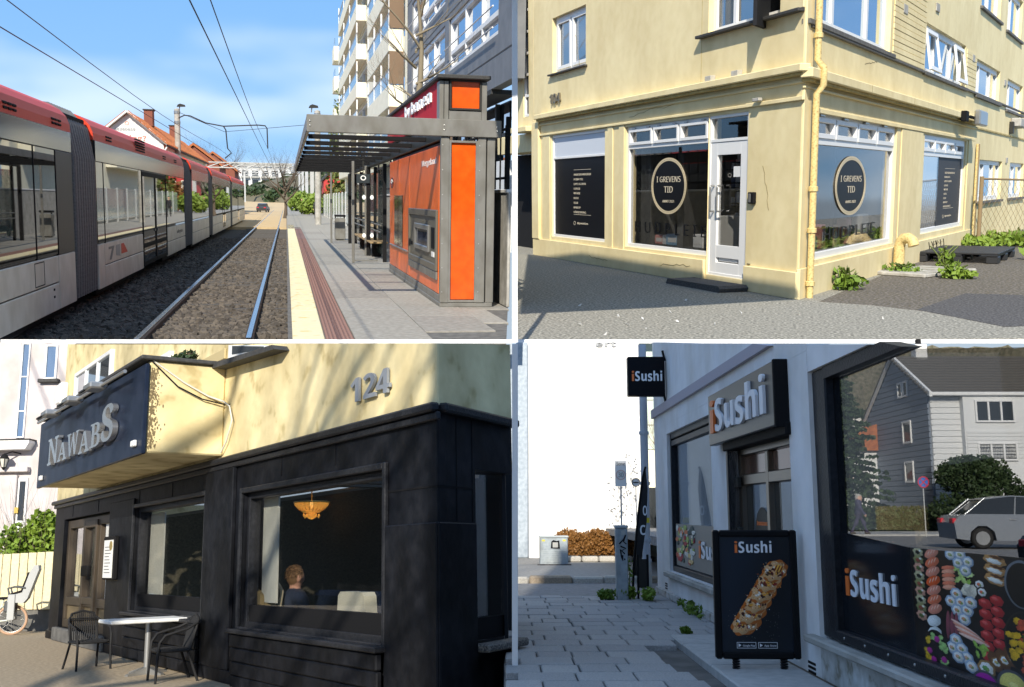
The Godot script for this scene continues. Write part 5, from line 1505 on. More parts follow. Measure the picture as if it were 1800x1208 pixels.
	for k in 2: mesh(vases, "vase", lm([Vector2(0.16, 0), Vector2(0.22, 0.4), Vector2(0.12, 0.9), Vector2(0.1, 1.15)], 12), "paper", at(k * 0.9, 0, 0))
	var stv := ST()
	for k in 14: tube(stv, [Vector3(0.45 + rng.randf_range(-0.4, 0.4), 0.9, 0), Vector3(0.4 + rng.randf_range(-0.9, 0.9), 1.7, rng.randf_range(-0.2, 0.2)), Vector3(0.4 + rng.randf_range(-1.4, 1.4), 2.3, 0)], 0.015, 3)
	mesh(vases, "stems", stv.commit(), "straw")
	var wv := T("wicker_fan", "straw wicker fan at the left edge of the right window", "decoration", Transform3D(Basis.IDENTITY, O) * RF * at(1.4, 1.55, -0.6))
	for k in 7: mesh(wv, "slat", em([Vector2(0, 0), Vector2(0.12, 0.02), Vector2(0.28 + k * 0.05, 0.75), Vector2(0.1 + k * 0.05, 0.8)], -0.02 + k * 0.012, -0.012 + k * 0.012), "straw", at(-0.3, 0, 0, 0))
	# left neighbour, set back doorway
	var nb := T("neighbour_entrance", "neighbouring yellow entrance bay with a dark doorway and stair window", "building", Transform3D(Basis.IDENTITY, O))
	FX = LF
	mesh(nb, "wall", wm(-20.35, 5.2, -18.37, 12.0, 1.2, [[-19.6, 5.6, -18.95, 12.0]]), "yellow")
	var sw := win(nb, -19.6, 5.62, -18.95, 11.9, 0.1, [], [6.45, 7.3, 8.15, 9.0, 9.85], -0.2, -0.05, "white_paint", "glass_dark")
	B(nb, "canopy", "yellow", -20.35, 4.98, -1.2, -18.37, 5.19, 0.35, 0.02)
	B(nb, "lintel", "yellow", -24.0, 4.2, -1.5, -18.37, 4.97, -0.3, 0.02)
	B(nb, "jamb", "yellow", -18.8, 0.0, -1.5, -18.37, 4.19, -0.2, 0.01)
	var nd := B(nb, "door", "room_dark", -25.0, 0.0, -1.5, -18.8, 4.19, -1.4, 0.0)
	B(nd, "pane", "glass_dark", -19.9, 0.6, -1.4, -19.0, 3.9, -1.38, 0.0)
	B(nd, "notice", "paper", -19.7, 2.6, -1.38, -19.4, 2.9, -1.37, 0.0)
	FX = Transform3D.IDENTITY
	# things on the ground
	var stp := T("door_step", "worn dark stone slab in front of the white shop door", "step", Transform3D(Basis.IDENTITY, O) * LF)
	mesh(stp, "slab", em([Vector2(-5.0, 0.0), Vector2(-2.05, 0.0), Vector2(-2.0, 0.1), Vector2(-2.1, 0.17), Vector2(-4.9, 0.15)], 0.1, 0.95), "step_stone")
	var pal := T("pallet", "black plastic pallet lying by the yellow wall", "pallet", at(16.5, 0.0, -37.3, -0.575))
	for k in 11: B(pal, "deck_slat", "plastic_black", -1.35, 0.3, -2.1 + k * 0.385, 1.35, 0.37, -1.8 + k * 0.385, 0.02)
	for x in [-1.15, 0.0, 1.15]:
		for z in [-1.8, 0.0, 1.8]: B(pal, "foot_block", "plastic_black", x - 0.2, 0.0, z - 0.28, x + 0.2, 0.25, z + 0.28, 0.03)
		B(pal, "stringer", "plastic_black", x - 0.18, 0.25, -2.1, x + 0.18, 0.3, 2.1, 0.01)
	var dbp := T("drain_bend", "yellow pipe bend sticking up from the weeds at the wall", "pipe", at(12.25, 0.0, -32.5, -1.0))
	R(dbp, "pipe", "yellow_pipe", [Vector3(0, 0, 0), Vector3(0, 0.75, 0), Vector3(0.03, 0.92, 0), Vector3(0.14, 1.04, 0), Vector3(0.32, 1.06, 0), Vector3(0.46, 0.98, 0), Vector3(0.52, 0.82, 0)], 0.17, 12)
	var mh := T("concrete_cover", "mossy concrete slab cover among weeds by the wall", "cover", at(12.7, 0.0, -31.6, -0.9))
	B(mh, "slab", "concrete_pale", -0.9, 0.0, -1.5, 0.9, 0.12, 1.5, 0.03)
	for k in 3: B(mh, "groove", "moss", -0.9, 0.118, -0.9 + k * 0.8, 0.9, 0.124, -0.85 + k * 0.8, 0.0)
	var weeds := [["broad leafed plant growing at the corner of the wall", 8.75, -27.0, 0.42, 0.6, 70, 0.23], ["leafy weed standing beside the pipe bend", 14.2, -33.7, 0.33, 0.7, 50, 0.2], ["low grassy weed at the foot of the pipe bend", 11.9, -31.4, 0.55, 0.36, 110, 0.17], ["tuft of grass in front of the concrete cover", 12.9, -29.9, 0.5, 0.4, 110, 0.18]]
	for w in weeds:
		var pl := T("weed", w[0], "plant", at(w[1], 0, w[2]), "weeds along the yellow wall")
		mesh(pl, "leaves", crown([[Vector3(0, w[4] * 0.45, 0), Vector3(w[3], w[4] * 0.5, w[3])], [Vector3(0.15, w[4] * 0.3, 0.1), Vector3(w[3], w[4] * 0.35, w[3])]], w[5], w[6], Color(0.5, 0.6, 0.4), Color(1.3, 1.3, 0.8)), "leaf_bright")
		var ss := ST()
		for k in 6: tube(ss, [Vector3.ZERO, Vector3(rng.randf_range(-0.2, 0.2), w[4] * 0.5, rng.randf_range(-0.2, 0.2)), Vector3(rng.randf_range(-0.4, 0.4), w[4], rng.randf_range(-0.4, 0.4))], 0.025, 4)
		mesh(pl, "stem", ss.commit(), "leaf_olive")
	var gb := []
	for k in 34: gb.append([Vector3(rng.randf_range(18.5, 30.0), 0.25, rng.randf_range(-52.0, -35.0)), Vector3(1.2, 0.28, 1.0)])
	stuff(self, "undergrowth", crown(gb, 240, 0.3, Color(0.5, 0.6, 0.4), Color(1.3, 1.3, 0.8)), "leaf_bright", "low green undergrowth at the foot of the wire fence", "undergrowth")
	var fc := T("chain_link_fence", "rusty chain link fence behind the pallet", "fence", at(19.9, 0, -43.9))
	R(fc, "fence_post", "rust", [Vector3(0, -0.2, 0), Vector3(0, 3.0, 0)], 0.09, 8)
	R(fc, "top_rail", "rust", [Vector3(0, 2.9, 0), Vector3(9, 2.7, -6)], 0.05, 6)
	var net := ST()
	for k in 44:
		var x0 := -2.8 + k * 0.42
		for s in [0, 1]:
			var p0 := Vector2(x0, 0.0 if s == 0 else 2.8)
			var p1 := Vector2(x0 + 2.8, 2.8 if s == 0 else 0.0)
			var ta := clampf((0.0 - p0.x) / 2.8, 0, 1)
			var tb := clampf((12.0 - p0.x) / 2.8, 0, 1)
			if tb > ta:
				var q0 := p0.lerp(p1, ta)
				var q1 := p0.lerp(p1, tb)
				tube(net, [Vector3(q0.x * 0.75, q0.y, -q0.x * 0.5), Vector3(q1.x * 0.75, q1.y, -q1.x * 0.5)], 0.008, 3)
	mesh(fc, "netting", net.commit(), "rust")
	# slab added above the view, shaped to shade the ground before the shop
	var cp := T("added_shade_slab", "flat pale slab added above view to shade the ground by the shop", "canopy")
	mesh(cp, "shade_slab", flat([Vector2(-1.2, -12.2), Vector2(2.2, -13.2), Vector2(5.62, -14.55), Vector2(1.2, -27.4), Vector2(-0.7, -32.0)], 8.9, 9.05), "white_plaster")
	rng.seed = 9
	for k in 16:
		var st := ST()
		leaf(st, Vector3.ZERO, rng.randf_range(0.06, 0.15), Color(1, 1, 1))
		var fl2 := mesh(self, "fallen_leaf", st.commit(), "paper", at(rng.randf_range(1.0, 8.0), 0.03, rng.randf_range(-25.0, -18.9)))
		tag(fl2, "pale fallen leaf or scrap lying on the asphalt", "leaf", "pale scraps on the asphalt")
# ================================================================= the black fronted cafe (lower left)
func cafe_chair(label: String, xf: Transform3D) -> void:
	var t := T("cafe_chair", label, "chair", xf, "black woven chairs at the white table")
	var r := 0.0105
	# one bent tube makes arms and front legs on each side, another the back legs; woven strips for seat and back
	for s in [-1.0, 1.0]:
		R(t, "leg", "chair_metal", [Vector3(0.15 * s, 0, 0.15), Vector3(0.145 * s, 0.2, 0.14), Vector3(0.15 * s, 0.3, 0.13), Vector3(0.155 * s, 0.355, 0.09), Vector3(0.155 * s, 0.38, 0.0), Vector3(0.15 * s, 0.4, -0.08), Vector3(0.12 * s, 0.44, -0.155)], r, 8)
		R(t, "leg", "chair_metal", [Vector3(0.15 * s, 0, -0.17), Vector3(0.135 * s, 0.12, -0.13), Vector3(0.125 * s, 0.23, -0.09)], r, 8)
	R(t, "seat_frame", "chair_metal", [Vector3(0.135, 0.235, -0.1), Vector3(0.14, 0.235, 0.1), Vector3(0.1, 0.235, 0.14), Vector3(-0.1, 0.235, 0.14), Vector3(-0.14, 0.235, 0.1), Vector3(-0.135, 0.235, -0.1), Vector3(0.0, 0.235, -0.13), Vector3(0.135, 0.235, -0.1)], r, 8)
	R(t, "back_frame", "chair_metal", [Vector3(0.12, 0.24, -0.11), Vector3(0.125, 0.4, -0.15), Vector3(0.1, 0.475, -0.17), Vector3(0.0, 0.5, -0.175), Vector3(-0.1, 0.475, -0.17), Vector3(-0.125, 0.4, -0.15), Vector3(-0.12, 0.24, -0.11)], r, 8)
	var seat := ST()
	for k in 15: box(seat, Vector3(-0.135, 0.236 + 0.003 * (k % 2), -0.105 + k * 0.016), Vector3(0.135, 0.246 + 0.003 * (k % 2), -0.093 + k * 0.016), 0.002)
	for k in 6: box(seat, Vector3(-0.12 + k * 0.045, 0.2405, -0.1), Vector3(-0.105 + k * 0.045, 0.2515, 0.13), 0.002)
	stuff(t, "seat", seat.commit(), "wicker")
	var back := ST()
	for k in 13:
		var x := -0.108 + k * 0.018
		var top := 0.495 - 2.2 * x * x
		tube(back, [Vector3(x, 0.25, -0.112), Vector3(x, 0.38, -0.14 + 0.3 * x * x), Vector3(x, top, -0.172)], 0.0065, 4)
	for y in [0.33, 0.345, 0.36, 0.42, 0.435]: tube(back, [Vector3(-0.118, y, -0.135), Vector3(0, y, -0.137), Vector3(0.118, y, -0.135)], 0.006, 4)
	stuff(t, "backrest", back.commit(), "wicker")

func bicycle() -> void:
	var t := T("bicycle", "pale bicycle with balloon tyres parked by the fence", "bicycle", at(-6.82, 0.0, -14.4, 0.25))
	for x in [0.0, -0.62]:
		var st := ST()
		var ring := []
		for k in 33: ring.append(Vector3(x + 0.185 * cos(TAU * k / 32), 0.2 + 0.185 * sin(TAU * k / 32), 0))
		tube(st, ring, 0.018, 8)
		var wh := mesh(t, "wheel", st.commit(), "tyre_tan")
		var sp := ST()
		var rim := []
		for k in 25: rim.append(Vector3(x + 0.165 * cos(TAU * k / 24), 0.2 + 0.165 * sin(TAU * k / 24), 0))
		tube(sp, rim, 0.007, 5)
		for k in 16: tube(sp, [Vector3(x, 0.2, 0.014 * (1 if k % 2 else -1)), Vector3(x + 0.165 * cos(TAU * k / 16), 0.2 + 0.165 * sin(TAU * k / 16), 0)], 0.0018, 3)
		lathe(sp, [Vector2(0.02, -0.02), Vector2(0.02, 0.02)], 8, Vector3(x, 0.2, 0))
		mesh(wh, "rim", sp.commit(), "steel_light")
		var md := ST()
		for k in 10:
			var a0 := 0.5 + k * 0.22
			var a1 := a0 + 0.22
			var p := Vector3(x + 0.215 * cos(a0), 0.2 + 0.215 * sin(a0), 0)
			var q := Vector3(x + 0.215 * cos(a1), 0.2 + 0.215 * sin(a1), 0)
			quad(md, p + Vector3(0, 0, 0.03), q + Vector3(0, 0, 0.03), q - Vector3(0, 0, 0.03), p - Vector3(0, 0, 0.03), p - Vector3(x, 0.2, 0))
		mesh(t, "mudguard", md.commit(), "bike_paint")
	var f := ST()
	for l in [[0.0, 0.2, -0.2, 0.18], [-0.2, 0.18, -0.13, 0.42], [0.0, 0.2, -0.14, 0.4], [-0.2, 0.18, -0.5, 0.4], [-0.14, 0.3, -0.5, 0.44], [-0.49, 0.5, -0.62, 0.2], [-0.49, 0.5, -0.46, 0.56], [-0.13, 0.42, -0.12, 0.47]]:
		tube(f, [Vector3(l[0], l[1], 0), Vector3(l[2], l[3], 0)], 0.012, 8)
	mesh(t, "frame", f.commit(), "bike_paint")
	R(t, "handlebar", "steel_light", [Vector3(-0.36, 0.58, 0.14), Vector3(-0.44, 0.58, 0.12), Vector3(-0.46, 0.56, 0), Vector3(-0.44, 0.58, -0.12), Vector3(-0.36, 0.58, -0.14)], 0.009, 6)
	B(t, "saddle", "black", -0.2, 0.47, -0.04, -0.05, 0.505, 0.04, 0.015)
	B(t, "carrier", "steel_dark", -0.1, 0.425, -0.05, 0.16, 0.44, 0.05, 0.006)
	R(t, "pedal_crank", "steel_dark", [Vector3(-0.2, 0.18, 0.04), Vector3(-0.17, 0.1, 0.04), Vector3(-0.17, 0.1, 0.1)], 0.01, 6)
	var c := T("child_seat", "grey plastic child seat mounted over the bicycle's rear wheel", "child seat", at(-6.7, 0.42, -14.38, 0.25))
	mesh(c, "seat_shell", em([Vector2(-0.16, 0.02), Vector2(0.04, 0.0), Vector2(0.09, 0.06), Vector2(0.21, 0.44), Vector2(0.2, 0.5), Vector2(0.15, 0.5), Vector2(0.1, 0.42), Vector2(0.02, 0.14), Vector2(-0.15, 0.1)], -0.1, 0.1), "seat_grey")
	mesh(c, "seat_pad", em([Vector2(-0.14, 0.105), Vector2(0.015, 0.145), Vector2(0.09, 0.4), Vector2(0.07, 0.41), Vector2(-0.005, 0.17), Vector2(-0.14, 0.13)], -0.07, 0.07), "black")
	for s in [-1.0, 1.0]:
		B(c, "leg_guard", "seat_grey", -0.15, -0.22, 0.1 * s - 0.015, -0.06, 0.12, 0.1 * s + 0.015, 0.012)
		R(c, "arm_bar", "seat_dark", [Vector3(-0.14, 0.12, 0.1 * s), Vector3(-0.16, 0.2, 0.1 * s), Vector3(-0.08, 0.22, 0.1 * s), Vector3(0.06, 0.2, 0.1 * s)], 0.014, 6)
	B(c, "foot_box", "seat_dark", -0.2, -0.12, -0.09, -0.06, 0.04, 0.09, 0.02)

func cafe() -> void:
	place3()
	var O := Vector3(-0.393, 0, -5.568)
	var LF := Transform3D(wall_basis(2.53748), Vector3.ZERO)
	var RF := Transform3D(wall_basis(0.46879), Vector3.ZERO)
	var OT := Transform3D(Basis.IDENTITY, O)
	struct("ground", flat([Vector2(-9, 14), Vector2(-0.2, 14), Vector2(-0.2, -5.0), Vector2(-0.6, -6), Vector2(-4, -26), Vector2(-16, -26), Vector2(-14, -14)], -0.3, 0.0), "asphalt_brown")
	var t := T("black_cafe", "corner building with a black painted cafe front under yellow plaster", "building", OT)
	FX = LF
	# black ground floor with openings, ledge, plinth; yellow storey above, ending level with the terrace
	mesh(t, "wall", wm(-9.9, 0.0, -0.1, 1.7, 0.16, [[-9.35, 0.16, -6.98, 1.48], [-6.0, 0.45, -3.8, 1.46], [-2.93, 0.42, -0.6, 1.42]]), "black_wall")
	B(t, "wall_corner", "black_wall", -0.099, 0.0, -0.01, -0.004, 1.7, 0.0, 0.0)
	B(t, "ledge", "black_trim", -9.95, 1.685, 0.0, 0.03, 1.735, 0.06, 0.012)
	B(t, "ledge", "black_trim", -9.92, 1.64, 0.0, 0.04, 1.683, 0.03, 0.006)
	B(t, "plinth", "black_wall", -9.92, 0.0, 0.0, 0.03, 0.1, 0.03, 0.008)
	B(t, "pilaster", "black_wall", -3.76, 0.1, 0.0, -3.1, 1.638, 0.035, 0.006)
	B(t, "pilaster", "black_wall", -6.98, 0.1, 0.0, -6.02, 1.56, 0.02, 0.006)
	B(t, "pilaster", "black_wall", -0.56, 0.1, 0.0, 0.03, 1.09, 0.03, 0.006)
	for u in [-8.9, -7.6, -5.9, -4.8, -2.2, -1.3]: B(t, "panel_joint", "black", u, 1.5, 0.0, u + 0.012, 1.635, 0.003, 0.0)
	B(t, "panel_joint", "black", -0.6, 1.28, 0.0, 0.0, 1.29, 0.004, 0.0)
	mesh(t, "upper_wall", em([Vector2(-9.9, 1.735), Vector2(0.0, 1.735), Vector2(0.0, 2.07), Vector2(-2.2, 2.47), Vector2(-3.5, 2.7), Vector2(-5.08, 2.99), Vector2(-9.9, 3.87)], -0.012, 0.0), "yellow_stain")
	B(t, "wall_end", "yellow_stain", -9.88, 0.0, -4.0, -9.7, 1.7, -0.17, 0.0)
	# upper windows and boarded strip between them
	B(t, "siding", "yellow_dim", -7.15, 2.56, 0.002, -5.7, 3.0, 0.03, 0.006)
	for k in 3: B(t, "siding_board", "yellow_dim", -4.85, 2.37 + k * 0.1, 0.001, -3.45, 2.46 + k * 0.1, 0.02, 0.006)
	for w in [[-9.1, 2.95, -7.25, 3.33, [-8.5, -7.9]], [-5.65, 2.56, -4.95, 2.9, [-5.3]], [-3.2, 2.5, -2.25, 2.44, []]]:
		if w[3] < w[1]: continue
		var x := win(t, w[0], w[1], w[2], w[3], 0.05, w[4], [], 0.0, 0.05, "white_paint", "glass_sky")
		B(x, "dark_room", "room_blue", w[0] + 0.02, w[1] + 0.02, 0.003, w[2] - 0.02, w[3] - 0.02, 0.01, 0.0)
		B(x, "sill", "yellow_dim", w[0] - 0.1, w[1] - 0.06, 0.0, w[2] + 0.1, w[1], 0.09, 0.01)
	var x3 := mesh(t, "window", em([Vector2(-3.3, 2.52), Vector2(-2.26, 2.42), Vector2(-2.3, 2.47), Vector2(-3.3, 2.655)], 0.0, 0.04), "white_paint")
	mesh(x3, "pane", em([Vector2(-3.2, 2.56), Vector2(-2.5, 2.48), Vector2(-2.5, 2.5), Vector2(-3.2, 2.63)], 0.04, 0.045), "glass_sky")
	mesh(t, "sill", em([Vector2(-3.5, 2.48), Vector2(-2.1, 2.4), Vector2(-2.15, 2.44), Vector2(-3.5, 2.525)], 0.0, 0.12), "roof_dark")
	# door: frame with side light, two leaves of glass, brown kick panels
	var dr := mesh(t, "door", frm(-9.3, 0.16, -7.0, 1.46, 0.1, -0.14, -0.04, [-8.42, -7.66], [0.48], 0.006), "door_brown")
	for e in [[-9.2, -8.48], [-8.36, -7.72], [-7.6, -7.1]]:
		B(dr, "pane", "cafe_glass", e[0], 0.53, -0.09, e[1], 1.4, -0.085, 0.0)
		B(dr, "kick_panel", "kick_brown", e[0], 0.22, -0.1, e[1], 0.43, -0.07, 0.008)
	mesh(dr, "leaf_frame", frm(-8.36, 0.18, -7.7, 1.42, 0.08, -0.1, -0.02, [], [0.5], 0.006), "door_brown")
	B(dr, "notice", "paper", -7.5, 1.1, -0.08, -7.2, 1.36, -0.075, 0.0)
	B(dr, "letter_box", "black", -8.2, 0.78, -0.02, -7.85, 0.9, 0.02, 0.01)
	B(dr, "threshold", "concrete_dark", -9.4, 0.0, -0.1, -6.9, 0.16, 0.06, 0.012)
	# two big windows: black frames, panes, black lower board, sloping boarded sill
	for w in [[-6.0, 0.45, -3.8, 1.46], [-2.93, 0.42, -0.6, 1.42]]:
		var x := win(t, w[0], w[1], w[2], w[3], 0.045, [], [], -0.12, -0.03, "black_trim", "cafe_glass")
		B(x, "lower_board", "black", w[0] + 0.045, w[1] + 0.045, -0.11, w[2] - 0.045, w[1] + 0.165, -0.05, 0.0)
		B(x, "sill_board", "black_trim", w[0] - 0.06, w[1] - 0.035, 0.0, w[2] + 0.06, w[1] - 0.002, 0.1, 0.01)
		for k in 4: B(x, "apron_board", "black_wall", w[0] - 0.03, w[1] - 0.135 - k * 0.1, 0.032, w[2] + 0.03, w[1] - 0.04 - k * 0.1, 0.075 - 0.006 * k, 0.01)
		mesh(x, "casing", frm(w[0] - 0.04, w[1] - 0.03, w[2] + 0.04, w[3] + 0.04, 0.04, 0.0, 0.028, [], [], 0.008), "black_trim")
	# menu case
	var mn := B(t, "menu_case", "black", -6.95, 0.75, 0.02, -6.5, 1.2, 0.07, 0.01)
	B(mn, "menu_sheet", "paper", -6.91, 0.77, 0.07, -6.54, 1.16, 0.074, 0.0)
	for k in 9: B(mn, "menu_line", "grey_print", -6.86, 0.82 + k * 0.033, 0.074, -6.62 - 0.03 * (k % 3), 0.828 + k * 0.033, 0.076, 0.0)
	mesh(mn, "menu_mark", em(ell(-6.62, 1.1, 0.06, 0.05, 16), 0.074, 0.077), "brass")
	# house number, conduit box, cable, worn cracks
	txt(t, "house_number", "124", "number_grey", Vector3(-0.77, 1.945, 0.02), 0.15, 0.52, 0.018, "Droid Sans", true)
	B(t, "cable_box", "concrete_pale", -3.72, 1.86, 0.0, -3.55, 1.96, 0.07, 0.01)
	R(t, "cable", "cable_white", [Vector3(-3.45, 2.5, 0.6), Vector3(-3.44, 2.34, 0.35), Vector3(-3.43, 2.24, 0.15), Vector3(-3.4, 2.2, 0.03), Vector3(-3.25, 2.14, 0.03), Vector3(-3.18, 2.02, 0.03), Vector3(-3.3, 1.86, 0.03), Vector3(-3.42, 1.78, 0.03)], 0.008, 5)
	R(t, "cable", "black", [Vector3(-3.44, 2.5, 0.62), Vector3(-3.43, 2.3, 0.4), Vector3(-3.42, 2.21, 0.2), Vector3(-3.41, 2.18, 0.04), Vector3(-3.28, 2.16, 0.02)], 0.006, 5)
	B(t, "flood_lamp", "white_paint", -9.85, 3.0, 0.0, -9.6, 3.3, 0.12, 0.04)
	# projecting bay with the sign face
	var bay := B(t, "bay", "yellow_stain", -7.6, 1.76, 0.002, -3.45, 2.5, 0.62, 0.012)
	B(bay, "bay_cap", "roof_dark", -7.66, 2.5, 0.003, -3.41, 2.535, 0.7, 0.008)
	rng.seed = 6
	var so_ := ST()
	for k in 420:
		var px := 0.01 + absf(rng.randfn()) * 0.032
		var py := rng.randf_range(1.79, 2.44)
		ext(so_, PackedVector2Array(ell(px, py, rng.randf_range(0.001, 0.006), rng.randf_range(0.003, 0.016), 6)), 0.0, 0.001 + k * 0.000008)
	stuff(bay, "stain", so_.commit(), "soot", "", "", Transform3D(Basis(Vector3(0, 0, -1), Vector3.UP, Vector3(1, 0, 0)), Vector3(-3.45, 0, 0.62)))
	var sf := B(t, "sign_face", "sign_navy", -7.64, 1.75, 0.625, -3.43, 2.47, 0.66, 0.006)
	for p in [[-7.4, 1.82], [-3.66, 1.82]]: B(sf, "mount", "paper", p[0], p[1], 0.66, p[0] + 0.1, p[1] + 0.05, 0.69, 0.01)
	for s in [["N", -6.6, 2.05, 0.3, 0.5], ["A", -6.14, 2.0, 0.2, 0.4], ["W", -5.68, 2.03, 0.24, 0.5], ["A", -5.2, 2.0, 0.22, 0.42], ["B", -4.78, 2.02, 0.24, 0.36], ["S", -4.36, 2.08, 0.34, 0.4]]:
		txt(sf, "letter", s[0], "chrome", Vector3(s[1], s[2] + 0.02, 0.69), s[3] * 0.92, s[4], 0.045, "Droid Serif", true)
	R(sf, "lamp_rail", "steel_light", [Vector3(-7.3, 2.44, 0.75), Vector3(-3.7, 2.44, 0.75)], 0.016, 6)
	for u in [-6.5, -5.5, -4.6]:
		var lp := B(sf, "sign_lamp", "steel_light", u - 0.14, 2.41, 0.7, u + 0.14, 2.47, 0.85, 0.015)
		R(lp, "lamp_arm", "steel_dark", [Vector3(u - 0.12, 2.44, 0.82), Vector3(u - 0.02, 2.38, 0.9)], 0.012, 5)
	FX = RF
	mesh(t, "wall", wm(0.1, 0.0, 0.895, 1.7, 0.16, [[0.42, 0.42, 1.2, 1.4]]), "black_wall")
	B(t, "wall_corner", "black_wall", 0.004, 0.0, -0.01, 0.099, 1.7, 0.0, 0.0)
	B(t, "ledge", "black_trim", 0.0, 1.684, 0.0, 0.9, 1.735, 0.06, 0.012)
	mesh(t, "upper_wall", em([Vector2(0.0, 1.735), Vector2(0.9, 1.735), Vector2(0.9, 2.22), Vector2(0.0, 2.07)], -0.012, 0.0), "yellow_stain")
	B(t, "pilaster", "black_wall", -0.03, 0.1, 0.0, 0.38, 1.09, 0.03, 0.006)
	B(t, "panel_joint", "black", 0.0, 1.28, 0.0, 0.39, 1.29, 0.004, 0.0)
	for u in [0.2, 0.38]: B(t, "panel_joint", "black", u, 1.1, 0.0, u + 0.006, 1.68, 0.003, 0.0)
	var rw := mesh(t, "window", bm(Vector3(0.42, 0.43, -0.09), Vector3(0.89, 1.4, -0.085)), "cafe_glass")
	B(rw, "lower_board", "black", 0.42, 0.44, -0.08, 0.89, 0.56, -0.05, 0.0)
	B(rw, "sill_board", "black_worn", 0.38, 0.385, 0.0, 0.88, 0.43, 0.1, 0.01)
	FX = Transform3D.IDENTITY
	# cafe room
	var rm := T("cafe_room", "dim cafe interior behind the black framed windows", "room", OT)
	var a := LF * Vector3(-9.6, 0, -0.2)
	var b := LF * Vector3(-0.4, 0, -0.2)
	var c := RF * Vector3(0.85, 0, -0.2)
	var d := Vector3(0.34, 0, -2.2)
	var e1 := LF * Vector3(-1.1, 0, -1.3)
	var e2 := LF * Vector3(-9.6, 0, -1.3)
	mesh(rm, "floor", flat([Vector2(a.x, a.z), Vector2(b.x, b.z), Vector2(c.x, c.z), Vector2(d.x, d.z), Vector2(e1.x, e1.z), Vector2(e2.x, e2.z)], 0.0, 0.12), "floor_dark")
	mesh(rm, "ceiling", flat([Vector2(a.x, a.z), Vector2(b.x, b.z), Vector2(c.x, c.z), Vector2(d.x, d.z), Vector2(e1.x, e1.z), Vector2(e2.x, e2.z)], 1.5, 1.55), "room_grey")
	FX = LF
	B(rm, "back_wall", "room_dark", -9.6, 0.12, -1.3, -1.15, 1.5, -1.22, 0.0)
	B(rm, "column", "room_grey", -2.1, 0.12, -1.15, -2.0, 1.5, -1.05, 0.0)
	for k in 5: B(rm, "ceiling_slat", "room_grey", -2.6 + k * 0.35, 1.46, -1.2, -2.5 + k * 0.35, 1.5, -0.4, 0.0)
	for e in [[-5.96, -5.5], [-2.89, -2.6]]: B(rm, "roller_blind", "cream_panel", e[0], 0.6, -0.16, e[1], 1.4, -0.145, 0.0)
	FX = RF
	FX = Transform3D.IDENTITY
	B(rm, "side_wall", "room_dark", 0.34, 0.12, -2.2, 0.36, 1.5, -0.75, 0.0)
	for e in [[LF, -1.5, -0.26, 0.23, "cream padded chair back in the large cafe window"], [LF, -4.05, -0.3, 0.22, "cream chair back at the right edge of the smaller cafe window"], [RF, 0.62, -0.25, 0.16, "cream chair back in the narrow right hand window"]]:
		var F: Transform3D = e[0]
		var ch := T("padded_chair", e[4], "chair", OT * F * at(e[1], 0.12, e[2]), "cream chairs inside the cafe")
		mesh(ch, "backrest", em([Vector2(-e[3], 0.25), Vector2(e[3], 0.25), Vector2(e[3] * 0.82, 0.55), Vector2(e[3] * 0.7, 0.575), Vector2(-e[3] * 0.7, 0.575), Vector2(-e[3] * 0.85, 0.55)], -0.05, 0.04), "cream_leather")
		B(ch, "seat", "cream_leather", -e[3], 0.2, -0.3, e[3], 0.28, -0.05, 0.03)
		for s in [-1.0, 1.0]:
			for z in [-0.26, -0.05]: B(ch, "leg", "wood", e[3] * 0.85 * s - 0.015, 0.0, z - 0.015, e[3] * 0.85 * s + 0.015, 0.2, z + 0.015, 0.0)
	var so := T("sofa", "dark blue sofa back beside the seated person", "sofa", OT * LF * at(-2.35, 0.12, -0.72))
	B(so, "backrest", "navy_cloth", -0.75, 0.1, -0.1, 0.42, 0.55, 0.06, 0.05)
	B(so, "seat", "navy_cloth", -0.75, 0.0, -0.45, 0.42, 0.24, -0.1, 0.04)
	# seated man seen from behind, and the backpack on his shoulder
	var hair := Color(0.16, 0.085, 0.035)
	var skin := Color(0.5, 0.27, 0.18)
	var navy := Color(0.012, 0.02, 0.045)
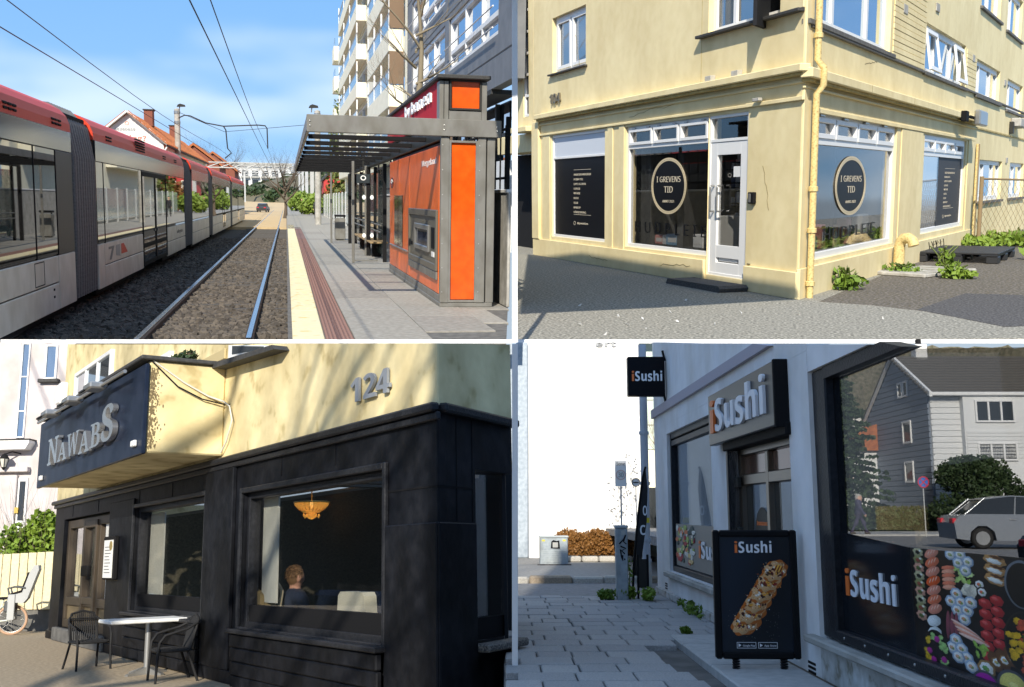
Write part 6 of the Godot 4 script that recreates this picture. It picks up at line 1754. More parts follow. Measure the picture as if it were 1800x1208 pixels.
	var bn := [
		[Vector3(0, 0.28, 0), 0.1, Vector3(0, 0.5, 0.01), 0.11, navy], [Vector3(-0.11, 0.535, 0), 0.055, Vector3(0.11, 0.535, 0), 0.055, navy], [Vector3(-0.05, 0.3, 0), 0.1, Vector3(0.05, 0.3, 0), 0.1, navy],
		[Vector3(-0.155, 0.52, 0), 0.045, Vector3(-0.18, 0.36, 0.03), 0.036, navy], [Vector3(-0.18, 0.36, 0.03), 0.034, Vector3(-0.12, 0.32, 0.17), 0.026, navy], [Vector3(0.155, 0.52, 0), 0.045, Vector3(0.18, 0.36, 0.03), 0.036, navy], [Vector3(0.18, 0.36, 0.03), 0.034, Vector3(0.12, 0.32, 0.17), 0.026, navy],
		[Vector3(-0.07, 0.24, 0.03), 0.068, Vector3(-0.09, 0.25, 0.24), 0.05, Color(0.02, 0.02, 0.03)], [Vector3(0.07, 0.24, 0.03), 0.068, Vector3(0.09, 0.25, 0.24), 0.05, Color(0.02, 0.02, 0.03)], [Vector3(-0.09, 0.25, 0.24), 0.048, Vector3(-0.09, 0.05, 0.24), 0.035, Color(0.02, 0.02, 0.03)], [Vector3(0.09, 0.25, 0.24), 0.048, Vector3(0.09, 0.05, 0.24), 0.035, Color(0.02, 0.02, 0.03)],
		[Vector3(0, 0.56, 0.005), 0.04, Vector3(0, 0.63, 0.015), 0.037, skin], [Vector3(0, 0.67, 0.02), 0.05, Vector3(0, 0.69, 0.03), 0.052, skin], [Vector3(0, 0.695, 0.0), 0.06, Vector3(0, 0.725, 0.015), 0.056, hair], [Vector3(-0.062, 0.675, 0.02), 0.012, Vector3(-0.064, 0.69, 0.018), 0.012, skin], [Vector3(0.062, 0.675, 0.02), 0.012, Vector3(0.064, 0.69, 0.018), 0.012, skin], [Vector3(0, 0.665, 0.075), 0.01, Vector3(0, 0.68, 0.07), 0.008, skin]]
	var man := T("person", "seated person with short brown hair and a navy top, back to the window", "person", OT * LF * at(-2.74, 0.09, -0.34, PI))
	mesh(man, "body", body(bn, 0.0095, 0.025), "vertex")
	var hs := ST()
	rng.seed = 21
	for k in 420:
		var v := Vector3(rng.randfn(), absf(rng.randfn()) * 0.9 - 0.15, rng.randfn() - 0.3).normalized()
		if v.z > 0.55: continue
		var p := Vector3(0, 0.705, 0.008) + v * Vector3(0.06, 0.07, 0.064)
		var dd := (v + Vector3(rng.randf_range(-0.6, 0.6), -0.5, rng.randf_range(-0.6, 0.6))).normalized()
		var g := rng.randf_range(0.6, 1.6)
		tube(hs, [p, p + dd * 0.012, p + dd * 0.02 + Vector3(0, -0.006, 0)], 0.0022, 3, Color(hair.r * g, hair.g * g, hair.b * g))
	mesh(man, "hair", hs.commit(), "vertex")
	var bp := T("backpack", "olive canvas backpack with a leather strap on the seated person's shoulder", "backpack", OT * LF * at(-2.93, 0.4, -0.2))
	var bst := ST()
	lathe(bst, [Vector2(0.001, 0.0), Vector2(0.13, 0.0), Vector2(0.16, 0.06), Vector2(0.155, 0.16), Vector2(0.13, 0.24), Vector2(0.08, 0.29), Vector2(0.001, 0.305)], 20)
	mesh(bp, "pack_bag", bst.commit(), "canvas_olive", Transform3D(Basis.from_scale(Vector3(1, 1, 0.55)), Vector3.ZERO))
	mesh(bp, "flap", em([Vector2(-0.12, 0.17), Vector2(0.12, 0.17), Vector2(0.1, 0.26), Vector2(0.0, 0.3), Vector2(-0.1, 0.26)], 0.06, 0.09), "canvas_olive")
	B(bp, "leather_strap", "leather", -0.015, 0.1, 0.09, 0.015, 0.27, 0.1, 0.003)
	R(bp, "shoulder_strap", "canvas_pale", [Vector3(0.05, 0.28, 0.0), Vector3(0.12, 0.33, -0.05), Vector3(0.24, 0.28, -0.03), Vector3(0.3, 0.1, 0.02)], 0.014, 6)
	var cd := T("chandelier", "amber glass chandelier glowing inside the large cafe window", "lamp", OT * LF * at(-3.82, 1.36, -0.95) * Transform3D(Basis.from_scale(Vector3.ONE * 0.76), Vector3.ZERO))
	mesh(cd, "glass_bowl", lm([Vector2(0.02, -0.065), Vector2(0.09, -0.05), Vector2(0.15, -0.015), Vector2(0.195, 0.035), Vector2(0.205, 0.07), Vector2(0.15, 0.01), Vector2(0.06, -0.03)], 22), "amber")
	for k in 22:
		var an := TAU * k / 22
		R(cd, "glass_rib", "amber_dark", [Vector3(0.05 * cos(an), -0.06, 0.05 * sin(an)), Vector3(0.15 * cos(an), -0.018, 0.15 * sin(an)), Vector3(0.206 * cos(an), 0.07, 0.206 * sin(an))], 0.004, 4)
	mesh(cd, "glass_rim", tm(range(23).map(func(k): return Vector3(0.205 * cos(TAU * k / 22), 0.07, 0.205 * sin(TAU * k / 22))), 0.008, 5), "brass")
	mesh(cd, "lower_bowl", lm([Vector2(0.001, -0.13), Vector2(0.04, -0.115), Vector2(0.065, -0.085), Vector2(0.06, -0.06)], 14), "amber")
	for k in 9: mesh(cd, "crystal_drop", lm([Vector2(0.001, -0.03), Vector2(0.012, -0.005), Vector2(0.001, 0.02)], 6), "amber", at(0.09 * cos(k * 0.7), -0.07 - 0.01 * (k % 3), 0.09 * sin(k * 0.7)))
	R(cd, "suspension", "brass", [Vector3(0, 0.02, 0), Vector3(0, 0.2, 0)], 0.008, 5)
	mesh(cd, "bulb", lm([Vector2(0.001, 0.0), Vector2(0.03, 0.03), Vector2(0.02, 0.07), Vector2(0.001, 0.08)], 10), "bulb_warm")
	var ol := OmniLight3D.new()
	ol.name = "chandelier_light"
	ol.light_color = Color(1, 0.72, 0.35)
	ol.light_energy = 0.02
	ol.light_size = 0.03
	ol.omni_range = 8.0
	ol.omni_attenuation = 2.0
	ol.shadow_enabled = true
	cd.add_child(ol)
	ol.position = Vector3(0, 0.04, 0)
	# furniture outside
	var tb := T("cafe_table", "white topped cafe table on a steel pedestal before the window", "table", at(-3.08, 0, -8.95, 0.62))
	B(tb, "tabletop", "table_white", -0.36, 0.425, -0.2, 0.36, 0.455, 0.2, 0.01)
	R(tb, "column", "steel_light", [Vector3(0, 0.02, 0), Vector3(0, 0.425, 0)], 0.025, 12)
	for k in 4: mesh(tb, "foot", em([Vector2(0.0, 0.0), Vector2(0.2, 0.0), Vector2(0.2, 0.014), Vector2(0.03, 0.06), Vector2(0.0, 0.06)], -0.018, 0.018), "steel_light", at(0, 0, 0, 0.4 + k * PI / 2))
	cafe_chair("black woven cafe chair left of the white table", at(-3.8, 0, -9.5, 0.75))
	cafe_chair("black woven cafe chair nearest, right of the white table", at(-2.7, 0, -8.42, -1.05))
	bicycle()
	var fn := T("plank_fence", "pale yellow plank fence beside the cafe", "fence", at(0, 0, -15.1))
	for k in 14:
		var x := -8.2 + k * 0.122
		B(fn, "plank", ["fence_cream", "fence_cream_b"][k % 2], x, 0.3, -0.02, x + 0.112, 1.06 + 0.004 * k, 0.0, 0.006)
	B(fn, "fence_base", "concrete_dark", -8.3, 0.0, -0.06, -6.5, 0.3, -0.03, 0.01)
	for y in [0.5, 0.95]: B(fn, "fence_rail", "fence_cream", -8.3, y, -0.06, -6.5, y + 0.06, -0.02, 0.0)
	var sh := T("shrub", "light green leafy shrub rising behind the plank fence", "shrub", at(-7.15, 0, -15.75))
	mesh(sh, "crown", crown([[Vector3(0, 1.05, 0), Vector3(0.5, 0.42, 0.3)], [Vector3(0.2, 1.3, 0), Vector3(0.32, 0.36, 0.25)], [Vector3(-0.35, 1.2, 0), Vector3(0.3, 0.35, 0.25)], [Vector3(0.05, 1.5, 0), Vector3(0.25, 0.25, 0.2)]], 480, 0.1, Color(0.6, 0.7, 0.4), Color(1.5, 1.4, 0.8)), "leaf_bright")
	var ss := ST()
	for k in 12: branch(ss, Vector3(rng.randf_range(-0.4, 0.4), 0.3, 0), Vector3(rng.randf_range(-0.4, 0.4), 1, 0), rng.randf_range(0.8, 1.5), 0.012, 1, 0.5)
	mesh(sh, "stem", ss.commit(), "bark_dark")
	# pale neighbour with door canopy, lantern and narrow stair window
	var nb := T("pale_house", "pale pink rendered house with a corniced doorway beyond the fence", "building", at(0, 0, -16.0))
	mesh(nb, "wall", em([Vector2(-8.9, 0), Vector2(-6.9, 0), Vector2(-6.9, 4.38), Vector2(-8.9, 4.44)], -0.2, 0.0), "pale_pink")
	var wn := mesh(nb, "window", frm(-7.73, 2.88, -7.6, 4.39, 0.018, 0.0, 0.03, [], [3.3, 3.85], 0.0), "white_paint")
	B(wn, "pane", "glass_sky", -7.72, 2.89, 0.005, -7.61, 4.38, 0.01, 0.0)
	var w2 := mesh(nb, "window", frm(-7.36, 3.8, -7.16, 4.36, 0.03, 0.0, 0.03, [], [], 0.0), "white_paint")
	B(w2, "pane", "glass_sky", -7.33, 3.83, 0.005, -7.19, 4.33, 0.01, 0.0)
	B(w2, "sill", "roof_dark", -7.42, 3.74, 0.0, -7.1, 3.8, 0.1, 0.01)
	mesh(nb, "door_cornice", em([Vector2(-8.3, 2.68), Vector2(-7.48, 2.68), Vector2(-7.42, 2.78), Vector2(-7.42, 2.82), Vector2(-8.3, 2.82)], 0.0, 0.22), "white_paint")
	B(nb, "cornice_cap", "roof_dark", -8.32, 2.822, 0.0, -7.4, 2.84, 0.24, 0.004)
	B(nb, "door_lintel", "pale_pink", -8.2, 2.34, 0.0, -7.46, 2.42, 0.12, 0.01)
	B(nb, "door_reveal", "pale_pink", -8.2, 0.2, 0.0, -7.64, 2.3, 0.06, 0.01)
	var nd := B(nb, "door", "white_paint", -7.63, 0.2, 0.0, -7.48, 2.26, 0.03, 0.006)
	B(nd, "pane", "glass_dark", -7.6, 1.6, 0.03, -7.51, 2.2, 0.035, 0.0)
	B(nb, "name_plate", "brass", -7.64, 1.71, 0.061, -7.58, 1.8, 0.068, 0.004)
	var ln := T("wall_lantern", "old black wall lantern with milky panes beside the doorway", "lantern", at(-7.8, 2.41, -15.82))
	mesh(ln, "lantern_roof", lm([Vector2(0.085, 0.13), Vector2(0.04, 0.19), Vector2(0.012, 0.205), Vector2(0.0005, 0.22)], 6), "black_metal")
	mesh(ln, "lantern_pane", lm([Vector2(0.04, 0.0), Vector2(0.075, 0.125)], 6), "milk_glass")
	for k in 6: R(ln, "lantern_bar", "black_metal", [Vector3(0.04 * cos(TAU * k / 6), 0, 0.04 * sin(TAU * k / 6)), Vector3(0.076 * cos(TAU * k / 6), 0.128, 0.076 * sin(TAU * k / 6))], 0.006, 4)
	mesh(ln, "lantern_foot", lm([Vector2(0.0005, -0.05), Vector2(0.015, -0.035), Vector2(0.042, 0.0), Vector2(0.0005, 0.006)], 6), "black_metal")
	R(ln, "lantern_arm", "black_metal", [Vector3(0, 0.2, 0), Vector3(0.1, 0.24, -0.04), Vector3(0.17, 0.22, -0.17)], 0.01, 6)
	var wr := T("wreath", "round green wreath hanging between the upper windows", "wreath", OT * LF * at(-4.2, 2.76, 0.12))
	var wl := ST()
	for k in 1200:
		var an := rng.randf() * TAU
		var p := Vector3(cos(an), sin(an), 0) * rng.randf_range(0.1, 0.2) + Vector3(0, 0, rng.randf_range(-0.06, 0.08))
		if p.y > -0.03: continue
		leaf(wl, p, 0.05, Color(1, 1, 1) * rng.randf_range(0.5, 1.3))
	mesh(wr, "leaves", wl.commit(), "leaf_dark")
	mesh(wr, "ring", tm([Vector3(-0.15, -0.04, 0), Vector3(-0.1, -0.12, 0), Vector3(0, -0.15, 0), Vector3(0.1, -0.12, 0), Vector3(0.15, -0.04, 0)], 0.03, 6), "bark_dark")
	# bare street tree standing behind the camera; its branches dapple the plaster
	rng.seed = 33
	var bt := T("street_tree", "bare street tree standing across the pavement from the cafe", "tree", at(-4.6, 0, 4.2))
	var bs := ST()
	branch(bs, Vector3.ZERO, Vector3.UP, 3.6, 0.16, 0, 0.4)
	for k in 6: branch(bs, Vector3(0, 3.2 + k * 0.5, 0), Vector3(cos(k * 1.1) * 1.0, 0.55, 0.25 * sin(k * 1.9)), 3.0, 0.09, 4, 0.55)
	for k in 3: branch(bs, Vector3(0, 3.5 + k * 0.5, 0), Vector3(1, 0.2 + 0.25 * k, 0.1), 3.6, 0.08, 4, 0.5)
	mesh(bt, "trunk", bs.commit(), "bark_dark")
# ================================================================= the sushi shop front (lower right)
func logo(p: Node3D, c: Vector3, cap: float, wide: float, depth: float, basis: Basis, dark := false) -> void:
	# "i" in orange, "Sushi" in white
	var x := basis.x
	txt(p, "letter", "i", "sushi_orange", c - x * wide * 0.455, cap, wide * 0.075, depth, "Droid Sans", true, basis)
	txt(p, "letter", "Sushi", "sushi_white", c + x * wide * 0.055, cap, wide * 0.88, depth, "Droid Sans", true, basis)

func paint(img: Image, cx: float, cy: float, rx: float, ry: float, col: Color, ang := 0.0, wob := 0.0) -> void:
	var ca := cos(ang)
	var sa := sin(ang)
	var r := maxf(rx, ry) * 1.2
	for y in range(maxi(0, int(cy - r)), mini(img.get_height(), int(cy + r) + 1)):
		for x in range(maxi(0, int(cx - r)), mini(img.get_width(), int(cx + r) + 1)):
			var dx := x - cx
			var dy := y - cy
			var u := (dx * ca + dy * sa) / rx
			var v := (-dx * sa + dy * ca) / ry
			var lim := 1.0 + wob * sin(atan2(v, u) * 7.0 + cx)
			if u * u + v * v < lim:
				var g := rng.randf_range(0.86, 1.12) * (0.92 + 0.14 * clampf(1.0 - (u + 0.35) * (u + 0.35) - (v + 0.4) * (v + 0.4), -0.6, 1.0))
				img.set_pixel(x, y, Color(col.r * g, col.g * g, col.b * g))

func maki(img: Image, x: float, y: float, r: float, rim: Color, heart: Color) -> void:
	paint(img, x, y, r, r, rim, 0, 0.08)
	paint(img, x, y, r * 0.74, r * 0.74, Color(0.93, 0.92, 0.88), 0, 0.12)
	paint(img, x - r * 0.1, y, r * 0.36, r * 0.3, heart, 0.4, 0.2)
	paint(img, x + r * 0.15, y + r * 0.12, r * 0.16, r * 0.2, Color(0.5, 0.62, 0.3), 0.4, 0.2)

func print_material(key: String, img: Image, u0: float, v0: float, u1: float, v1: float) -> void:
	var m := mt(key, Color.WHITE, 0.35)
	m.albedo_texture = ImageTexture.create_from_image(img)
	m.uv1_scale = Vector3(1.0 / (u1 - u0), -1.0 / (v1 - v0), 1)
	m.uv1_offset = Vector3(-u0 / (u1 - u0), v1 / (v1 - v0), 0)

func food_print() -> void:
	rng.seed = 77
	var img := Image.create(600, 520, false, Image.FORMAT_RGB8)
	img.fill(Color(0.045, 0.05, 0.06))
	var dark := Color(0.1, 0.1, 0.09)
	var rice := Color(0.92, 0.91, 0.86)
	var salmon := Color(0.9, 0.45, 0.3)
	var blue := Color(0.62, 0.7, 0.78)
	# left columns: rolls and salmon nigiri
	for k in 9:
		paint(img, 38, 22 + k * 37, 26, 21, [Color(0.75, 0.72, 0.55), Color(0.55, 0.55, 0.35), Color(0.82, 0.6, 0.5)][k % 3], 0.4, 0.2)
		paint(img, 36, 24 + k * 37, 12, 9, [dark, Color(0.6, 0.3, 0.22), Color(0.35, 0.42, 0.2)][k % 3], 0.4, 0.3)
		paint(img, 48, 16 + k * 37, 7, 5, rice, 0.2, 0.3)
	for k in 7:
		paint(img, 104, 22 + k * 42, 37, 21, [Color(0.88, 0.55, 0.45), salmon][k % 2] if k != 3 else Color(0.93, 0.36, 0.14), -0.55, 0.04)
		for s in 3: paint(img, 90 + s * 14, 24 + k * 42 - s * 7, 2.5, 13, Color(0.97, 0.76, 0.66), 0.4)
	for k in 2: paint(img, 96, 330 + k * 52, 34, 25, Color(0.9, 0.92, 0.9), -0.5, 0.05)
	# sashimi, lettuce, ginger, cut rolls with a blue rim
	for k in 10: paint(img, 212 + rng.randf_range(-14, 50), 110 + rng.randf_range(-50, 60), 22, 10, Color(0.55, 0.72, 0.25).lerp(Color(0.85, 0.9, 0.6), rng.randf()), rng.randf() * 3, 0.3)
	for k in 6: paint(img, 176, 80 + k * 17, 30, 11, Color(0.93, 0.5, 0.36).lerp(Color(0.98, 0.75, 0.62), (k % 2) * 0.6), -0.15, 0.1)
	for p in [[190, 20], [232, 16], [262, 44], [222, 52], [250, 82]]: maki(img, p[0], p[1], 24, blue, Color(0.75, 0.72, 0.5))
	for k in 4: paint(img, 250 + k * 9, 170 - 12 * (k % 2), 25, 19, Color(0.9, 0.86, 0.76), 0.7 * k, 0.15)
	for p in [[205, 188], [180, 224], [222, 222], [205, 258], [246, 250], [262, 214], [232, 290]]: maki(img, p[0], p[1], 26, blue, Color(0.85, 0.6, 0.4))
	for k in 2: maki(img, 302 + k * 8, 132 + k * 30, 22, dark, salmon)
	for k in 3:
		paint(img, 365, 26 + k * 38, 42, 22, Color(0.75, 0.55, 0.32), 0.25, 0.12)
		paint(img, 362, 30 + k * 38, 28, 10, rice, 0.25, 0.2)
		paint(img, 372, 14 + k * 38, 26, 6, Color(0.36, 0.2, 0.1), 0.25, 0.4)
	for k in 11:
		var px := 318.0 + (k % 2) * 44
		var py := 206.0 + (k / 2) * 43 - (k % 2) * 20
		paint(img, px, py, 25, 21, Color(0.72, 0.16, 0.17), 0.3, 0.1)
		paint(img, px - 5, py - 7, 12, 7, Color(0.88, 0.36, 0.34), 0.3, 0.3)
	for k in 3: paint(img, 160 + k * 18, 330, 9, 62, Color(0.55, 0.28, 0.32), 0.06)
	for k in 5: paint(img, 232 + k * 8, 326 + k * 10, 62, 8, Color(0.92, 0.6, 0.48) if k % 2 else Color(0.96, 0.78, 0.7), 0.4 - k * 0.05)
	for p in [[190, 388], [172, 426], [212, 420], [232, 452], [196, 458], [248, 482]]: maki(img, p[0], p[1], 27, blue, Color(0.86, 0.66, 0.5))
	for k in 8: paint(img, 290 + rng.randf_range(-26, 30), 400 + rng.randf_range(-20, 30), 16, 7, Color(0.6, 0.75, 0.3), rng.randf() * 3, 0.3)
	for k in 3:
		paint(img, 340 + k * 30, 430 - k * 18, 24, 40, Color(0.4, 0.25, 0.13), -0.35, 0.1)
		maki(img, 346 + k * 30, 432 - k * 18, 20, Color(0.55, 0.4, 0.2), Color(0.85, 0.7, 0.4))
	maki(img, 306, 470, 34, Color(0.6, 0.45, 0.25), Color(0.4, 0.6, 0.3))
	# soy bowl, dark rolls, two filled bowls, sauces
	paint(img, 452, 108, 58, 92, Color(0.42, 0.44, 0.46), 0, 0.02)
	paint(img, 452, 110, 51, 84, Color(0.02, 0.02, 0.02))
	for i in 2:
		for k in 4:
			paint(img, 532 + i * 46, 40 + k * 56, 25, 26, Color(0.28, 0.12, 0.07), 0, 0.15)
			for s in 4: paint(img, 520 + i * 46 + s * 8, 32 + k * 56 + (s % 2) * 10, 6, 4, [Color(0.8, 0.7, 0.55), Color(0.55, 0.2, 0.1)][s % 2], 0.5, 0.4)
	for bw in [[455, 330, 76, 122], [98, 468, 62, 98]]:
		paint(img, bw[0], bw[1], bw[2], bw[3], Color(0.16, 0.14, 0.11))
		paint(img, bw[0], bw[1], bw[2] * 0.93, bw[3] * 0.94, Color(0.05, 0.05, 0.04))
	for k in 46:
		var a := rng.randf() * TAU
		var r := sqrt(rng.randf())
		var x := 455 + cos(a) * r * 62
		var y := 330 + sin(a) * r * 104
		var c := Color(0.88, 0.68, 0.12) if x < 436 else (Color(0.5, 0.72, 0.2) if x > 478 else Color(0.8, 0.32, 0.2))
		paint(img, x, y, 14, 12, c, rng.randf() * 3, 0.2)
	for k in 26: paint(img, 470 + rng.randf_range(-22, 22), 320 + rng.randf_range(-26, 26), 7, 5, Color(0.25, 0.42, 0.12), rng.randf() * 3, 0.4)
	for k in 44:
		var a := rng.randf() * TAU
		var r := sqrt(rng.randf())
		var x := 98 + cos(a) * r * 50
		var y := 468 + sin(a) * r * 84
		var c := Color(0.86, 0.7, 0.15) if x < 74 else (Color(0.62, 0.78, 0.45) if (x > 120 or y < 420) else Color(0.12, 0.06, 0.1))
		paint(img, x, y, 12, 10, c, rng.randf() * 3, 0.2)
	for p in [[104, 410], [66, 470], [132, 492], [84, 505]]: paint(img, p[0], p[1], 13, 14, Color(0.72, 0.16, 0.55), 0.3, 0.2)
	paint(img, 300, 540, 54, 60, Color(0.3, 0.3, 0.32))
	paint(img, 300, 542, 47, 52, Color(0.66, 0.14, 0.6))
	paint(img, 398, 506, 56, 62, Color(0.3, 0.3, 0.32))
	paint(img, 398, 508, 47, 53, Color(0.86, 0.8, 0.42))
	paint(img, 402, 506, 20, 16, Color(0.93, 0.88, 0.55), 0.5, 0.2)
	for p in [[548, 440], [580, 410], [520, 470], [560, 490]]: maki(img, p[0], p[1], 25, Color(0.4, 0.34, 0.5), Color(0.55, 0.7, 0.3))
	print_material("food_print", img, -4.07, 0.245, -2.93, 0.66)
	# the roll on the pavement board
	var b := Image.create(360, 576, false, Image.FORMAT_RGB8)
	for y in 576:
		for x in 360:
			var g := 0.85 + 0.3 * sin(x * 0.013 + y * 0.004) + rng.randf_range(-0.05, 0.05)
			b.set_pixel(x, y, Color(0.045 * g, 0.085 * g, 0.135 * g))
	for k in 60: paint(b, 40 + k * 3.0, 470 - k * 3.6, 1.2, 1.2, Color(0.2, 0.26, 0.33))
	for k in 6:
		var x := 128.0 + k * 31
		var y := 430.0 - k * 52
		paint(b, x, y, 84 - k * 3, 56 - k, Color(0.74, 0.40, 0.12), -0.5, 0.1)
		paint(b, x - 3, y + 1, 74 - k * 3, 46, Color(0.84, 0.66, 0.46), -0.5, 0.18)
		for s in 70: paint(b, x + rng.randf_range(-66, 58), y + rng.randf_range(-42, 38), rng.randf_range(1, 4), rng.randf_range(1, 3), [Color(0.9, 0.6, 0.25), Color(0.97, 0.93, 0.86), Color(0.6, 0.3, 0.1), Color(0.35, 0.12, 0.06)][s % 4], rng.randf() * 3)
		for s in 26: paint(b, x + rng.randf_range(-48, 40), y + rng.randf_range(-30, 26), rng.randf_range(5, 13), rng.randf_range(4, 8), [Color(0.24, 0.07, 0.05), Color(0.5, 0.12, 0.08), Color(0.93, 0.9, 0.85), Color(0.86, 0.6, 0.2), Color(0.3, 0.18, 0.1)][s % 5], rng.randf() * 3, 0.3)
		paint(b, x + 20, y - 12, 22, 19, Color(0.9, 0.68, 0.26), 0.3, 0.1)
		for s in 3: paint(b, x + 4 + s * 14, y - 14 + s * 3, 3.5, 20, Color(0.45, 0.1, 0.05), 0.5)
	for k in 70: paint(b, rng.randf_range(30, 330), rng.randf_range(360, 520), 1.5, 1.2, Color(0.55, 0.55, 0.52), rng.randf() * 3, 0.4)
	print_material("roll_print", b, 0.0, 0.0, 0.355, 0.57)

func road_sign(label: String, px: Vector3, h: float, kind: String, r: float, face := 0.0) -> void:
	var t := T("road_sign", label, "sign", at(px.x, px.y, px.z, face))
	R(t, "sign_post", "galvanised", [Vector3(0, 0, 0), Vector3(0, h + r, 0)], r * 0.11, 8)
	if kind == "no_stop" or kind == "zone":
		if kind == "zone":
			B(t, "plate", "sign_white", -r * 0.75, h - r * 1.5, 0.005, r * 0.75, h + r * 1.9, 0.015, 0.002)
			txt(t, "lettering", "Sone", "grey_print", Vector3(0, h + r * 1.45, 0.018), r * 0.45, r * 1.1, 0.004)
			mesh(t, "ring", ringm(0, h, r * 0.66, r * 0.66, r * 0.13, 0.015, 0.02), "sign_ring_faded")
			txt(t, "lettering", "30", "grey_print", Vector3(0, h, 0.018), r * 0.6, r * 0.7, 0.004)
		else:
			mesh(t, "disc", em(ell(0, h, r, r), 0.005, 0.015), "sign_blue")
			mesh(t, "ring", ringm(0, h, r, r, r * 0.18, 0.015, 0.02), "sign_red_bright")
			for s in [-1.0, 1.0]: mesh(t, "cross_bar", bm(Vector3(-r * 0.8, -r * 0.08, 0.015), Vector3(r * 0.8, r * 0.08, 0.019)), "sign_red_bright", Transform3D(Basis(Vector3(0, 0, 1), s * PI / 4), Vector3(0, h, 0.001 * s)))
	elif kind == "parking":
		B(t, "plate", "sign_blue", -r, h - r, 0.005, r, h + r, 0.015, 0.002)
		txt(t, "lettering", "P", "sushi_white", Vector3(0, h, 0.018), r * 1.2, 0.0, 0.004, "Droid Sans", true)
	elif kind == "crossing":
		B(t, "plate", "sign_blue", -r, h - r, 0.005, r, h + r, 0.015, 0.002)
		mesh(t, "triangle", em([Vector2(-r * 0.7, h - r * 0.6), Vector2(r * 0.7, h - r * 0.6), Vector2(0, h + r * 0.7)], 0.015, 0.02), "sushi_white")
	else:
		mesh(t, "ring", ringm(0, h, r, r, r * 0.16, 0.005, 0.02), "black")
		mesh(t, "disc", em(ell(0, h, r * 0.82, r * 0.82), 0.006, 0.012), "sign_white")
		B(t, "bar", "black", -r * 0.6, h - r * 0.12, 0.012, r * 0.6, h + r * 0.12, 0.018, 0.002)

# a car of length l standing at the origin, nose towards +x
func car(called: String, label: String, paint_: String, xf: Transform3D, s: float) -> void:
	var t := T(called, label, "car", xf)
	var P := func(a: Array) -> Array:
		var o := []
		for p in a: o.append(Vector2(p[0], p[1]) * s)
		return o
	var lower := [[-2.1, 0.3], [-2.15, 0.75], [-2.0, 0.95], [-1.7, 1.0], [0.9, 0.98], [1.7, 0.86], [2.1, 0.66], [2.15, 0.35], [1.75, 0.25], [1.7, 0.5], [1.5, 0.66], [1.25, 0.66], [1.05, 0.5], [1.0, 0.24], [-1.0, 0.24], [-1.05, 0.5], [-1.25, 0.66], [-1.5, 0.66], [-1.7, 0.5], [-1.75, 0.25]]
	mesh(t, "body", em(P.call(lower), -0.86 * s, 0.86 * s), paint_)
	var cab := [[-1.75, 0.99], [-1.2, 1.42], [-0.5, 1.5], [0.1, 1.47], [0.95, 0.985]]
	mesh(t, "roof", em(P.call([[-1.25, 1.4], [-1.2, 1.44], [-0.5, 1.53], [0.1, 1.5], [0.25, 1.4], [0.1, 1.44], [-0.5, 1.47]]), -0.7 * s, 0.7 * s), paint_)
	mesh(t, "window", em(P.call(cab), -0.72 * s, 0.72 * s), "glass_dark")
	for z in [-0.735, 0.705]:
		for a in [[-1.8, 0.98, -1.22, 1.45], [-0.42, 0.98, -0.36, 1.5], [0.98, 0.97, 0.12, 1.5]]:
			var p := Vector3(a[0], a[1], z + 0.015) * s
			R(t, "pillar", paint_, [p, Vector3(a[2], a[3], z * 0.97 + 0.015) * s], 0.035 * s, 4)
	for x in [-1.37, 1.38]:
		for z in [-0.72, 0.72]:
			var w := mesh(t, "wheel", lm([Vector2(0.001, -0.1), Vector2(0.27, -0.1), Vector2(0.31, -0.06), Vector2(0.31, 0.06), Vector2(0.27, 0.1), Vector2(0.001, 0.1)], 20), "tyre", Transform3D(Basis(Vector3.RIGHT, PI / 2).scaled(Vector3.ONE * s), Vector3(x, 0.31, z) * s))
			mesh(w, "rim", lm([Vector2(0.001, -0.11), Vector2(0.19, -0.112), Vector2(0.2, 0.112), Vector2(0.001, 0.11)], 12), "steel_light")
	for z in [-0.6, 0.6]:
		mesh(t, "headlight", bm(Vector3(2.0, 0.62, z - 0.18) * s, Vector3(2.13, 0.76, z + 0.18) * s, 0.02), "milk_glass")
		mesh(t, "tail_light", bm(Vector3(-2.17, 0.72, z - 0.18) * s, Vector3(-2.05, 0.88, z + 0.18) * s, 0.02), "sign_red_bright")
	for z in [-0.865, 0.865]:
		for x in [-0.35, 0.75]: mesh(t, "door_handle", bm(Vector3(x - 0.25, 0.82, z - 0.015) * s, Vector3(x - 0.08, 0.86, z + 0.015) * s, 0.003), "steel_light")

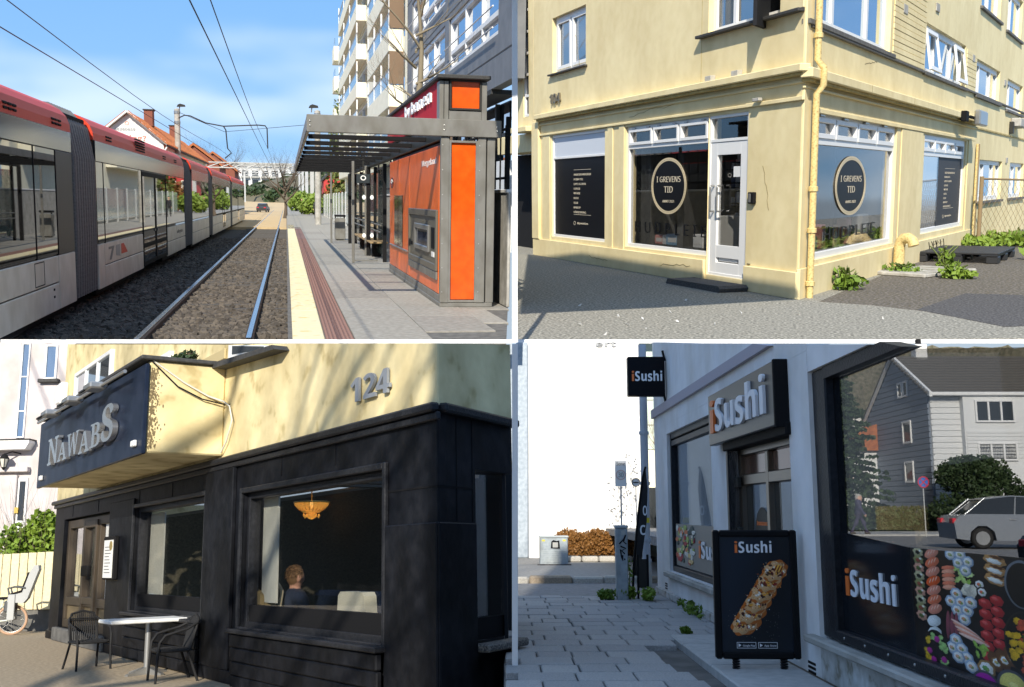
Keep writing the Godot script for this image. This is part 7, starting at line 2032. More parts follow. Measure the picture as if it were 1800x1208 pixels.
func sushi_shop() -> void:
	place4()
	food_print()
	var XF := 1.533
	var FF := Transform3D(Basis(Vector3(0, 0, 1), Vector3.UP, Vector3(-1, 0, 0)), Vector3(XF, 0, 0))
	struct("ground", flat([Vector2(0.0, 14), Vector2(6, 14), Vector2(6, -2.4), Vector2(1.6, -2.6), Vector2(1.6, -9.95), Vector2(0.0, -9.95)], -0.4, -0.035), "concrete_dark")
	struct("road", flat([Vector2(0.0, -9.95), Vector2(6, -9.95), Vector2(6, -12.55), Vector2(0.0, -12.55)], -0.4, -0.06), "asphalt_road")
	struct("far_pavement", flat([Vector2(0.0, -12.72), Vector2(6, -12.72), Vector2(6, -26), Vector2(0.0, -26)], -0.4, 0.0), "asphalt_pale")
	var kb := T("kerb", "worn granite kerb along the far side of the street", "kerb")
	var kx := [0.0, 0.3, 0.82, 1.2, 1.7, 2.3, 3.0]
	for k in 6: B(kb, "kerb_stone", ["kerb_grey", "kerb_tan", "kerb_grey"][k % 3], kx[k] + 0.005, -0.3, -12.72, kx[k + 1] - 0.005, 0.015 + 0.012 * (k % 2), -12.55, 0.02)
	var k2 := T("kerb", "pale flush kerb at the near edge of the street", "kerb")
	for k in 3: B(k2, "kerb_stone", "kerb_pale", 0.45 + k * 0.33, -0.2, -9.99, 0.775 + k * 0.33, -0.005, -9.9, 0.01)
	# paving blocks laid in rows; each is a piece
	rng.seed = 41
	var pv := T("pavement", "grey concrete block paving in front of the sushi shop", "paving")
	var z := -4.3
	var row := 0
	while z > -9.85:
		var dz := 0.26
		var x := -0.1 + 0.17 * (row % 2) + rng.randf_range(-0.02, 0.02)
		while x < 1.5:
			var w := 0.2 if rng.randf() < 0.35 else 0.29
			var x0 := maxf(x, 0.004)
			var x1 := minf(x + w, 1.515)
			if x1 - x0 > 0.03 and not (x1 > 1.06 and z > -6.6 and z < -4.2):
				B(pv, "block", ["paver", "paver_b", "paver_c"][rng.randi() % 3], x0 + 0.004, -0.09, z - dz + 0.006, x1 - 0.004, rng.randf_range(-0.004, 0.004), z, 0.006)
			x += w
		z -= dz
		row += 1
	var sl := T("entrance_slab", "smooth pale stone slabs under the pavement board", "paving")
	for s in [[1.07, -6.8, 1.5, -6.35], [1.07, -6.34, 1.5, -5.5], [1.07, -5.49, 1.5, -4.4]]: B(sl, "slab", "slab_pale", s[0], -0.06, s[3] - 0.004, s[2], 0.012, s[1], 0.008)
	# shop front
	var t := T("sushi_shop", "pale grey rendered shop front with black framed windows", "building", FF)
	var holes := [[-9.66, 0.25, -7.6, 1.51], [-7.0, 0.03, -5.5, 1.23], [-5.12, 0.21, -2.95, 1.49]]
	mesh(t, "wall", wm(-10.45, 0.0, -5.12, 1.6, 0.12, holes), "render_grey")
	mesh(t, "upper_wall", em([Vector2(-10.45, 1.601), Vector2(-5.12, 1.601), Vector2(-5.12, 1.635), Vector2(-6.56, 1.87), Vector2(-8.2, 2.14), Vector2(-10.45, 2.52)], -0.12, 0.0), "render_grey")
	B(t, "wall_below", "render_stained", -5.119, 0.0, -0.12, -2.93, 0.19, 0.0, 0.0)
	mesh(t, "wall_above", em([Vector2(-5.119, 1.49), Vector2(-4.25, 1.49), Vector2(-5.119, 1.63)], -0.12, -0.001), "render_grey")
	mesh(t, "band", em([Vector2(-10.45, 1.725), Vector2(-5.74, 1.725), Vector2(-6.1, 1.795), Vector2(-10.45, 1.81)], 0.0, 0.03), "band_lilac")
	B(t, "wall_end", "render_grey", -10.45, 0.0, -1.6, -10.3, 2.4, -0.121, 0.0)
	B(t, "sill", "concrete_pale", -9.75, 0.2, 0.0, -7.5, 0.245, 0.05, 0.008)
	B(t, "sill", "concrete_pale", -5.2, 0.165, 0.0, -2.93, 0.2, 0.06, 0.01)
	B(t, "plinth", "render_stained", -10.4, 0.0, 0.0, -7.05, 0.06, 0.03, 0.006)
	for v in [[-9.95, 0.07], [-5.33, 0.0]]:
		for k in 3: B(t, "air_vent", "black", v[0], v[1] + k * 0.022, 0.0, v[0] + 0.12, v[1] + 0.012 + k * 0.022, 0.004, 0.0)
	var w1 := win(t, -9.66, 0.25, -7.6, 1.51, 0.05, [], [1.42], -0.1, -0.03, "black_trim", "tint")
	mesh(w1, "film", bm(Vector3(-9.58, 0.31, -0.06), Vector3(-7.66, 0.68, -0.052)), "film_grey")
	logo(w1, Vector3(-7.95, 0.49, -0.045), 0.13, 1.0, 0.006, Basis.IDENTITY)
	var fs := ST()
	rng.seed = 8
	for k in 80:
		var c := [Color(0.7, 0.25, 0.12), Color(0.8, 0.75, 0.65), Color(0.1, 0.12, 0.1), Color(0.4, 0.5, 0.15), Color(0.75, 0.55, 0.25), Color(0.5, 0.08, 0.08)]
		var e := ell(-9.5 + rng.randf_range(0, 0.85), 0.35 + rng.randf_range(0, 0.3), rng.randf_range(0.03, 0.08), rng.randf_range(0.012, 0.03), 9)
		ext(fs, PackedVector2Array(e), -0.05, -0.046 + k * 0.00005, c[rng.randi() % 6])
	mesh(w1, "printed_food", fs.commit(), "vertex")
	var dr := mesh(t, "door", frm(-7.0, 0.03, -5.5, 1.23, 0.07, -0.14, -0.06, [-6.25], [1.0], 0.006), "door_bronze")
	for u in [[-6.93, -6.29], [-6.21, -5.57]]:
		B(dr, "pane", "tint", u[0], 0.1, -0.1, u[1], 0.965, -0.095, 0.0)
		B(dr, "transom_pane", "bronze_glass", u[0], 1.03, -0.1, u[1], 1.16, -0.095, 0.0)
	for v in [0.3, 0.62, 0.95]: B(dr, "hinge", "steel_dark", -7.0, v, -0.06, -6.9, v + 0.07, -0.03, 0.006)
	mesh(dr, "hours_sticker", em(ell(-6.5, 0.62, 0.2, 0.2), -0.09, -0.086), "vinyl_black")
	txt(dr, "lettering", "ÅPNINGSTIDER", "sushi_orange", Vector3(-6.5, 0.72, -0.084), 0.022, 0.26, 0.003, "Droid Sans", true)
	txt(dr, "lettering", "MAN - TORS", "sushi_white", Vector3(-6.5, 0.65, -0.084), 0.02, 0.22, 0.003)
	txt(dr, "lettering", "11 - 21", "sushi_orange", Vector3(-6.5, 0.6, -0.084), 0.02, 0.14, 0.003)
	txt(dr, "lettering", "FRE - SØN", "sushi_white", Vector3(-6.5, 0.54, -0.084), 0.02, 0.22, 0.003)
	B(dr, "door_jamb", "black_trim", -7.06, 0.0, -0.1, -7.0, 1.26, 0.01, 0.006)
	B(dr, "door_head", "black", -7.06, 1.2, -0.12, -5.46, 1.27, 0.03, 0.006)
	var bw := B(t, "window", "black_trim", -5.12, 0.2, -0.1, -4.92, 1.488, -0.02, 0.008)
	B(bw, "frame_sill", "black_trim", -4.92, 0.2, -0.1, -2.93, 0.25, -0.015, 0.008)
	mesh(bw, "frame_head", em([Vector2(-4.92, 1.43), Vector2(-3.93, 1.43), Vector2(-4.15, 1.485), Vector2(-4.92, 1.488)], -0.1, -0.015), "black_trim")
	for k in 7: mesh(bw, "screw", lm([Vector2(0.0001, 0.006), Vector2(0.006, 0.003), Vector2(0.007, 0)], 6), "steel_light", Transform3D(Basis(Vector3(1, 0, 0), Vector3(0, 0, 1), Vector3(0, -1, 0)), Vector3(-4.8 + k * 0.27, 0.225, -0.015)))
	mesh(bw, "pane", em([Vector2(-4.92, 0.25), Vector2(-2.94, 0.25), Vector2(-2.94, 1.27), Vector2(-3.95, 1.425), Vector2(-4.92, 1.43)], -0.07, -0.062), "tint")
	# the front goes on past the picture's edge
	B(t, "wall_below", "render_stained", -2.929, 0.0, -0.12, -1.0, 0.19, 0.0, 0.0)
	B(bw, "frame_sill", "black_trim", -2.929, 0.2, -0.1, -1.2, 0.25, -0.015, 0.008)
	B(bw, "pane", "tint", -2.939, 0.25, -0.07, -1.2, 1.26, -0.062, 0.0)
	B(bw, "print_black", "vinyl_gloss", -2.939, 0.25, -0.061, -1.2, 0.655, -0.056, 0.0)
	B(t, "pilaster", "render_grey", -1.199, 0.0, -0.12, -1.0, 1.26, 0.001, 0.0)
	var vb := mesh(bw, "print_black", em([Vector2(-4.92, 0.25), Vector2(-4.07, 0.25), Vector2(-4.07, 0.655), Vector2(-4.92, 0.7)], -0.061, -0.056), "vinyl_gloss")
	mesh(bw, "print_food", bm(Vector3(-4.07, 0.25, -0.061), Vector3(-2.94, 0.655, -0.056)), "food_print")
	logo(vb, Vector3(-4.545, 0.475, -0.052), 0.115, 0.62, 0.006, Basis.IDENTITY)
	var sg := B(t, "fascia_sign", "sign_bronze", -7.28, 1.25, 0.02, -5.49, 1.605, 0.075, 0.006)
	B(sg, "sign_edge", "black", -5.5, 1.24, 0.0, -5.47, 1.61, 0.079, 0.004)
	logo(sg, Vector3(-6.4, 1.44, 0.085), 0.21, 1.5, 0.018, Basis.IDENTITY)
	# things on and around the front
	var dp := T("downpipe", "pale grey downpipe at the far corner of the shop", "pipe", at(1.4, 0, -10.25))
	R(dp, "pipe", "pipe_grey", [Vector3(0, 0, 0), Vector3(0, 2.46, 0)], 0.04, 10)
	R(dp, "shoe", "pipe_cream", [Vector3(0, 0.0, 0), Vector3(0, 0.22, 0), Vector3(0, 0.3, 0)], [0.05, 0.05, 0.043], 10)
	for v in [0.3, 0.5, 1.05, 1.55, 2.05]: mesh(dp, "collar", lm([Vector2(0.05, 0), Vector2(0.05, 0.03), Vector2(0.04, 0.035)], 10), "pipe_grey", at(0, v, 0))
	B(dp, "tag", "tag_yellow", -0.03, 0.68, 0.038, 0.03, 0.73, 0.046, 0.002)
	var ps := T("projecting_sign", "square black iSushi sign projecting over the pavement", "sign", at(0, 0, -9.6))
	B(ps, "sign_box", "sign_black", 1.165, 1.86, -0.05, 1.515, 2.235, 0.05, 0.008)
	logo(ps, Vector3(1.345, 2.05, 0.053), 0.09, 0.29, 0.008, Basis.IDENTITY)
	for y in [1.8, 2.2]: R(ps, "bracket", "black_metal", [Vector3(1.525, y, 0), Vector3(1.505, y + 0.1, 0)], 0.012, 5)
	var bd := T("pavement_board", "black framed poster board with a sushi roll on sprung feet", "poster board", at(1.072, 0.0, -5.36, -0.06))
	mesh(bd, "frame", frm(0.0, 0.03, 0.425, 0.67, 0.034, -0.03, 0.02, [], [], 0.012), "black_plastic")
	mesh(bd, "poster", bm(Vector3(0.0, 0.0, 0.0), Vector3(0.359, 0.574, 0.006)), "roll_print", at(0.033, 0.063, -0.002))
	B(bd, "back", "black", 0.02, 0.05, -0.024, 0.405, 0.65, -0.004, 0.0)
	logo(bd, Vector3(0.205, 0.585, 0.008), 0.055, 0.19, 0.003, Basis.IDENTITY)
	for e in [[0.155, "Google Play"], [0.262, "App Store"]]:
		var bg := mesh(bd, "badge", frm(e[0] - 0.048, 0.082, e[0] + 0.048, 0.112, 0.002, 0.0045, 0.006, [], [], 0.0), "sushi_white")
		txt(bg, "lettering", e[1], "sushi_white", Vector3(e[0] + 0.012, 0.094, 0.006), 0.009, 0.06, 0.002)
		mesh(bg, "icon", em([Vector2(e[0] - 0.04, 0.088), Vector2(e[0] - 0.026, 0.097), Vector2(e[0] - 0.04, 0.106)], 0.0045, 0.006), "sushi_white")
	for x in [0.1, 0.34]:
		var sp := []
		for k in 41: sp.append(Vector3(x + 0.016 * cos(k * 1.256), -0.07 + 0.1 * k / 40.0 + 0.0, 0.016 * sin(k * 1.256)))
		R(bd, "spring", "black_metal", sp, 0.006, 5)
	B(bd, "base", "black_plastic", -0.02, -0.1, -0.2, 0.45, -0.07, 0.2, 0.012)
	bd.position += PL.basis.y * 0.03
	var cb := T("utility_cabinet", "grey street cabinet with peeling stickers beside the hedge", "cabinet", at(0.54, 0, -15.65))
	B(cb, "cabinet_body", "cabinet_grey", 0.0, 0.0, -0.3, 0.42, 0.4, 0.0, 0.012)
	B(cb, "cabinet_top", "cabinet_pale", -0.01, 0.4, -0.31, 0.43, 0.425, 0.01, 0.008)
	B(cb, "cabinet_foot", "asphalt_new", -0.04, 0.0, 0.0, 0.46, 0.012, 0.14, 0.0)
	for x in [0.03, 0.34]: B(cb, "yellow_label", "tag_yellow", x, 0.345, 0.0, x + 0.045, 0.37, 0.004, 0.0)
	mesh(cb, "sticker", em([Vector2(0.16, 0.24), Vector2(0.3, 0.235), Vector2(0.29, 0.36), Vector2(0.25, 0.35), Vector2(0.2, 0.365), Vector2(0.17, 0.34)], 0.0, 0.004), "vinyl_black")
	B(cb, "sticker", "paper_grey", 0.19, 0.255, 0.004, 0.27, 0.33, 0.006, 0.0)
	for k in 6: B(cb, "louvre", "cabinet_pale", 0.03, 0.05 + k * 0.03, 0.0, 0.39, 0.06 + k * 0.03, 0.004, 0.0)
	var pp := T("cable_pillar", "narrow grey cable pillar with black graffiti at the kerb", "pillar", at(1.02, 0, -9.5))
	B(pp, "pillar_body", "cabinet_grey", 0.0, -0.05, -0.1, 0.108, 0.64, 0.0, 0.008)
	B(pp, "pillar_cap", "cabinet_pale", -0.006, 0.64, -0.106, 0.114, 0.668, 0.006, 0.006)
	for g in [[[0.03, 0.5], [0.07, 0.54], [0.09, 0.58], [0.07, 0.52], [0.095, 0.5]], [[0.04, 0.48], [0.09, 0.46], [0.05, 0.44], [0.08, 0.41]], [[0.04, 0.45], [0.05, 0.38], [0.06, 0.35], [0.06, 0.4]], [[0.075, 0.37], [0.08, 0.355]]]:
		var q := []
		for p in g: q.append(Vector3(p[0], p[1], 0.001))
		R(pp, "graffiti", "black", q, 0.0065, 5)
	B(pp, "sticker", "paper_grey", 0.05, 0.58, 0.0, 0.085, 0.62, 0.003, 0.0)
	var fl := T("beach_flag", "black feather banner with white letters by the downpipe", "banner", at(1.24, 0, -9.75))
	mesh(fl, "banner", em([Vector2(-0.04, 0.2), Vector2(0.02, 0.2), Vector2(0.1, 0.7), Vector2(0.115, 1.0), Vector2(0.1, 1.2), Vector2(0.06, 1.05), Vector2(0.01, 0.65)], -0.006, 0.006), "black_cloth")
	R(fl, "flag_pole", "black_metal", [Vector3(-0.045, 0.0, 0), Vector3(-0.03, 0.3, 0), Vector3(0.02, 0.75, 0), Vector3(0.07, 1.1, 0), Vector3(0.1, 1.21, 0)], 0.012, 6)
	txt(fl, "lettering", "C", "sushi_white", Vector3(0.06, 0.62, 0.009), 0.09, 0.05, 0.004, "Droid Sans", true)
	txt(fl, "lettering", "O", "sushi_white", Vector3(0.085, 0.8, 0.009), 0.09, 0.04, 0.004, "Droid Sans", true)
	var fb := T("waste_frame", "black framed bin stand between the pillar and the downpipe", "bin", at(1.22, 0, -9.6))
	B(fb, "frame_post", "black_metal", 0.0, 0.0, -0.02, 0.02, 0.4, 0.0, 0.004)
	B(fb, "frame_post", "black_metal", 0.09, 0.0, -0.02, 0.11, 0.4, 0.0, 0.004)
	B(fb, "frame_panel", "steel_dark", 0.02, 0.1, -0.014, 0.09, 0.36, -0.006, 0.0)
	# far side: white wall with its painted tree, pale green block, hedge, planter edge, signs
	var ww := T("white_building", "tall plain white rendered wall across the street", "building", at(0, 0, -17.9))
	B(ww, "wall", "white_render", 0.42, 0.0, -0.3, 2.385, 3.735, 0.0, 0.0)
	B(ww, "buttress", "wall_blue_grey", 0.1, 0.0, -0.3, 0.418, 3.73, 0.1, 0.02)
	txt(ww, "lettering", "ert", "sign_text_grey", Vector3(1.8, 3.71, 0.02), 0.1, 0.36, 0.02, "Droid Sans", true)
	rng.seed = 14
	for e in [[2.2, 1.3], [1.97, 0.95]]:
		var mu := ST()
		for k in 46:
			var y: float = 0.35 + rng.randf() * e[1]
			var p := Vector3(e[0] + rng.randf_range(-0.06, 0.06), y, 0.006)
			var q := p + Vector3(rng.randf_range(-0.12, 0.12), rng.randf_range(0.05, 0.16), 0)
			var o := Vector3(0.006, 0, 0)
			quad(mu, p - o, p + o, q + o * 0.4, q - o * 0.4, Vector3(0, 0, 1))
			for j in 2: quad(mu, q + Vector3(-0.02, 0, 0.0005), q + Vector3(0, -0.015, 0.0005), q + Vector3(0.02, 0.0, 0.0005), q + Vector3(0, 0.02, 0.0005), Vector3(0, 0, 1))
		mesh(ww, "painted_tree", mu.commit(), "mural_grey")
	var gb := T("green_block", "pale green clad block glimpsed beside the downpipe", "building", at(0, 0, -18.3))
	B(gb, "cladding", "pale_green", 2.4, 1.88, -0.4, 2.8, 3.79, 0.0, 0.0)
	B(gb, "lower_wall", "cream_wall", 2.4, 0.0, -0.4, 2.8, 1.87, -0.02, 0.0)
	B(gb, "shop_window", "glass_dark", 2.43, 0.35, -0.02, 2.75, 1.2, 0.0, 0.0)
	for y in [2.3, 2.75, 3.2]: B(gb, "cladding_joint", "concrete_pale", 2.4, y, 0.0, 2.8, y + 0.02, 0.006, 0.0)
	var hd := T("hedge", "clipped orange brown hedge along the white wall", "hedge", at(0, 0, -17.2))
	var hb := []
	for k in 15: hb.append([Vector3(0.96 + k * 0.095, 0.25 + 0.04 * sin(k * 1.3), -0.1 + 0.05 * cos(k * 2.0)), Vector3(0.14, 0.23, 0.2)])
	mesh(hd, "foliage", crown(hb, 900, 0.055, Color(0.9, 0.8, 0.7), Color(2.0, 1.8, 1.4)), "leaf_autumn")
	R(hd, "stem", "bark_dark", [Vector3(1.0, 0.05, -0.1), Vector3(2.2, 0.05, -0.1)], 0.04, 5)
	var pe := T("planter_edge", "rough concrete edging stones in front of the hedge", "edging")
	for k in 5: B(pe, "edging_stone", "kerb_grey", 0.96 + k * 0.27, 0.0, -16.6, 1.215 + k * 0.27, 0.09, -16.4, 0.02)
	B(pe, "soil", "soil", 0.9, 0.0, -17.6, 2.4, 0.07, -16.61, 0.0)
	road_sign("faded speed zone sign on a thin post before the white wall", Vector3(1.46, 0, -12.9), 1.24, "zone", 0.095)
	road_sign("small round black and white sign beside the speed zone sign", Vector3(1.66, 0, -13.0), 1.15, "round", 0.055)
	for w in [["weeds in the crack at the foot of the shop wall", 1.46, -8.2, 0.06, 0.05, 0.6, 60], ["green weeds round the foot of the cable pillar", 1.12, -9.6, 0.12, 0.07, 0.14, 120], ["tuft of weeds left of the cable pillar", 0.93, -9.5, 0.1, 0.05, 0.06, 90], ["weeds under the black banner by the downpipe", 1.3, -9.45, 0.06, 0.06, 0.15, 110], ["small weed at the corner of the pale slab", 1.2, -6.95, 0.035, 0.02, 0.03, 40]]:
		var pl := T("weed", w[0], "plant", at(w[1], 0, w[2]), "weeds by the sushi shop")
		mesh(pl, "leaves", crown([[Vector3(0, w[4], 0), Vector3(w[3], w[4], w[5])], [Vector3(0, w[4] * 0.7, 0), Vector3(w[3] * 0.7, w[4] * 1.3, w[5] * 0.7)]], w[6], 0.045, Color(0.5, 0.6, 0.4), Color(1.4, 1.4, 0.8)), "leaf_bright")
	var sap := T("sapling", "thin green sapling between the pillar and the banner", "plant", at(1.16, 0, -9.75))
	R(sap, "stem", "leaf_olive", [Vector3(0, 0, 0), Vector3(0.01, 0.2, 0), Vector3(-0.01, 0.38, 0)], 0.005, 5)
	mesh(sap, "leaves", crown([[Vector3(0, 0.25, 0), Vector3(0.05, 0.14, 0.05)]], 40, 0.04, Color(0.6, 0.7, 0.4), Color(1.4, 1.4, 0.8)), "leaf_bright")
	# reflection in the panes, built as a solid street standing behind the front
	var Y := 0.5
	struct("mirrored_street", flat([Vector2(1.75, -2.2), Vector2(12, -2.2), Vector2(12, -19), Vector2(1.75, -19)], Y - 0.1, Y), "asphalt_road")
	struct("mirrored_pavement", flat([Vector2(3.5, -12.2), Vector2(12, -12.2), Vector2(12, -14.2), Vector2(3.5, -14.2)], Y - 0.05, Y + 0.02), "slab_pale")
	var h := T("clapboard_house", "grey and white clapboard house with a tiled roof standing in for the reflection in the shop window", "house", at(6.05, Y, -14.5))
	mesh(h, "gable_wall", em([Vector2(-2.6, 0), Vector2(0, 0), Vector2(0, 2.0), Vector2(-1.2, 2.62), Vector2(-2.6, 1.72)], -0.05, 0.0), "siding_grey", Transform3D(Basis(Vector3(0, 0, 1), Vector3.UP, Vector3(-1, 0, 0)), Vector3.ZERO))
	for k in 30:
		var v := 0.08 + k * 0.082
		var ua := -2.6 if v < 1.72 else -2.6 + (v - 1.72) / 0.9 * 1.4
		var ub := 0.0 if v < 2.0 else -(v - 2.0) / 0.62 * 1.2
		if ub - ua > 0.05: mesh(h, "clapboard", bm(Vector3(ua, v - 0.07, 0.0), Vector3(ub, v, 0.016), 0.004), "siding_grey", Transform3D(Basis(Vector3(0, 0, 1), Vector3.UP, Vector3(-1, 0, 0)), Vector3.ZERO))
	B(h, "front_wall", "siding_white", 0.01, 0.0, -0.3, 1.9, 2.0, 0.0, 0.0)
	for k in 24: B(h, "clapboard", "siding_white", 0.02, 0.02 + k * 0.082, 0.0, 0.44, 0.09 + k * 0.082, 0.014, 0.004)
	B(h, "bay_wall", "siding_white", 0.44, 0.0, 0.0, 1.9, 1.95, 0.12, 0.0)
	for k in 8: B(h, "clapboard", "siding_white", 0.46, 1.02 + k * 0.05, 0.12, 1.9, 1.062 + k * 0.05, 0.13, 0.004)
	for v in [[1.52, 1.84], [0.98, 1.24]]:
		var w := mesh(h, "window", frm(0.6, v[0], 1.16, v[1], 0.028, 0.12, 0.15, [0.79, 0.97], []), "white_paint")
		B(w, "pane", "glass_dark", 0.62, v[0] + 0.02, 0.121, 1.14, v[1] - 0.02, 0.13, 0.0)
		var wb := mesh(h, "window", frm(1.45, v[0], 1.9, v[1], 0.028, 0.12, 0.15, [], []), "white_paint")
		B(wb, "pane", "glass_dark", 1.47, v[0] + 0.02, 0.121, 1.88, v[1] - 0.02, 0.13, 0.0)
	var rt := Transform3D(Basis(Vector3(0, 0, 1), Vector3.UP, Vector3(-1, 0, 0)), Vector3.ZERO)
	for e in [[-1.05, 1.98, -0.87, 2.22], [-0.84, 1.98, -0.66, 2.22], [-0.95, 1.28, -0.62, 1.62], [-0.95, 0.7, -0.62, 1.02], [-2.45, 1.0, -2.15, 1.5]]:
		var w := mesh(h, "window", frm(e[0], e[1], e[2], e[3], 0.03, 0.0, 0.035), "white_paint", rt)
		B(w, "pane", "glass_dark", e[0] + 0.02, e[1] + 0.02, 0.017, e[2] - 0.02, e[3] - 0.02, 0.02, 0.0)
	for y in [0.35, 0.92]:
		var bl := mesh(h, "balcony", bm(Vector3(-2.75, y, 0.0), Vector3(-2.1, y + 0.05, 0.28), 0.008), "white_paint", rt)
		for k in 6: B(bl, "baluster", "white_paint", -2.72 + k * 0.12, y + 0.05, 0.25, -2.7 + k * 0.12, y + 0.28, 0.27, 0.0)
	var rf := ST()
	quad(rf, Vector3(-0.08, 1.93, 0.16), Vector3(2.0, 1.93, 0.16), Vector3(2.0, 2.66, -1.2), Vector3(-0.08, 2.66, -1.2), Vector3(0, 1, 1))
	quad(rf, Vector3(-0.08, 1.62, -2.75), Vector3(2.0, 1.62, -2.75), Vector3(2.0, 2.66, -1.2), Vector3(-0.08, 2.66, -1.2), Vector3(0, 1, -1))
	var rfm := mesh(h, "roof", rf.commit(), "roof_slate")
	for k in 14: B(rfm, "tile", "roof_slate", -0.09, 1.935 + k * 0.0515, 0.15 - k * 0.096, 2.0, 1.965 + k * 0.0515, 0.07 - k * 0.096, 0.006)
	mesh(h, "barge_board", em([Vector2(0.2, 1.88), Vector2(0.2, 1.95), Vector2(-1.2, 2.7), Vector2(-2.75, 1.66), Vector2(-2.75, 1.59), Vector2(-1.2, 2.62)], 0.02, 0.06), "white_paint", rt)
	B(h, "gutter", "white_paint", -0.05, 1.9, 0.1, 2.0, 1.95, 0.17, 0.008)
	var ch := B(h, "chimney", "render_grey", 0.32, 2.5, -1.3, 0.5, 2.84, -1.1, 0.01)
	B(ch, "chimney_pot", "black_metal", 0.37, 2.84, -1.24, 0.44, 2.93, -1.16, 0.01)
	var rh := T("red_roofed_house", "white house with a red tiled roof left of the clapboard house", "house", at(5.3, Y, -16.6))
	B(rh, "wall", "siding_white", 0.0, 0.0, -0.8, 0.9, 1.25, 0.0, 0.0)
	mesh(rh, "roof", em([Vector2(-0.1, 1.25), Vector2(1.0, 1.25), Vector2(1.0, 1.3), Vector2(0.75, 1.68), Vector2(0.15, 1.52)], -0.9, 0.08), "roof_orange")
	B(rh, "window", "glass_dark", 0.45, 0.5, 0.0, 0.65, 0.75, 0.01, 0.0)
	B(rh, "chimney", "white_plaster", 0.45, 1.5, -0.4, 0.6, 1.85, -0.25, 0.0)
	rng.seed = 51
	var cf := T("conifer", "dark green conifer at the left edge of the large shop window", "tree", at(4.75, Y, -14.6))
	R(cf, "trunk", "bark_dark", [Vector3.ZERO, Vector3(0, 2.4, 0)], [0.07, 0.015], 7)
	var nd := ST()
	for k in 26:
		var y := 0.25 + k * 0.09
		var rr := 0.85 * (1.0 - y / 2.75) + 0.06
		for j in 9:
			var a := TAU * j / 9 + k * 0.7 + rng.randf_range(-0.3, 0.3)
			var d := Vector3(cos(a), -0.22, sin(a))
			var r := rr * rng.randf_range(0.7, 1.15)
			for i in 44:
				var f := rng.randf()
				leaf(nd, Vector3(0, y, 0) + d * r * f + Vector3(rng.randf_range(-0.05, 0.05), rng.randf_range(-0.06, 0.02), rng.randf_range(-0.05, 0.05)) * (1.2 - f), 0.09, Color(1, 1, 1) * rng.randf_range(0.5, 1.5), 0.3)
	mesh(cf, "crown", nd.commit(), "leaf_dark")
	var hg := T("hedge", "dark clipped hedge running below the clapboard house", "hedge", at(0, Y, -14.2))
	var hb2 := []
	for k in 24: hb2.append([Vector3(3.9 + k * 0.16, 0.17, 0.0), Vector3(0.17, 0.19, 0.2)])
	mesh(hg, "foliage", crown(hb2, 420, 0.06, Color(0.5, 0.5, 0.4), Color(1.2, 1.2, 0.9)), "leaf_dark")
	var rb := T("round_bush", "large domed evergreen bush in front of the clapboard house", "bush", at(6.25, Y, -13.7))
	var bb := []
	for k in 30:
		var a := rng.randf() * TAU
		var e := rng.randf() * 1.4
		bb.append([Vector3(0.62 * cos(a) * cos(e), 0.25 + 0.62 * sin(e), 0.25 * sin(a) * cos(e)), Vector3(0.24, 0.18, 0.2)])
	mesh(rb, "foliage", crown(bb, 420, 0.055, Color(0.4, 0.45, 0.35), Color(1.2, 1.2, 0.9)), "leaf_dark")
	var lp := T("lamp_post", "slim pale street lamp before the conifer", "street lamp", at(4.32, Y, -13.4))
	R(lp, "post", "concrete_pale", [Vector3(0, 0, 0), Vector3(0, 1.25, 0), Vector3(-0.02, 1.4, 0), Vector3(-0.1, 1.46, 0)], [0.022, 0.015, 0.013, 0.012], 8)
	B(lp, "lamp_head", "steel_light", -0.2, 1.44, -0.03, -0.08, 1.475, 0.03, 0.01)
	road_sign("round blue and red no stopping sign before the domed bush", Vector3(4.84, Y, -11.9), 0.62, "no_stop", 0.066)
	road_sign("no stopping sign standing in for a reflection in the shop door glass", Vector3(2.13, Y, -8.8), 0.64, "no_stop", 0.056)
	road_sign("blue parking sign standing in for a reflection in the smaller shop window", Vector3(2.52, Y, -12.9), 0.52, "parking", 0.05)
	road_sign("blue pedestrian crossing sign above the parking sign", Vector3(2.6, Y, -13.2), 0.74, "crossing", 0.05)
	var pr := mesh(self, "person", person_mesh(0.46, Color(0.35, 0.33, 0.3), Color(0.5, 0.3, 0.22), Color(0.05, 0.045, 0.09), Color(0.04, 0.035, 0.07), Color(0.1, 0.09, 0.08), 0.6, 0.011), "vertex", at(4.25, Y + 0.02, -12.4, 1.2))
	tag(pr, "grey haired person in a dark purple jacket walking along the hedge", "person")
	car("parked_car", "silver hatchback parked by the kerb, cut by the window edge", "car_silver", at(4.12, Y, -8.25, -0.12), 0.27)
	car("parked_car", "dark car nearest the glass at the right edge", "car_dark", at(3.25, Y - 0.07, -5.3, 0.1), 0.25)
	var hl := ST()
	var hn := noise(0.5, 0, 4)
	for i in 54:
		for j in 14:
			var f := func(a: int, b: int) -> Vector3:
				var x := 2.8 + a * 0.15
				var top := 2.62 + 0.56 * smoothstep(3.0, 7.0, x) + 0.015 * hn.get_noise_1d(x * 3.0)
				var t2 := b / 14.0
				return Vector3(x, Y + top * t2 + 0.08 * hn.get_noise_2d(x * 6, b * 2), -16.9 - 1.0 * t2 + 0.15 * hn.get_noise_2d(x * 4, b))
			quad(hl, f.call(i, j), f.call(i + 1, j), f.call(i + 1, j + 1), f.call(i, j + 1), Vector3(0, 0.4, 1))
	struct("hillside", hl.commit(), "hill_brown")
	var hf := []
	for k in 46:
		var x := rng.randf_range(4.2, 9.5)
		var v := rng.randf_range(0.1, 0.7) if k < 30 else rng.randf_range(0.7, 0.9)
		hf.append([Vector3(x, Y + v * 2.7, -16.8 - 1.0 * v), Vector3(0.35, 0.16, 0.12)])
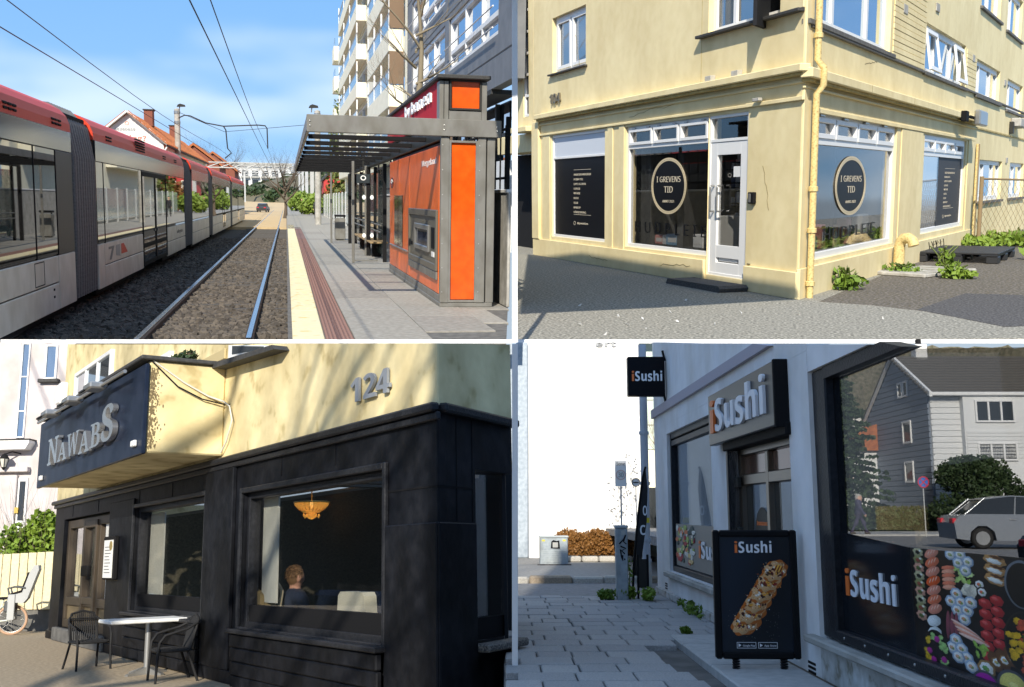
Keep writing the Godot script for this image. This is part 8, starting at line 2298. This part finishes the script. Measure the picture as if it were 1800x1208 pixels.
	stuff(self, "hillside_trees", crown(hf, 260, 0.07, Color(0.5, 0.5, 0.4), Color(1.2, 1.2, 0.9)), "leaf_dark", "dark belts of trees across the brown hillside", "trees")
	for k in 16:
		var x := 2.5 + k * 0.19
		var hs := T("hill_house", "small hillside house" + [" with a red roof", " with a grey roof", " painted white", " painted cream"][k % 4] + ["", " low by the street", " halfway up", " near the top"][k / 4], "house", at(x, Y + 0.6 + 0.4 * ((k * 7) % 5), -16.6 - 0.1 * ((k * 7) % 5)), "small houses on the far hillside")
		B(hs, "wall", ["white_plaster", "cream_wall", "siding_white"][k % 3], 0, -0.1, -0.2, 0.26, 0.2, 0.0, 0.0)
		mesh(hs, "roof", em([Vector2(-0.03, 0.2), Vector2(0.29, 0.2), Vector2(0.13, 0.34)], -0.22, 0.02), "roof_orange" if k % 4 != 1 else "roof_slate")
		for i in 2: B(hs, "window", "glass_dark", 0.04 + i * 0.11, 0.02, 0.0, 0.1 + i * 0.11, 0.1, 0.006, 0.0)
	var gbx := T("street_bush", "bright green bush standing in for a reflection in the smaller shop window", "bush", at(2.2, Y, -12.3))
	mesh(gbx, "foliage", crown([[Vector3(0, 0.2, 0), Vector3(0.16, 0.22, 0.16)], [Vector3(0.06, 0.36, 0), Vector3(0.12, 0.12, 0.12)]], 420, 0.05, Color(0.6, 0.7, 0.4), Color(1.4, 1.4, 0.8)), "leaf_bright")
	var bt := T("bare_tree", "brown budding tree over the mirrored street in the smaller window", "tree", at(2.55, Y, -15.2))
	var bts := ST()
	branch(bts, Vector3.ZERO, Vector3.UP, 1.0, 0.04, 0, 0.5)
	for k in 4: branch(bts, Vector3(0, 0.6 + 0.12 * k, 0), Vector3(cos(k * 2.1), 0.8, sin(k * 2.1)), 0.7, 0.02, 3, 0.7)
	mesh(bt, "trunk", bts.commit(), "leaf_autumn")
	var wb := T("white_annex", "white rendered house end at the right of the smaller window", "house", at(2.95, Y, -14.0))
	B(wb, "wall", "white_plaster", 0.0, 0.0, -0.6, 0.3, 1.1, 0.0, 0.0)
	B(wb, "roof", "roof_orange", -0.03, 1.1, -0.65, 0.33, 1.17, 0.04, 0.0)
	# unseen tall house behind the camera, placed to keep this pavement in shade
	var oh := T("unseen_shade_house", "unseen tall house behind the viewer, placed to shade the sushi shop pavement", "building", at(0, 0, 5.0))
	B(oh, "wall", "render_grey", -1.7, 0.0, 0.0, 1.5, 9.0, 2.0, 0.0)
	for j in 4:
		for i in 2:
			var w := mesh(oh, "window", frm(-1.0 + i * 1.5, 1.0 + j * 1.8, -0.2 + i * 1.5, 2.0 + j * 1.8, 0.06, -0.04, 0.0), "white_paint")
			B(w, "pane", "glass_dark", -0.95 + i * 1.5, 1.05 + j * 1.8, -0.02, -0.25 + i * 1.5, 1.95 + j * 1.8, -0.01, 0.0)
